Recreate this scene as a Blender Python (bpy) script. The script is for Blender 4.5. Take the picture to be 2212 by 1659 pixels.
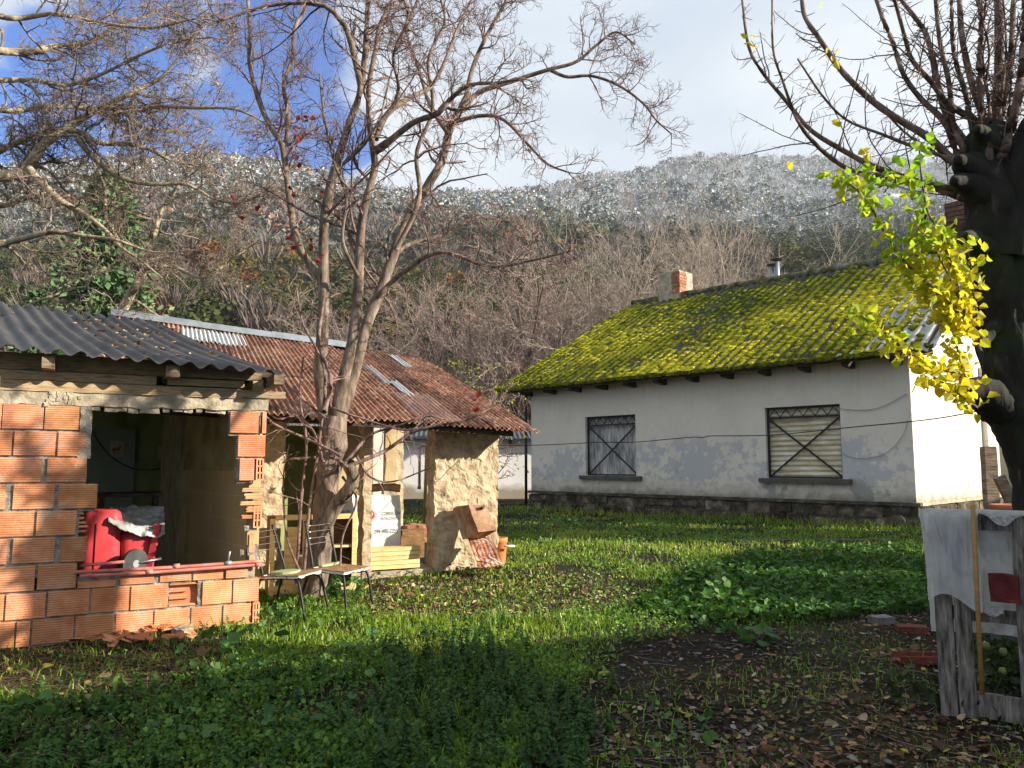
import bpy, math, random
import numpy as np
from math import radians as R, sin, cos, pi
for o in list(bpy.data.objects): bpy.data.objects.remove(o)
scene = bpy.context.scene
COL = scene.collection

# ------------------------------------------------------------------ camera
PITCH = math.atan((1005 - 829.5) / 1662)
CAMZ = 1.5
cam = bpy.data.cameras.new("camera"); cam_o = bpy.data.objects.new("camera", cam); COL.objects.link(cam_o)
cam.sensor_width = 36; cam.lens = 1662 / 2212 * 36; cam.clip_start = .05; cam.clip_end = 4000
cam_o.location = (0, 0, CAMZ); cam_o.rotation_euler = (pi / 2 + PITCH, 0, 0)
scene.camera = cam_o

# ------------------------------------------------------------------ light
SUN_EL, SUN_TH = 21.5, -12.0          # elevation; bearing of the sun, degrees from +X towards +Y
SUN = np.array([cos(R(SUN_EL)) * cos(R(SUN_TH)), cos(R(SUN_EL)) * sin(R(SUN_TH)), sin(R(SUN_EL))])
sl = bpy.data.lights.new("sun", 'SUN'); sl.energy = 5.0; sl.angle = R(.5); sl.color = (1, .90, .74)
so = bpy.data.objects.new("sun", sl); COL.objects.link(so); so.location = (20, -4, 10)
from mathutils import Vector
so.rotation_euler = Vector(-SUN).to_track_quat('-Z', 'Y').to_euler()

world = bpy.data.worlds.new("World"); scene.world = world; world.use_nodes = True
wn, wl = world.node_tree.nodes, world.node_tree.links
wn.clear()
w_out = wn.new('ShaderNodeOutputWorld'); w_mix = wn.new('ShaderNodeMixShader')
w_b1 = wn.new('ShaderNodeBackground'); w_b2 = wn.new('ShaderNodeBackground')
sky = wn.new('ShaderNodeTexSky'); sky.sky_type = 'NISHITA'; sky.sun_disc = False
sky.sun_elevation = R(SUN_EL); sky.sun_rotation = R(90 - SUN_TH); sky.altitude = 700; sky.air_density = 1.0; sky.dust_density = .3; sky.ozone_density = 3
w_b1.inputs[1].default_value = .07
w_tint = wn.new('ShaderNodeMix'); w_tint.data_type = 'RGBA'; w_tint.blend_type = 'MULTIPLY'; w_tint.inputs[0].default_value = 1; w_tint.inputs[7].default_value = (.42, .78, 1.35, 1)
wl.new(sky.outputs[0], w_tint.inputs[6]); wl.new(w_tint.outputs[2], w_b1.inputs[0])
wtc = wn.new('ShaderNodeTexCoord')
def wmath(op, a, b=None, c=None):
    n = wn.new('ShaderNodeMath'); n.operation = op
    for i, v in enumerate((a, b, c)):
        if v is None: continue
        if isinstance(v, (int, float)): n.inputs[i].default_value = v
        else: wl.new(v, n.inputs[i])
    return n.outputs[0]
def ray(px, py):                      # direction of a picture point (2212 x 1659 basis)
    a = (px - 1106) / 1662; b = (829.5 - py) / 1662
    return np.array([a, cos(PITCH) - b * sin(PITCH), sin(PITCH) + b * cos(PITCH)])
wnz = wn.new('ShaderNodeTexNoise'); wnz.inputs['Scale'].default_value = 3.2; wnz.inputs['Detail'].default_value = 7; wnz.inputs['Roughness'].default_value = .6
wmap = wn.new('ShaderNodeMapping'); wmap.inputs['Scale'].default_value = (1, 1, 2.2)
wl.new(wtc.outputs['Generated'], wmap.inputs[0]); wl.new(wmap.outputs[0], wnz.inputs['Vector'])
# the openings in the cloud deck: directions and angular widths
gap = None
for (px, py, wd) in ((575, 130, .075), (615, 90, .06), (600, 265, .06), (670, 295, .05), (560, 60, .05), (110, 280, .07), (235, 275, .06), (20, 290, .07), (500, 280, .06), (380, 300, .05), (300, 60, .07), (120, 120, .05)):
    d = ray(px, py); d /= np.linalg.norm(d)
    vd = wn.new('ShaderNodeVectorMath'); vd.operation = 'DISTANCE'; vd.inputs[1].default_value = tuple(d)
    nv = wn.new('ShaderNodeVectorMath'); nv.operation = 'NORMALIZE'; wl.new(wtc.outputs['Generated'], nv.inputs[0]); wl.new(nv.outputs[0], vd.inputs[0])
    g = wmath('SUBTRACT', 1.0, wmath('DIVIDE', vd.outputs['Value'], wd * 1.7))
    gap = g if gap is None else wmath('MAXIMUM', gap, g)
gap = wmath('MAXIMUM', gap, 0.0)
fac = wmath('ADD', gap, wmath('MULTIPLY', wmath('SUBTRACT', wnz.outputs['Fac'], .5), 1.5))
wmr = wn.new('ShaderNodeMapRange'); wmr.interpolation_type = 'SMOOTHSTEP'
wmr.inputs['From Min'].default_value = .08; wmr.inputs['From Max'].default_value = .42; wmr.inputs['To Min'].default_value = 1; wmr.inputs['To Max'].default_value = 0
wl.new(fac, wmr.inputs['Value'])
gp = wn.new('ShaderNodeMapRange'); gp.inputs['From Max'].default_value = .12; wl.new(gap, gp.inputs['Value'])   # cloud everywhere outside the openings
cf = wmath('SUBTRACT', 1.0, wmath('MULTIPLY', wmath('SUBTRACT', 1.0, wmr.outputs[0]), gp.outputs[0]))
wn2 = wn.new('ShaderNodeTexNoise'); wn2.inputs['Scale'].default_value = 1.7; wn2.inputs['Detail'].default_value = 5
wl.new(wmap.outputs[0], wn2.inputs['Vector'])
wcr = wn.new('ShaderNodeValToRGB'); wl.new(wn2.outputs['Fac'], wcr.inputs[0])
wcr.color_ramp.elements[0].position = .36; wcr.color_ramp.elements[0].color = (.19, .235, .30, 1)
wcr.color_ramp.elements[1].position = .62; wcr.color_ramp.elements[1].color = (.335, .362, .39, 1)
wl.new(wcr.outputs[0], w_b2.inputs[0]); w_b2.inputs[1].default_value = 1.0
wl.new(cf, w_mix.inputs[0]); wl.new(w_b1.outputs[0], w_mix.inputs[1]); wl.new(w_b2.outputs[0], w_mix.inputs[2])
wl.new(w_mix.outputs[0], w_out.inputs[0])
scene.view_settings.view_transform = 'Standard'; scene.view_settings.look = 'None'
scene.view_settings.exposure = 1.35; scene.view_settings.gamma = 1
scene.cycles.max_bounces = 6; scene.cycles.diffuse_bounces = 3; scene.cycles.transparent_max_bounces = 8
scene.cycles.use_denoising = True

# ------------------------------------------------------------------ measuring helpers
rng = np.random.default_rng(7); random.seed(7)
def at(px, py, Y):
    d = ray(px, py); t = Y / d[1]; return np.array([d[0] * t, Y, CAMZ + d[2] * t])
def gz(x, y): return .045 * np.clip(y, -5, 10)
def gr(px, py):
    d = ray(px, py); lo, hi = .5, 80
    for i in range(50):
        t = (lo + hi) / 2
        if CAMZ + d[2] * t > gz(d[0] * t, d[1] * t): lo = t
        else: hi = t
    return np.array([d[0] * t, d[1] * t, CAMZ + d[2] * t])
class Frame:
    """upright frame: s along the wall (bearing az, degrees from +Y towards +X), d inwards, z up"""
    def __init__(f, x, y, az):
        f.o = np.array([x, y, 0.]); f.u = np.array([sin(R(az)), cos(R(az)), 0]); f.w = np.array([-f.u[1], f.u[0], 0])
        f.z = np.array([0, 0, 1.])
    def __call__(f, s, d, z):
        s, d, z = np.broadcast_arrays(np.asarray(s, float), np.asarray(d, float), np.asarray(z, float))
        return f.o + s[..., None] * f.u + d[..., None] * f.w + z[..., None] * f.z
    def hit(f, px, py, d=0.):         # (s, z) where the line of sight meets the plane d
        r = ray(px, py); o = f.o + f.w * d
        t = (o @ f.w) / (r @ f.w); p = r * t + np.array([0, 0, CAMZ])
        return (p - f.o) @ f.u, p[2]

# ------------------------------------------------------------------ noise
def _h(ix, iy, iz, seed):
    n = (ix.astype(np.int64) * 374761393 + iy.astype(np.int64) * 668265263 + iz.astype(np.int64) * 2147483647 + seed * 1274126177) & 0xffffffff
    n = ((n ^ (n >> 13)) * 1274126177) & 0xffffffff
    n = (n ^ (n >> 16)) & 0xffff
    return n / 65535.
def vn(p, f=1., seed=0, octv=1):
    p = np.asarray(p, float) * f; out = 0; amp = 1.; tot = 0
    for o in range(octv):
        i = np.floor(p).astype(np.int64); t = p - i; t = t * t * (3 - 2 * t); r = 0
        for dx in (0, 1):
            for dy in (0, 1):
                for dz in (0, 1):
                    w = (t[..., 0] if dx else 1 - t[..., 0]) * (t[..., 1] if dy else 1 - t[..., 1]) * (t[..., 2] if dz else 1 - t[..., 2])
                    r = r + w * _h(i[..., 0] + dx, i[..., 1] + dy, i[..., 2] + dz, seed + o * 17)
        out = out + amp * r; tot += amp; amp *= .5; p = p * 2.03 + 7.3
    return out / tot
def vn2(x, y, f=1., seed=0, octv=1):
    x, y = np.broadcast_arrays(np.asarray(x, float), np.asarray(y, float))
    return vn(np.stack([x, y, x * 0], -1), f, seed, octv)

# ------------------------------------------------------------------ mesh building
ORG = {}
class G:
    def __init__(g): g.V = []; g.F = []; g.n = 0; g.C = []; g.M = []
    def add(g, V, F, col=None, mi=0):
        V = np.asarray(V, float).reshape(-1, 3); F = np.asarray(F, int)
        g.V.append(V); g.F.append(F + g.n); g.M.append(np.full(len(F), mi)); g.n += len(V)
        if col is None: col = (1, 1, 1)
        c = np.asarray(col, float)
        g.C.append(np.broadcast_to(c, (len(V), 3)) if c.ndim == 1 else c)
        return g
    def box(g, fr, s0, s1, d0, d1, z0, z1, col=None):
        P = fr([s0, s1, s1, s0] * 2, [d0, d0, d1, d1] * 2, [z0] * 4 + [z1] * 4)
        return g.add(P, BOXF, col)
    def hexa(g, P, col=None): return g.add(P, BOXF, col)          # 8 corners: lower ring then upper ring
    def rough(g, fr, s0, s1, d0, d1, z0, z1, res=.03, amp=.02, f=9., seed=0, octv=3, col=None):
        a = np.array([s0, d0, z0]); b = np.array([s1, d1, z1]); L = b - a
        n = np.maximum(1, np.round(L / res).astype(int))
        for ax in range(3):
            i, j = [(1, 2), (2, 0), (0, 1)][ax]
            gi, gj = np.meshgrid(np.linspace(0, 1, n[i] + 1), np.linspace(0, 1, n[j] + 1), indexing='ij')
            for side in (0, 1):
                q = np.zeros(gi.shape + (3,)); q[..., ax] = side; q[..., i] = gi; q[..., j] = gj
                q = a + q * L
                P = fr(q[..., 0], q[..., 1], q[..., 2])
                D = np.stack([vn(P, f, seed + 31 * k, octv) for k in range(3)], -1) - .5
                P = P + D * 2 * amp
                F = gridf(n[i] + 1, n[j] + 1)
                g.add(P, F if side else F[:, ::-1], col)
        return g
    def bar(g, p0, p1, w, h, up=(0, 0, 1), col=None):             # rectangular bar between two points
        p0 = np.asarray(p0, float); p1 = np.asarray(p1, float); t = p1 - p0; t /= np.linalg.norm(t)
        x = np.cross(t, up); x /= np.linalg.norm(x) + 1e-9; y = np.cross(x, t)
        r = [(-w / 2, -h / 2), (w / 2, -h / 2), (w / 2, h / 2), (-w / 2, h / 2)]
        P = [p0 + x * a + y * b for a, b in r] + [p1 + x * a + y * b for a, b in r]
        return g.add(P, BOXF[:, ::-1], col)
    def tube(g, pts, rad, k=8, cap=True, col=None):
        pts = np.asarray(pts, float); rad = np.broadcast_to(np.asarray(rad, float), (len(pts),))
        V, F = tubes(pts[None], rad[None], k); g.add(V, F, col)
        if cap:
            n = len(pts); b = g.n - n * k
            g.F.append(np.arange(b, b + k)[None, ::-1]); g.F.append(np.arange(b + (n - 1) * k, b + n * k)[None]); g.M += [np.zeros(1, int)] * 2
        return g
    def build(g, name, mat=None, parent=None, smooth=False):
        me = bpy.data.meshes.new(name)
        V = np.concatenate(g.V)
        if parent is not None and parent.name in ORG: V = V - ORG[parent.name]
        lo = np.concatenate([f.ravel() for f in g.F]); lt = np.concatenate([np.full(len(f), f.shape[1]) for f in g.F])
        me.vertices.add(len(V)); me.vertices.foreach_set('co', V.astype(np.float32).ravel())
        me.loops.add(len(lo)); me.loops.foreach_set('vertex_index', lo.astype(np.int32))
        me.polygons.add(len(lt)); me.polygons.foreach_set('loop_start', np.concatenate([[0], np.cumsum(lt)[:-1]]).astype(np.int32))
        try: me.polygons.foreach_set('loop_total', lt.astype(np.int32))
        except Exception: pass
        me.polygons.foreach_set('material_index', np.concatenate(g.M).astype(np.int32))
        me.polygons.foreach_set('use_smooth', np.full(len(lt), bool(smooth)))
        at_ = me.color_attributes.new('Col', 'FLOAT_COLOR', 'POINT')
        C = np.concatenate(g.C); at_.data.foreach_set('color', np.concatenate([C, np.ones((len(C), 1))], 1).astype(np.float32).ravel())
        me.update(calc_edges=True); me.validate()
        o = bpy.data.objects.new(name, me); COL.objects.link(o)
        for m in (mat if isinstance(mat, (list, tuple)) else [mat]):
            if m: me.materials.append(m)
        if parent is not None:
            o.parent = parent; ORG[o.name] = ORG.get(parent.name, np.zeros(3))
        return o
BOXF = np.array([[0, 3, 2, 1], [4, 5, 6, 7], [0, 1, 5, 4], [1, 2, 6, 5], [2, 3, 7, 6], [3, 0, 4, 7]])
def gridf(n, m):
    i, j = np.meshgrid(np.arange(n - 1), np.arange(m - 1), indexing='ij'); a = (i * m + j).ravel()
    return np.stack([a, a + m, a + m + 1, a + 1], 1)
def tubes(P, Rd, k, bump=0., seed=0):
    """P (n,m,3) paths, Rd (n,m) radii -> verts and quads"""
    n, m, _ = P.shape
    T = np.gradient(P, axis=1); T /= np.linalg.norm(T, axis=2, keepdims=True) + 1e-9
    ref = np.where(np.abs(T.mean(1, keepdims=True)[..., 2:3]) > .8, np.array([1., .1, 0]), np.array([.1, .05, 1.]))
    X = np.cross(T, ref); X /= np.linalg.norm(X, axis=2, keepdims=True) + 1e-9; Y = np.cross(T, X)
    a = np.arange(k) * 2 * pi / k
    rr = Rd[..., None] * np.ones(k)
    if bump:
        Q = P[:, :, None] + Rd[..., None, None] * (np.cos(a)[:, None] * X[:, :, None] + np.sin(a)[:, None] * Y[:, :, None])
        rr = rr * (1 + bump * 2 * (vn(Q * np.array([1, 1, .35]), 22, seed, 3) - .5) + bump * 1.6 * (vn(Q, 6, seed + 5, 1) - .5))
    V = P[:, :, None] + rr[..., None] * (np.cos(a)[:, None] * X[:, :, None] + np.sin(a)[:, None] * Y[:, :, None])
    b = (np.arange(n) * m * k)[:, None, None] + (np.arange(m - 1) * k)[None, :, None]
    j = np.arange(k); j2 = (j + 1) % k
    F = np.stack(np.broadcast_arrays(b + j, b + k + j, b + k + j2, b + j2), -1).reshape(-1, 4)[:, ::-1]
    return V.reshape(-1, 3), F
def spline(pts, n):
    """smooth path through points (x,y,z,...)"""
    pts = np.asarray(pts, float); m = len(pts)
    if m == 2: t = np.linspace(0, 1, n)[:, None]; return pts[0] * (1 - t) + pts[1] * t
    q = np.vstack([2 * pts[0] - pts[1], pts, 2 * pts[-1] - pts[-2]])
    u = np.linspace(0, m - 1 - 1e-6, n); i = u.astype(int); t = (u - i)[:, None]
    a, b, c, d = q[i], q[i + 1], q[i + 2], q[i + 3]
    return .5 * (2 * b + (c - a) * t + (2 * a - 5 * b + 4 * c - d) * t ** 2 + (3 * b - a - 3 * c + d) * t ** 3)

def tag(o, label=None, cat=None, group=None, kind=None):
    if label: o['label'] = label
    if cat: o['category'] = cat
    if group: o['group'] = group
    if kind: o['kind'] = kind
    return o
def thing(name, loc, label, cat, group=None):
    o = bpy.data.objects.new(name, None); COL.objects.link(o); o.location = tuple(loc); o.empty_display_size = .1
    ORG[o.name] = np.asarray(loc, float)
    return tag(o, label, cat, group)
def solo(g, name, mat, label, cat, group=None, smooth=False, loc=None):
    """a thing that is one mesh, its origin at its base"""
    V = np.concatenate(g.V); c = np.array([(V[:, 0].min() + V[:, 0].max()) / 2, (V[:, 1].min() + V[:, 1].max()) / 2, V[:, 2].min()])
    g.V = [v - c for v in g.V]; o = g.build(name, mat, None, smooth); o.location = tuple(c); ORG[o.name] = c
    return tag(o, label, cat, group)
def copy_tree(o, parent=None):
    c = o.copy(); COL.objects.link(c)
    if parent is not None: c.parent = parent
    for ch in list(o.children): copy_tree(ch, c)
    return c

# ------------------------------------------------------------------ materials
def newmat(name):
    m = bpy.data.materials.new(name); m.use_nodes = True; nt = m.node_tree
    return m, nt.nodes, nt.links, nt.nodes['Principled BSDF']
def mat(name, cols, scale=4., rough=.9, bump=.3, bscale=40., stretch=(1, 1, 1), metal=0., spec=.25, detail=7., pos=None, attr=False, nrough=.6, trans=0., dist=.01):
    """noise between several colours, noise bump; attr multiplies by the mesh's own Col (piece to piece variation)"""
    m, n, l, b = newmat(name)
    tc = n.new('ShaderNodeTexCoord'); mp = n.new('ShaderNodeMapping'); mp.inputs['Scale'].default_value = stretch
    l.new(tc.outputs['Object'], mp.inputs[0])
    nz = n.new('ShaderNodeTexNoise'); nz.inputs['Scale'].default_value = scale; nz.inputs['Detail'].default_value = detail; nz.inputs['Roughness'].default_value = nrough
    l.new(mp.outputs[0], nz.inputs['Vector'])
    cr = n.new('ShaderNodeValToRGB'); l.new(nz.outputs['Fac'], cr.inputs[0])
    k = len(cols)
    ps = pos or ([.5] if k == 1 else [.32 + .36 * i / (k - 1) for i in range(k)])
    e = cr.color_ramp.elements
    while len(e) < k: e.new(.5)
    for i in range(k): e[i].position = ps[i]; e[i].color = (*cols[i], 1)
    if k == 1: e[1].color = e[0].color
    out = cr.outputs[0]
    if attr:
        ca = n.new('ShaderNodeVertexColor'); ca.layer_name = 'Col'
        mx = n.new('ShaderNodeMix'); mx.data_type = 'RGBA'; mx.blend_type = 'MULTIPLY'; mx.inputs[0].default_value = 1
        l.new(out, mx.inputs[6]); l.new(ca.outputs[0], mx.inputs[7]); out = mx.outputs[2]
    l.new(out, b.inputs['Base Color'])
    b.inputs['Roughness'].default_value = rough; b.inputs['Metallic'].default_value = metal; b.inputs['Specular IOR Level'].default_value = spec
    if bump:
        bz = n.new('ShaderNodeTexNoise'); bz.inputs['Scale'].default_value = bscale; bz.inputs['Detail'].default_value = 6
        l.new(mp.outputs[0], bz.inputs['Vector'])
        bp = n.new('ShaderNodeBump'); bp.inputs['Strength'].default_value = bump; bp.inputs['Distance'].default_value = dist
        l.new(bz.outputs['Fac'], bp.inputs['Height']); l.new(bp.outputs[0], b.inputs['Normal'])
    if trans:
        tr = n.new('ShaderNodeBsdfTranslucent'); l.new(out, tr.inputs[0]); ms = n.new('ShaderNodeMixShader'); ms.inputs[0].default_value = trans
        l.new(b.outputs[0], ms.inputs[1]); l.new(tr.outputs[0], ms.inputs[2]); l.new(ms.outputs[0], n['Material Output'].inputs[0])
    return m
m_brick = mat('hollow_brick', [(.50, .19, .085), (.62, .28, .14), (.68, .36, .21)], 6, .9, .25, 60, attr=True)
def smear(m):
    n, l = m.node_tree.nodes, m.node_tree.links; b = n['Principled BSDF']; src = b.inputs['Base Color'].links[0].from_socket; tc = n.new('ShaderNodeTexCoord')
    for sc, lo, hi, amt, c in ((5.5, .56, .66, .55, (.44, .38, .31)), (2.2, .52, .75, .45, (.30, .12, .06)), (17, .60, .72, .6, (.46, .41, .35)), (3.1, .60, .72, .35, (.62, .40, .27))):
        z = n.new('ShaderNodeTexNoise'); z.inputs['Scale'].default_value = sc; z.inputs['Detail'].default_value = 8; z.inputs['Roughness'].default_value = .65; mp = n.new('ShaderNodeMapping'); mp.inputs['Location'].default_value = (sc, 2 * sc, 0); l.new(tc.outputs['Object'], mp.inputs[0]); l.new(mp.outputs[0], z.inputs['Vector'])
        r = n.new('ShaderNodeMapRange'); r.inputs[1].default_value = lo; r.inputs[2].default_value = hi; r.inputs[4].default_value = amt; l.new(z.outputs[0], r.inputs[0])
        x = n.new('ShaderNodeMix'); x.data_type = 'RGBA'; l.new(r.outputs[0], x.inputs[0]); l.new(src, x.inputs[6]); x.inputs[7].default_value = (*c, 1); src = x.outputs[2]
    l.new(src, b.inputs['Base Color'])
smear(m_brick)
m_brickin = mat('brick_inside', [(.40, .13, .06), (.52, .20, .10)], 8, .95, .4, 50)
m_mortar = mat('mortar', [(.12, .105, .085), (.26, .235, .195), (.40, .365, .31)], 12, .98, .9, 60)
m_concrete = mat('concrete', [(.22, .19, .14), (.40, .34, .25), (.52, .46, .36)], 7, .95, .8, 45)
m_adobe = mat('adobe', [(.26, .19, .12), (.46, .36, .24), (.56, .46, .32)], 11, .98, .9, 45)
m_oldwood = mat('old_wood', [(.10, .07, .045), (.25, .18, .12), (.36, .28, .19)], 5, .9, .6, 30, stretch=(1.5, 1.5, 14), attr=True)
m_board = mat('weathered_board', [(.20, .14, .08), (.42, .31, .19), (.52, .41, .27)], 5, .9, .5, 25, stretch=(2, 2, 16), attr=True)
m_darkwood = mat('dark_wood', [(.02, .015, .012), (.06, .042, .03), (.12, .085, .06)], 6, .92, .5, 30, stretch=(2, 2, 8))
m_blackroof = mat('black_roof_sheet', [(.035, .034, .036), (.055, .053, .056), (.085, .08, .08)], 3, .62, .3, 60, spec=.3)
m_pine = mat('pine_wood', [(.55, .36, .14), (.68, .49, .22), (.74, .58, .32)], 3, .6, .2, 20, stretch=(3, 3, 14), attr=True)
m_greywood = mat('grey_wood', [(.035, .03, .027), (.15, .135, .12), (.30, .275, .25)], 6, .9, .7, 25, stretch=(9, 9, 1.2))
m_iron = mat('black_iron', [(.008, .008, .010), (.016, .016, .018)], 8, .5, .1, 40, spec=.4)
m_steel = mat('bright_steel', [(.45, .45, .46), (.65, .65, .66)], 8, .3, .05, 40, metal=.9)
m_galv = mat('galvanised', [(.22, .25, .28), (.36, .39, .42)], 6, .5, .1, 40, metal=.6)
m_darkroof = mat('dark_sheet', [(.05, .055, .07), (.10, .11, .125)], 4, .6, .2, 40)
# ------------------------------------------------------------------ ground and hill
def axis(dense0, dense1, step, far0, far1, ratio=1.18):
    a = list(np.arange(dense0, dense1 + step / 2, step)); s = step
    while a[-1] < far1: s *= ratio; a.append(a[-1] + s)
    s = step
    while a[0] > far0: s *= ratio; a.insert(0, a[0] - s)
    return np.array(a)
def ground_z(x, y):
    x = np.asarray(x, float); y = np.asarray(y, float)
    m = np.exp(-((x - .3) ** 2 + (y - 8) ** 2) / 900)
    return gz(x, y) + (vn2(x, y, .8, 3, 3) - .5) * .07 * m + (vn2(x, y, 7, 4, 2) - .5) * .022 * m
gx, gy = axis(-6, 9, .08, -1100, 1100), axis(2.5, 16, .08, -60, 1200)
X, Y = np.meshgrid(gx, gy, indexing='ij')
Z = ground_z(X, Y)
m_soil, n, l, b = newmat('soil')
tc = n.new('ShaderNodeTexCoord')
nz1 = n.new('ShaderNodeTexNoise'); nz1.inputs['Scale'].default_value = .9; nz1.inputs['Detail'].default_value = 8; l.new(tc.outputs['Object'], nz1.inputs[0])
nz2 = n.new('ShaderNodeTexNoise'); nz2.inputs['Scale'].default_value = 28; nz2.inputs['Detail'].default_value = 8; l.new(tc.outputs['Object'], nz2.inputs[0])
c1 = n.new('ShaderNodeValToRGB'); l.new(nz2.outputs[0], c1.inputs[0])
c1.color_ramp.elements[0].position = .35; c1.color_ramp.elements[0].color = (.007, .006, .005, 1); c1.color_ramp.elements[1].position = .7; c1.color_ramp.elements[1].color = (.036, .028, .021, 1)
c2 = n.new('ShaderNodeValToRGB'); l.new(nz2.outputs[0], c2.inputs[0])
c2.color_ramp.elements[0].position = .35; c2.color_ramp.elements[0].color = (.018, .018, .009, 1); c2.color_ramp.elements[1].position = .7; c2.color_ramp.elements[1].color = (.06, .05, .028, 1)
mx = n.new('ShaderNodeMix'); mx.data_type = 'RGBA'; l.new(c1.outputs[0], mx.inputs[6]); l.new(c2.outputs[0], mx.inputs[7])
rr = n.new('ShaderNodeMapRange'); rr.inputs[1].default_value = .42; rr.inputs[2].default_value = .6; l.new(nz1.outputs[0], rr.inputs[0]); l.new(rr.outputs[0], mx.inputs[0])
l.new(mx.outputs[2], b.inputs['Base Color']); b.inputs['Roughness'].default_value = 1; b.inputs['Specular IOR Level'].default_value = .1
bp = n.new('ShaderNodeBump'); bp.inputs['Strength'].default_value = .9; bp.inputs['Distance'].default_value = .03; l.new(nz2.outputs[0], bp.inputs['Height']); l.new(bp.outputs[0], b.inputs['Normal'])
g = G().add(np.stack([X, Y, Z], -1), gridf(len(gx), len(gy)))
tag(g.build('ground', m_soil, smooth=True), kind='structure')

# hill: skyline height (picture y of the ridge) by bearing, straight slope up from the valley floor
_rx = [-900, -400, 0, 150, 330, 480, 620, 740, 900, 1100, 1240, 1300, 1370, 1430, 1500, 1560, 1640, 1760, 1900, 2050, 2250, 2700, 3200]
_ry = [420, 370, 340, 325, 318, 322, 340, 372, 402, 398, 376, 360, 362, 345, 322, 320, 326, 330, 333, 338, 350, 380, 430]
_rd = [420, 420, 420, 420, 420, 430, 440, 450, 470, 490, 520, 540, 560, 600, 640, 660, 670, 680, 680, 680, 680, 680, 680]
Y0H = 34.
def hill_z(x, y):
    t = x / np.maximum(y, 1.); px = 1106 + 1662 * t / cos(PITCH) * 1.0
    # bearing -> picture x differs a little with height; the pitch is small
    py = np.interp(px, _rx, _ry); yr = np.interp(px, _rx, _rd)
    e = (829.5 - py) / 1662; tan = (sin(PITCH) + e * cos(PITCH)) / (cos(PITCH) - e * sin(PITCH))
    zr = CAMZ + yr * tan - 9.
    q = np.clip((y - Y0H) / (yr - Y0H), 0, 1.0)
    prof = .72 * q + .28 * q * q
    z = .2 + (zr - .2) * prof
    z = np.where(y > yr, zr - (y - yr) * .25, z)
    bumps = (vn2(x, y, 1 / 60., 11, 3) - .5) * 26 * np.sin(pi * np.clip(q, 0, 1)) * np.clip((y - 60) / 80, 0, 1)
    return z + bumps
tt = np.linspace(-1.3, 1.3, 190); yy = np.concatenate([np.linspace(Y0H, 120, 30), np.linspace(126, 900, 110)])
T2, Y2 = np.meshgrid(tt, yy, indexing='ij'); X2 = T2 * (Y2 + 60) * .95
def snowmat(name, cols, scale, attr=True, lo=100, hi=150, rough=.95, keep=.5, trans=0.):
    """vegetation that carries snow above a height on the hill"""
    m = mat(name, cols, scale, rough, 0, attr=attr); n, l = m.node_tree.nodes, m.node_tree.links; b = n['Principled BSDF']
    src = b.inputs['Base Color'].links[0].from_socket
    ge = n.new('ShaderNodeNewGeometry'); sx = n.new('ShaderNodeSeparateXYZ'); l.new(ge.outputs['Position'], sx.inputs[0])
    nz = n.new('ShaderNodeTexNoise'); nz.inputs['Scale'].default_value = .012; nz.inputs['Detail'].default_value = 4; l.new(ge.outputs['Position'], nz.inputs[0])
    nf = n.new('ShaderNodeTexNoise'); nf.inputs['Scale'].default_value = .55; nf.inputs['Detail'].default_value = 3; l.new(ge.outputs['Position'], nf.inputs[0])
    ad = n.new('ShaderNodeMath'); ad.operation = 'MULTIPLY_ADD'; ad.inputs[1].default_value = 120; l.new(nz.outputs[0], ad.inputs[0]); l.new(sx.outputs[2], ad.inputs[2])
    mr = n.new('ShaderNodeMapRange'); mr.inputs[1].default_value = lo + 60; mr.inputs[2].default_value = hi + 60; l.new(ad.outputs[0], mr.inputs[0])
    s2 = n.new('ShaderNodeMapRange'); s2.inputs[1].default_value = .56 - keep * .3; s2.inputs[2].default_value = .80 - keep * .3 ; l.new(nf.outputs[0], s2.inputs[0])
    mu = n.new('ShaderNodeMath'); mu.operation = 'MULTIPLY'; l.new(mr.outputs[0], mu.inputs[0]); l.new(s2.outputs[0], mu.inputs[1])
    mx = n.new('ShaderNodeMix'); mx.data_type = 'RGBA'; l.new(mu.outputs[0], mx.inputs[0]); l.new(src, mx.inputs[6]); mx.inputs[7].default_value = (.66, .71, .78, 1)
    l.new(mx.outputs[2], b.inputs['Base Color'])
    return m
SN0, SN1 = 58, 128
m_hill = snowmat('hill_floor', [(.05, .05, .03), (.10, .08, .05), (.13, .11, .06)], .05, False, SN0, SN1, keep=.7)
g = G().add(np.stack([X2, Y2, hill_z(X2, Y2)], -1), gridf(len(tt), len(yy)))
tag(g.build('hill', m_hill, smooth=True), kind='structure')

# the forest on the hill: conifers of ragged whorls, and bare or broadleaved crowns of small leaf clumps
def conifer_proto(seed, nq=170, q=.075):
    """a ragged cone of small needle sprays in whorls"""
    r = np.random.default_rng(seed); n = nq; t = r.random(n) ** 1.35; lay = 7 + seed % 4
    rad = (.26 + .05 * (seed % 3)) * (1 - t) ** .8 * (.62 + .38 * np.abs(np.sin(t * lay * pi + seed))) * r.uniform(.45, 1.12, n) + .012; a = r.random(n) * 2 * pi
    c = np.stack([rad * np.cos(a), rad * np.sin(a), .06 + .93 * t - rad * .25], 1)
    d = np.stack([np.cos(a), np.sin(a), r.uniform(-.6, .5, n)], 1) + r.normal(size=(n, 3)) * .5; d /= np.linalg.norm(d, axis=1, keepdims=True); s_ = np.cross(d, r.normal(size=(n, 3))); s_ /= np.linalg.norm(s_, axis=1, keepdims=True)
    L = (q * r.uniform(.5, 1.3, n) * (1 - .55 * t))[:, None]
    V = np.stack([c - d * L * .4, c + s_ * L * .42, c + d * L, c - s_ * L * .42], 1).reshape(-1, 3); return V, np.arange(n * 4).reshape(-1, 4)
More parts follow.
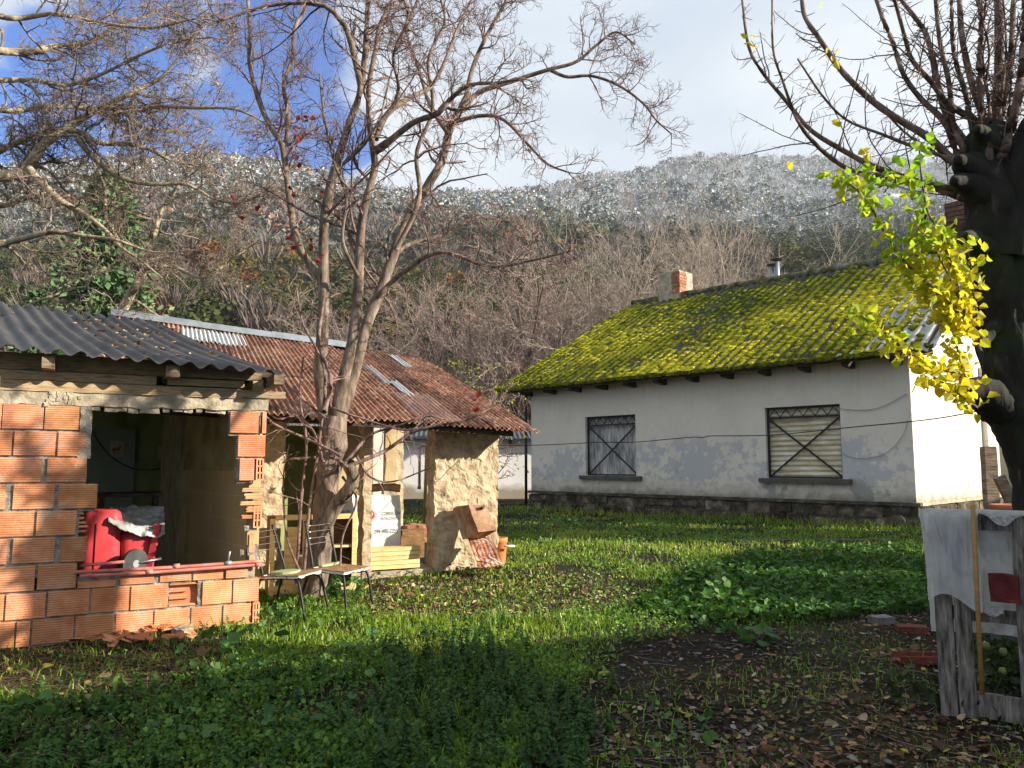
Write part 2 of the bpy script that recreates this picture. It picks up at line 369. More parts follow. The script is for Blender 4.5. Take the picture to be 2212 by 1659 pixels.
def clump_proto(seed, nq=110, fine=.10):
    r = np.random.default_rng(seed); V = []; F = []; c = 0
    for i in range(nq):
        d = r.normal(size=3); d /= np.linalg.norm(d); p = d * np.array([.36, .36, .40]) * r.random() ** .33 * (1 + .25 * sin(5 * d[0] + seed) * cos(4 * d[1])); p[2] += .58
        n1 = r.normal(size=3); n1 /= np.linalg.norm(n1); n2 = np.cross(n1, r.normal(size=3)); n2 /= np.linalg.norm(n2); s = fine * (.5 + r.random())
        V += list(p + s * np.array([n1, n2, -n1 * .8, -n2 * .7])); F.append((c, c + 1, c + 2, c + 3)); c += 4
    return np.array(V), np.array(F)
def twig_proto(seed, nq=90):
    r = np.random.default_rng(seed); V = []; F = []; c = 0
    for i in range(nq):
        a = r.random() * 2 * pi; z0 = .15 + .5 * r.random(); o = .25 * r.random(); q = np.array([cos(a) * o, sin(a) * o, z0])
        d = np.array([cos(a) * (.3 + .5 * r.random()), sin(a) * (.3 + .5 * r.random()), .7 + .4 * r.random()]); d /= np.linalg.norm(d); L = .15 + .3 * r.random()
        x = np.cross(d, r.normal(size=3)); x /= np.linalg.norm(x); w = .016
        V += [q - x * w, q + x * w, q + d * L + x * w * .3, q + d * L - x * w * .3]; F.append((c, c + 1, c + 2, c + 3)); c += 4
    return np.array(V), np.array(F)
near = {'c': [conifer_proto(40 + i, 520, .05) for i in range(4)], 'b': [clump_proto(50 + i, 460, .045) for i in range(4)], 't': [twig_proto(60 + i, 220) for i in range(4)]}
protos = {'c': [conifer_proto(i) for i in range(4)], 'b': [clump_proto(10 + i, 150, .085) for i in range(4)], 't': [twig_proto(20 + i) for i in range(4)]}
fg_ = {'c': G(), 'b': G(), 't': G()}
rf = np.random.default_rng(5); NT = 17000
ty = 60 + (rf.random(NT) ** .85) * 640; tp = rf.uniform(-.80, .80, NT); tx = tp * (ty + 12)
pxp = 1106 + 1662 * tx / ty
yr = np.interp(pxp, _rx, _rd); ok = ty < yr + 14
zt = hill_z(tx, ty)
kindn = vn2(tx, ty, 1 / 55., 21, 3)
for i in np.nonzero(ok)[0]:
    x, y, z = tx[i], ty[i], zt[i]; q = rf.random()
    right = pxp[i] > 1180
    low = z < 50
    if right:
        k = ('t' if q < .62 else 'b') if z > 140 else ('c' if (kindn[i] > .46 or (pxp[i] > 1650 and z < 120)) else 't')
        if z <= 140 and q < .35: k = 'b'
    else:
        k = 'c' if kindn[i] + (q - .5) * .9 > .62 else ('b' if q < .42 else 't')
    if not right and z > 75 and q > .35: k = 'b' if q < .8 else 't'
    h = {'c': 9, 'b': 7.0, 't': 8.0}[k] * (.5 + .75 * rf.random()) * (.62 if y < 130 else 1)
    V, F = (near if y < 190 else protos)[k][rf.integers(4)]
    a = rf.random() * 2 * pi; ca, sa = cos(a), sin(a); w = h * (.75 + .7 * rf.random()) * (1.0 if k == 'c' else 1.15)
    Q = np.stack([(V[:, 0] * ca - V[:, 1] * sa) * w + x, (V[:, 0] * sa + V[:, 1] * ca) * w + y, V[:, 2] * h + z - .4], 1)
    if k == 'c': c = np.array([.9, 1., .8]) * rf.uniform(.5, 1.3) if q < .6 else np.array([1.6, 1.35, .8]) * rf.uniform(.7, 1.3)
    elif k == 'b':
        c = np.array([1., 1., .8]) * rf.uniform(.6, 1.2)
        if not right and rf.random() < (.35 if (abs(pxp[i] - 590) < 90 and 110 < y < 260) else .05): c = np.array([4.2, 1.15, .5])
        elif rf.random() < .3: c = np.array([2., 1.3, .8])
    else: c = np.array([1., .92, .85]) * rf.uniform(.7, 1.2)
    fg_[k].add(Q, F, c)
m_fc = snowmat('conifer_forest', [(.016, .03, .015), (.035, .05, .022), (.07, .075, .035)], .25, True, SN0, SN1, keep=.55)
m_fb = snowmat('broadleaf_forest', [(.028, .042, .015), (.07, .08, .03)], .25, True, SN0, SN1, keep=.45)
m_ft = snowmat('bare_forest', [(.10, .085, .08), (.19, .165, .155)], .25, True, SN0, SN1 + 20, keep=.55)
for k, nm, mm in (('c', 'conifer_forest', m_fc), ('b', 'broadleaf_forest', m_fb), ('t', 'bare_forest', m_ft)):
    tag(fg_[k].build(nm, mm), kind='stuff', label={'c': 'dark conifers covering the hillside, snowy towards the top', 'b': 'green and rusty broadleaved woods on the hillside', 't': 'grey leafless woods on the upper hillside'}[k])
# ------------------------------------------------------------------ brick shed
BP = gr(561, 1345); BF = Frame(BP[0], BP[1], 63)
BZ0 = .25; PIT = .1872
def sb(px, py, d=0.): return BF.hit(px, py, d)
shed = thing('brick_shed', BF(-1.5, 0, BZ0), 'half demolished shed of orange hollow bricks under a black corrugated roof', 'shed')
rb = np.random.default_rng(3)
gb = G(); gi = G(); gm = G()
BH = .172
def brick(s0, s1, z0, h=BH, dep=.11, front=None, ngr=11, chip=0, top=None):
    """hollow brick: grooved front face, closed box behind; chip = how ragged its right (+) or left (-) end is"""
    f = rb.normal() * .003 if front is None else front
    c = np.array([1, .98, .95]) * rb.uniform(.72, 1.12) * np.array([1, rb.uniform(.94, 1.05), rb.uniform(.9, 1.1)])
    z0 = z0 + rb.normal() * .002; zz = []; dd = []
    for i in range(ngr):
        a = z0 + h * i / ngr; e = h / ngr
        zz += [a, a + e * .25, a + e * .72, a + e]; dd += [.0035, 0, 0, .0035]
    zz = np.array(zz); dd = np.array(dd) + f
    L = np.full(len(zz), s0); Rr = np.full(len(zz), s1)
    nb = np.linspace(0, 1, len(zz)); jag = (vn2(nb * 9, np.full(len(zz), s0 * 13 + z0 * 31), 1, int(rb.integers(999)), 2) - .35)
    if chip > 0: Rr = s1 - np.abs(jag) * chip
    if chip < 0: L = s0 + np.abs(jag) * -chip
    P = np.stack([BF(L, dd, zz), BF(L * .6 + Rr * .4, dd + rb.normal() * .0015, zz), BF(Rr, dd, zz)], 1)
    gb.add(P, gridf(len(zz), 3), c)
    # top, bottom, ends
    for k, flip in ((0, 0), (len(zz) - 1, 1)):
        Q = BF([L[k], Rr[k], Rr[k], L[k]], [dd[k], dd[k], dep, dep], [zz[k]] * 4); gb.add(Q, np.array([[0, 1, 2, 3]]) if flip else np.array([[3, 2, 1, 0]]), c)
    for side, A in ((0, L), (1, Rr)):
        Q = np.stack([BF(A, dd, zz), BF(A, np.full(len(zz), dep), zz)], 1); F = gridf(len(zz), 2); gb.add(Q, F if side == 0 else F[:, ::-1], c)
def cells(s0, s1, z0, h=BH, nx=2, nz=3):
    """the open end of a hollow brick: thin webs round dark channels"""
    w = .011; c = np.array([1.1, 1.1, 1.1]) * rb.uniform(.9, 1.15)
    xs = np.linspace(s0, s1 - w, nx + 1); zs = np.linspace(z0, z0 + h - w, nz + 1)
    for x in xs: gb.box(BF, x, x + w, 0, .10, z0, z0 + h, c)
    for i, z in enumerate(zs):
        for x in xs[:-1]: gb.box(BF, x + w, x + (s1 - s0 - w) / nx, .001, .10, z, z + w, c)
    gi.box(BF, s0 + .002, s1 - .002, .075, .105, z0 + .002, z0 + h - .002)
MJ = .014
def run(row, s_list, h=BH, **k):
    z = BZ0 + PIT * row + MJ * .5
    for a, b_ in s_list: brick(a, b_, z, h, **k)
S = lambda zx, row: sb(zx * .4794, 0)[0] if False else None
def zs(zx, zy):                        # close-up picture coordinates -> s on the wall face
    return sb(zx * .4794, 631 + zy * .4794)[0]
def zz_(zx, zy): return sb(zx * .4794, 631 + zy * .4794)[1]
LEFT = -3.1
# courses of the part left of the opening (rows 3..8, top = 8), measured joint by joint
rows_left = {8: [(-25, 7), (12, 196), (203, 357)], 7: [(-120, 52), (63, 250), (262, 386)], 6: [(-40, 185), (212, 388)], 5: [(-150, 22), (58, 243), (261, 436)],
             4: [(-60, 150), (163, 342)], 3: [(-140, 28), (55, 243), (272, 392)]}
zrow = {8: 555, 7: 680, 6: 805, 5: 938, 4: 1065, 3: 1195}
for r, lst in rows_left.items():
    q = [(zs(a, zrow[r]), zs(b_, zrow[r])) for a, b_ in lst]
    s = q[0][0]
    while s > LEFT: q.insert(0, (s - .262 + rb.normal() * .004, s - .014)); s = q[0][0]
    for i, (a, b_) in enumerate(q):
        brick(a, b_, BZ0 + PIT * r + MJ * .5, chip=.05 if (i == len(q) - 1 and r in (3,)) else 0)
# a broken course end by the opening (row 4) : thin shells sticking out
e4 = zs(352, 1065)
for k in range(5): brick(e4, e4 + .035 + rb.random() * .03, BZ0 + PIT * 4 + .02 + k * .031, .016, ngr=1, chip=.03, front=.02)
# rows 0,1 whole, row 2 broken off along the top
def joints(zxs, zy): return [zs(a, zy) for a in zxs]
def lay(row, js, **k):
    s = js[0]; lst = [(a + .005, b_ - .008) for a, b_ in zip(js[:-1], js[1:])]
    while s > LEFT: lst.insert(0, (s - .262, s - .014)); s = lst[0][0]
    for a, b_ in lst: brick(a, b_, BZ0 + PIT * row + MJ * .5, **k)
lay(0, joints((-120, 70, 140, 335, 516, 690, 852), 1540)); lay(0, [zs(858, 1480), zs(1000, 1470), zs(1137, 1440)][0:3]) if False else None
for a, b_, y in ((860, 1000, 1460), (1005, 1135, 1440)): brick(zs(a, y) + .004, zs(b_, y) - .004, BZ0 + PIT * 0 + MJ * .5, chip=.03 if a == 1005 else 0)
cells(zs(1140, 1410), -.004, BZ0 + PIT * 0 + .01)
lay(1, joints((-60, 22, 210, 405, 585, 757), 1420))
# the knocked-in brick: face gone, webs showing
s0, s1 = zs(763, 1365), zs(900, 1350)
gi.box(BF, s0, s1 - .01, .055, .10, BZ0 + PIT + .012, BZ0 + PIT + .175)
for k in (0, 1, 2, 3): brick(s0, s1 - (.02 if k in (0, 3) else .045 + .02 * k), BZ0 + PIT + .010 + k * .052, .014 if k in (0, 3) else .03, ngr=2, chip=.05, front=.012 if k in (0, 3) else .03)
for a, b_ in ((912, 1046), (1050, 1168)): brick(zs(a, 1340) + .003, zs(b_, 1330) - .003, BZ0 + PIT + .008)
# row 2: left of the opening whole, under the opening broken to two thirds
for a, b_ in ((-160, -20), (-12, 153), (166, 340)): brick(zs(a, 1330), zs(b_, 1330), BZ0 + PIT * 2 + .007)
for a, b_, h in ((352, 528, .075), (543, 700, .095), (722, 866, .10), (872, 1012, .105), (1018, 1120, .10)):
    p, q = zs(a, 1290), zs(b_, 1270)
    brick(p, q - .006, BZ0 + PIT * 2 + .007, h * .62, ngr=5)
    for k in range(4):
        w = (q - p) / 4; brick(p + k * w + .004, p + (k + 1) * w - .004, BZ0 + PIT * 2 + .008 + h * .62, h * .38 * rb.uniform(.2, 1.25), ngr=2, front=.004 + .05 * rb.random(), chip=.03 * rb.random())
# right pier, rows 3..8
PR = {8: (1038, 1166, 580), 7: (1074, 1196, 690), 6: (1080, 1145, 795)}
for r, (a, b_, y) in PR.items(): brick(zs(a, y), zs(b_, y), BZ0 + PIT * r + .007)
cells(zs(1183, 585), .0, BZ0 + PIT * 8 + .007); cells(zs(1155, 790), -.008, BZ0 + PIT * 6 + .007)
for k, (a, b_) in enumerate(((1090, 1180), (1100, 1184), (1084, 1182), (1110, 1186), (1092, 1176))): brick(zs(a, 890 + k * 2), zs(b_, 890), BZ0 + PIT * 5.55 - k * .052, .03 + .014 * (k % 2), ngr=2, chip=-.06, front=.006 * (k % 3))
cells(zs(1143, 1000), -.012, BZ0 + PIT * 4 + .01); cells(zs(1125, 1100), -.06, BZ0 + PIT * 3 + .01, h=.13); cells(zs(1125, 1180), -.055, BZ0 + PIT * 2.62 + .0, h=.06, nz=1)
gb.build('brick_courses', m_brick, shed)
gi.build('brick_cavity', m_brickin, shed)
# mortar: rough backing that fills the joints, ragged at the opening
so_ = zs(405, 700)
gm.rough(BF, LEFT, zs(392, 560), .015, .10, BZ0 + PIT * 6.9, BZ0 + PIT * 9 + .01, .025, .010, 26, 1)
gm.rough(BF, LEFT, zs(385, 800), .015, .10, BZ0 + PIT * 5, BZ0 + PIT * 6.93, .025, .010, 26, 1)
gm.rough(BF, LEFT, zs(425, 930), .015, .10, BZ0 + PIT * 4.9, BZ0 + PIT * 5.95, .025, .010, 26, 1)
gm.rough(BF, LEFT, zs(352, 1100), .015, .10, BZ0 + PIT * 2.5, BZ0 + PIT * 4.95, .025, .010, 26, 1)
gm.rough(BF, LEFT, -.10, .015, .10, BZ0 - .1, BZ0 + PIT * 1.02, .025, .010, 26, 1); gm.rough(BF, LEFT, s0 - .004, .015, .10, BZ0 + PIT * 1.03, BZ0 + PIT * 2.02, .025, .010, 26, 1); gm.rough(BF, s1 - .012, -.06, .015, .10, BZ0 + PIT * 1.03, BZ0 + PIT * 2.02, .025, .010, 26, 1)
gm.rough(BF, zs(345, 1290), -.06, .02, .095, BZ0 + PIT * 2, BZ0 + PIT * 2.4, .025, .014, 22, 2)
for r, a, b_ in ((8, 1032, 1182), (7, 1070, 1190), (6, 1076, 1156), (5, 1125, 1182), (4, 1120, 1180), (3, 1105, 1130), (2.5, 1100, 1185)):
    gm.rough(BF, zs(a, 600), zs(b_, 600) - .012, .024, .10, BZ0 + PIT * r - .012, BZ0 + PIT * r + (PIT * .95 if r > 5 else .03), .025, .010, 28, 4)
gm.rough(BF, -.105, -.02, .012, .10, BZ0 + PIT * 2.5, BZ0 + PIT * 3.3, .02, .02, 20, 5)
gm.rough(BF, zs(357, 600), zs(412, 600), .0, .12, BZ0 + PIT * 6.95, BZ0 + PIT * 9.05, .03, .012, 14, 5)      # plastered jamb
gm.build('mortar', m_mortar, shed)
# concrete band above the opening, with a ragged underside
zc0, zc1 = zz_(600, 518), zz_(600, 478)
g = G(); g.rough(BF, LEFT, .01, .0, .13, zc0, zz_(600, 455), .035, .02, 9, 7)
for k in range(26):
    s = -2.0 + k * .077 + rb.normal() * .02; g.rough(BF, s, s + .04 + .05 * rb.random(), .015, .09, zc0 - .02 - .025 * rb.random(), zc0 + .02, .02, .012, 25, 8)
for k in range(26):                                                                    # crumbled pebbly patch
    s = zs(265, 470) + rb.normal() * .05; z = zz_(265, 475) + rb.normal() * .018; q = .008 + .008 * rb.random(); g.rough(BF, s - q, s + q, -.012, .02, z - q, z + q, .008, .004, 60, k)
g.build('concrete_lintel', m_concrete, shed)
# boards under the eave
g = G(); zb = [zz_(600, 462), zz_(600, 415), zz_(600, 372), zz_(600, 300)]
g.box(BF, LEFT, zs(1090, 440), -.012, .03, zb[0], zb[1] - .004, (1, .97, .92))
g.box(BF, zs(815, 440), zs(1285, 460), -.016, .02, zb[0] + .01, zb[1] - .012, (.8, .8, .82))
g.box(BF, LEFT, zs(705, 380), -.012, .03, zb[1], zb[2] - .006, (.95, .93, .9))
g.box(BF, zs(755, 400), zs(1100, 440), -.018, .03, zb[1] + .006, zb[2] - .012, (.85, .85, .85))
g.box(BF, LEFT, zs(1180, 400), -.002, .05, zb[2], zb[3], (.72, .7, .66))
g.build('eave_board', m_board, shed)
# rafter tails
for zx, zy, w in ((228, 330, .075), (772, 368, .095), (1235, 402, .075)):
    s, z = zs(zx, zy), zz_(zx, zy)
    g = G(); g.rough(BF, s - w / 2, s + w / 2, -.22, .3, z - .045, z + .04, .04, .005, 12, 2); g.build('rafter', m_oldwood, shed)
# black corrugated sheet roof: eave in front, sagging up to the ridge behind
def corrugate(c00, c10, c01, c11, waves, amp, nu=8, nv=24, sag=0., jit=0., seed=0, wob=.0):
    """sheet from eave corners c00->c10 to ridge corners c01->c11, waves across; returns grid points"""
    nu = int(waves * nu)
    u, v = np.meshgrid(np.linspace(0, 1, nu + 1), np.linspace(0, 1, nv + 1), indexing='ij')
    c00, c10, c01, c11 = [np.asarray(c, float) for c in (c00, c10, c01, c11)]
    P = (c00 * (1 - u)[..., None] + c10 * u[..., None]) * (1 - v)[..., None] + (c01 * (1 - u)[..., None] + c11 * u[..., None]) * v[..., None]
    P[..., 2] += amp * np.sin(u * waves * 2 * pi) - sag * 4 * v * (1 - v)
    if jit: P[..., 2] += (vn2(u * 14, v * 4, 1, seed, 2) - .5) * 2 * jit
    if wob: P[..., 1] += (vn2(np.floor(u * waves / 6.), v * 0, 3.1, seed + 4, 1) - .5) * wob * (1 - v)
    return P, gridf(nu + 1, nv + 1)
def sheet(g, c00, c10, c01, c11, waves, amp, thick=.006, col=None, **k):
    P, F = corrugate(c00, c10, c01, c11, waves, amp, **k); nu, nv = P.shape[:2]
    g.add(P, F, col); Q = P.copy(); Q[..., 2] -= thick; g.add(Q, F[:, ::-1], col)
    for e0, e1, fl in ((P[:, 0], Q[:, 0], 0), (P[:, -1], Q[:, -1], 1), (P[0], Q[0], 1), (P[-1], Q[-1], 0)):
        E = np.stack([e0, e1], 1); f = gridf(len(e0), 2); g.add(E, f if fl else f[:, ::-1], col)
    return P
dE = -.30
sR, zR = sb(612, 806, dE); sL, zL = sb(0, 745, dE); 
dK = 1.75
sKr, zKr = sb(500, 752, dK); sKl, zKl = sb(0, 655, dK)
zEl = zR + (zL - zR) * (LEFT - sR) / (sL - sR)
g = G()
sk2, zk2 = sb(300, 692, dK)
sl_ = (zKl - zk2) / (sKl - sk2)
RL = -3.6
zEl = zR + (zL - zR) / (sL - sR) * (RL - sR)
PBL = sheet(g, BF(RL, dE, zEl), BF(sR, dE, zR), BF(RL, dK, zKl + sl_ * (RL - sKl)), BF(sk2 + .18, dK, zk2 - .01), 26, .021, sag=.035, jit=.012, seed=4)
g.build('black_roof', m_blackroof, shed, smooth=True)
# inside: floor, back wall, tiled wall, door post
m_green = mat('green_plaster', [(.14, .18, .06), (.28, .32, .12), (.36, .39, .18)], 2.5, .9, .2, 30)
m_tile, n, l, b = newmat('brown_tile')
tc = n.new('ShaderNodeTexCoord'); br = n.new('ShaderNodeTexBrick'); br.offset = 0; br.inputs['Scale'].default_value = 1; br.inputs['Brick Width'].default_value = .15; br.inputs['Row Height'].default_value = .2
br.inputs['Mortar Size'].default_value = .0025; br.inputs['Color1'].default_value = (.50, .36, .17, 1); br.inputs['Color2'].default_value = (.55, .40, .20, 1); br.inputs['Mortar'].default_value = (.66, .58, .42, 1)
uvm = n.new('ShaderNodeVertexColor'); uvm.layer_name = 'Col'; l.new(uvm.outputs[0], br.inputs[0]); l.new(br.outputs[0], b.inputs['Base Color']); b.inputs['Roughness'].default_value = .35
T0 = BF(-.10, .14, 0)[:2]; 
TF = Frame(T0[0], T0[1], -39)
def tz(px, py): return TF.hit(px, py)
tl = tz(391, 1015)[0]; tz1 = tz(391, 1016)[1]
g = G(); P = np.array([TF(0, 0, BZ0), TF(tl, 0, BZ0), TF(tl, 0, tz1), TF(0, 0, tz1)]); cc = np.array([(0, 0, 0), (tl, 0, 0), (tl, tz1 - BZ0, 0), (0, tz1 - BZ0, 0)])
g.add(P, np.array([[0, 1, 2, 3], ]), cc); g.build('wall_tiles', m_tile, shed)
m_stainw = mat('stained_plaster', [(.22, .16, .07), (.38, .30, .15), (.48, .42, .24)], 3.5, .9, .2, 30)
g = G(); g.box(TF, 0, tl + .1, -.10, -.004, BZ0, 2.15); g.build('partition_wall', m_stainw, shed)
pw = [TF.hit(p, 1100)[0] for p in (350, 391)]
g = G(); g.rough(TF, pw[1] - .0, pw[0], -.07, .03, BZ0, 2.1, .05, .006, 8, 3); g.build('door_post', mat('post_wood', [(.17, .13, .09), (.36, .30, .23), (.48, .42, .34)], 5, .9, .6, 25, stretch=(9, 9, 1.2)), shed)
m_shadewall = m_green
g = G(); g.box(BF, -4.6, .05, 3.4, 3.5, BZ0, 2.5); g.build('back_wall', m_green, shed)
g = G(); g.box(BF, -4.6, .6, .13, 3.39, BZ0 - .1, BZ0 + .02); g.build('floor', m_concrete, shed)
g = G(); g.box(BF, -4.7, -4.6, .11, 3.5, BZ0, 2.45); g.build('side_wall', m_green, shed)
m_panel = mat('blue_grey_panel', [(.22, .27, .24), (.30, .35, .31)], 3, .8, .1, 30)
pa, pb = BF.hit(203, 925, 3.38), BF.hit(287, 1060, 3.38)
g = G(); g.box(BF, pa[0] - .5, pb[0], 3.36, 3.40, .5, pa[1]); g.build('wall_panel', m_panel, shed)
g = G(); g.box(BF, -4.7, .12, .14, 3.6, 2.22, 2.28); g.build('ceiling', m_darkwood, shed)
g = G(); g.box(BF, -.09, -.01, .16, 3.4, BZ0, 2.2); g.build('outer_wall', m_adobe, shed)
# leaf litter caught on the black sheets
m_litter = mat('dry_leaf', [(.30, .17, .08), (.45, .28, .15)], 3, .85, 0, attr=True)
# ------------------------------------------------------------------ adobe house with the rusty roof
AF = Frame(-.158, 8.614, 63); AZ = .37
adobe = thing('adobe_house', AF(-1.2, 0, AZ), 'crumbling house of mud walls under a rusty corrugated roof, its front open', 'house')
def sa(px, py, d=0.): return AF.hit(px, py, d)
eav = 1.93
g = G(); g.rough(AF, sa(938, 1100)[0], sa(1076, 1100)[0], 0, .24, AZ - .15, eav, .02, .04, 10, 11, 4); g.build('end_wall', m_adobe, adobe)
g = G(); g.rough(AF, sa(785, 1100)[0], sa(803, 1100)[0], 0, .2, AZ - .1, eav, .02, .022, 10, 12, 4); g.build('mud_post', m_adobe, adobe)
sl0, sl1 = sa(560, 1000)[0], sa(614, 1000)[0]
g = G(); g.rough(AF, sl0 - .12, sl1, 0, .24, AZ - .1, eav + .1, .02, .04, 8, 13, 4); g.build('front_wall', m_adobe, adobe)
g = G(); g.box(AF, sl0 - .1, sa(1080, 1000)[0], .02, .16, eav - .01, eav + .06); g.build('lintel_beam', m_darkwood, adobe)
g = G(); g.rough(AF, sl1 - .05, sa(938, 1240)[0] + .05, .0, 2.6, AZ - .12, AZ + .045, .05, .014, 9, 14); g.build('floor_slab', m_concrete, adobe)
# inside: rear wall pieces seen through the openings
m_tan = mat('tan_plaster', [(.30, .22, .11), (.46, .35, .20), (.52, .42, .26)], 3, .9, .2, 30)
m_greyplaster = mat('pale_plaster', [(.42, .42, .40), (.56, .56, .53)], 3, .9, .2, 30)
DI = 2.5
def inn(px0, px1, d0, d1, z0, z1, name, m, res=None):
    a, b_ = AF.hit(px0, 1000, d0)[0], AF.hit(px1, 1000, d0)[0]; g = G()
    if res: g.rough(AF, a, b_, d0, d1, z0, z1, res, .02, 9, 15, 3)
    else: g.box(AF, a, b_, d0, d1, z0, z1)
    return g.build(name, m, adobe)
inn(856, 872, DI, DI + .2, AZ, 2.0, 'mud_post', m_adobe, .03)
inn(832, 856, DI - .6, DI - .52, AZ + .9, 2.0, 'hanging_panel', m_tan)
inn(830, 857, DI - .60, DI - .5, AZ, AZ + .89, 'panel_base', m_concrete)
inn(806, 832, DI - .2, DI - .1, AZ, 2.0, 'inner_wall', m_greyplaster)
m_redwood = mat('reddish_door_wood', [(.16, .06, .03), (.30, .13, .065)], 5, .8, .3, 30, stretch=(4, 4, 14))
inn(797, 806, DI - .3, DI - .2, AZ, 2.0, 'door_frame', m_redwood)
inn(700, 797, 1.9, 2.0, AZ, 2.0, 'room_wall', m_tan)
inn(560, 700, 2.2, 2.3, AZ, 2.0, 'dark_wall', m_green)
# rusty roof of lapped sheets, each sheet a little different
m_rust, n, l, b = newmat('rusty_sheet')
tc = n.new('ShaderNodeTexCoord'); nz = n.new('ShaderNodeTexNoise'); nz.inputs['Scale'].default_value = 2.2; nz.inputs['Detail'].default_value = 8; l.new(tc.outputs['Object'], nz.inputs[0])
n2 = n.new('ShaderNodeTexNoise'); n2.inputs['Scale'].default_value = 14; n2.inputs['Detail'].default_value = 8; l.new(tc.outputs['Object'], n2.inputs[0])
va = n.new('ShaderNodeVertexColor'); va.layer_name = 'Col'; se = n.new('ShaderNodeSeparateColor'); l.new(va.outputs[0], se.inputs[0])
mm = n.new('ShaderNodeMath'); mm.operation = 'MULTIPLY_ADD'; mm.inputs[1].default_value = .5; l.new(nz.outputs[0], mm.inputs[0]); l.new(n2.outputs[0], mm.inputs[2])
cr = n.new('ShaderNodeValToRGB'); l.new(mm.outputs[0], cr.inputs[0]); e = cr.color_ramp.elements
for p_, c_ in ((.62, (.10, .042, .022)), (.74, (.24, .095, .048)), (.86, (.33, .15, .085)), (.98, (.42, .27, .19))):
    (e[0] if p_ == .62 else e[1] if p_ == .98 else e.new(p_))
cr.color_ramp.elements[0].position = .58; cr.color_ramp.elements[0].color = (.075, .040, .027, 1)
for k, (p_, c_) in enumerate(((.70, (.21, .088, .048)), (.82, (.31, .15, .085)), (.95, (.42, .32, .25)))): cr.color_ramp.elements[k + 1].position = p_; cr.color_ramp.elements[k + 1].color = (*c_, 1)
zc = n.new('ShaderNodeValToRGB'); l.new(n2.outputs[0], zc.inputs[0]); zc.color_ramp.elements[0].position = .3; zc.color_ramp.elements[0].color = (.30, .33, .36, 1); zc.color_ramp.elements[1].position = .7; zc.color_ramp.elements[1].color = (.60, .62, .63, 1)
mx = n.new('ShaderNodeMix'); mx.data_type = 'RGBA'; l.new(cr.outputs[0], mx.inputs[6]); l.new(zc.outputs[0], mx.inputs[7])
th = n.new('ShaderNodeMath'); th.operation = 'SUBTRACT'; th.inputs[0].default_value = 1.0; l.new(se.outputs[0], th.inputs[1])       # red channel of Col: 1 rusty, 0 bare zinc
th2 = n.new('ShaderNodeMath'); th2.operation = 'MULTIPLY_ADD'; th2.inputs[1].default_value = 1.6; l.new(th.outputs[0], th2.inputs[0])
nn = n.new('ShaderNodeMath'); nn.operation = 'SUBTRACT'; nn.inputs[0].default_value = .2; l.new(n2.outputs[0], nn.inputs[1]); l.new(nn.outputs[0], th2.inputs[2]); th2.use_clamp = True
l.new(th2.outputs[0], mx.inputs[0])
mb = n.new('ShaderNodeMix'); mb.data_type = 'RGBA'; mb.blend_type = 'MULTIPLY'; mb.inputs[0].default_value = 1; l.new(mx.outputs[2], mb.inputs[6])
cg = n.new('ShaderNodeCombineColor'); [l.new(se.outputs[1], cg.inputs[k]) for k in range(3)]; l.new(cg.outputs[0], mb.inputs[7])
l.new(mb.outputs[2], b.inputs['Base Color']); b.inputs['Roughness'].default_value = .75; b.inputs['Specular IOR Level'].default_value = .3
bp = n.new('ShaderNodeBump'); bp.inputs['Strength'].default_value = .3; bp.inputs['Distance'].default_value = .01; l.new(n2.outputs[0], bp.inputs['Height']); l.new(bp.outputs[0], b.inputs['Normal'])
E0 = at(1158, 932, 8.30); E1 = at(575, 893, 6.93)                    # eave: right and left ends
K0 = at(905, 772, 11.55); K1 = at(310, 690, 9.95)                    # ridge: right and left ends
EL = E1 + (E1 - E0) * .55; KL = K1 + (K1 - K0) * .10
gr_ = G()
def roofpt(u, v): return (E0 * (1 - u) + EL * u) * (1 - v) + (K0 * (1 - u) + KL * u) * v
rr_ = np.random.default_rng(9); NS = 9
for k in range(NS):
    u0, u1 = k / NS - .012, (k + 1) / NS
    tone = rr_.uniform(.62, 1.2); zinc = .98
    if k == 2: zinc = .93
    a = .0 if k in (0,) else rr_.uniform(-.02, .02)
    top = .97 if k != 2 else .93
    up = np.array([0, 0, .006 * (k % 2)])
    P = sheet(gr_, roofpt(u0, a) + up, roofpt(u1, a) + up, roofpt(u0, top) + up, roofpt(u1, top) + up, 9, .013, nu=8, nv=18, jit=.012, seed=k, col=(zinc, tone, 0))
# odd patches: bare zinc sheets and lapped strips
def patch(u0, u1, v0, v1, zinc, tone, lift=.022):
    up = np.array([0, 0, lift]); sheet(gr_, roofpt(u0, v0) + up, roofpt(u1, v0) + up, roofpt(u0, v1) + up, roofpt(u1, v1) + up, (u1 - u0) * NS * 9, .013, nu=8, nv=8, jit=.008, seed=int(v0 * 99), col=(zinc, tone, 0))
patch(.62, .80, .74, .92, .2, 1.0); patch(.105, .135, .74, .93, .2, 1.0); patch(.235, .262, .28, .46, .2, 1.0); patch(.19, .30, .02, .30, .72, 1.1); patch(.03, .12, .0, .07, .80, 1.2)
patch(.262, .285, .42, .66, .35, .9); patch(.10, .16, .36, .72, .85, 1.3)
gr_.build('rusty_roof', m_rust, adobe, smooth=True)
g = G()
for u0, u1, q in ((.0, .25, .012), (.25, .52, .02), (.52, .74, .016), (.74, 1., .02)):
    a, c = roofpt(u0, .985), roofpt(u1, .985); z = np.array([0, 0, q + .02]); w = .10
    dn = roofpt(u0, .965) - roofpt(u0, .985)
    P = [a + z * .6 + dn, c + z * .6 + dn, c + z * 2.2, a + z * 2.2, a + z * .6 + dn + [0, 0, .006], c + z * .6 + dn + [0, 0, .006], c + z * 2.2 + [0, 0, .008], a + z * 2.2 + [0, 0, .008]]
    if u0 >= .25: g.hexa(P)
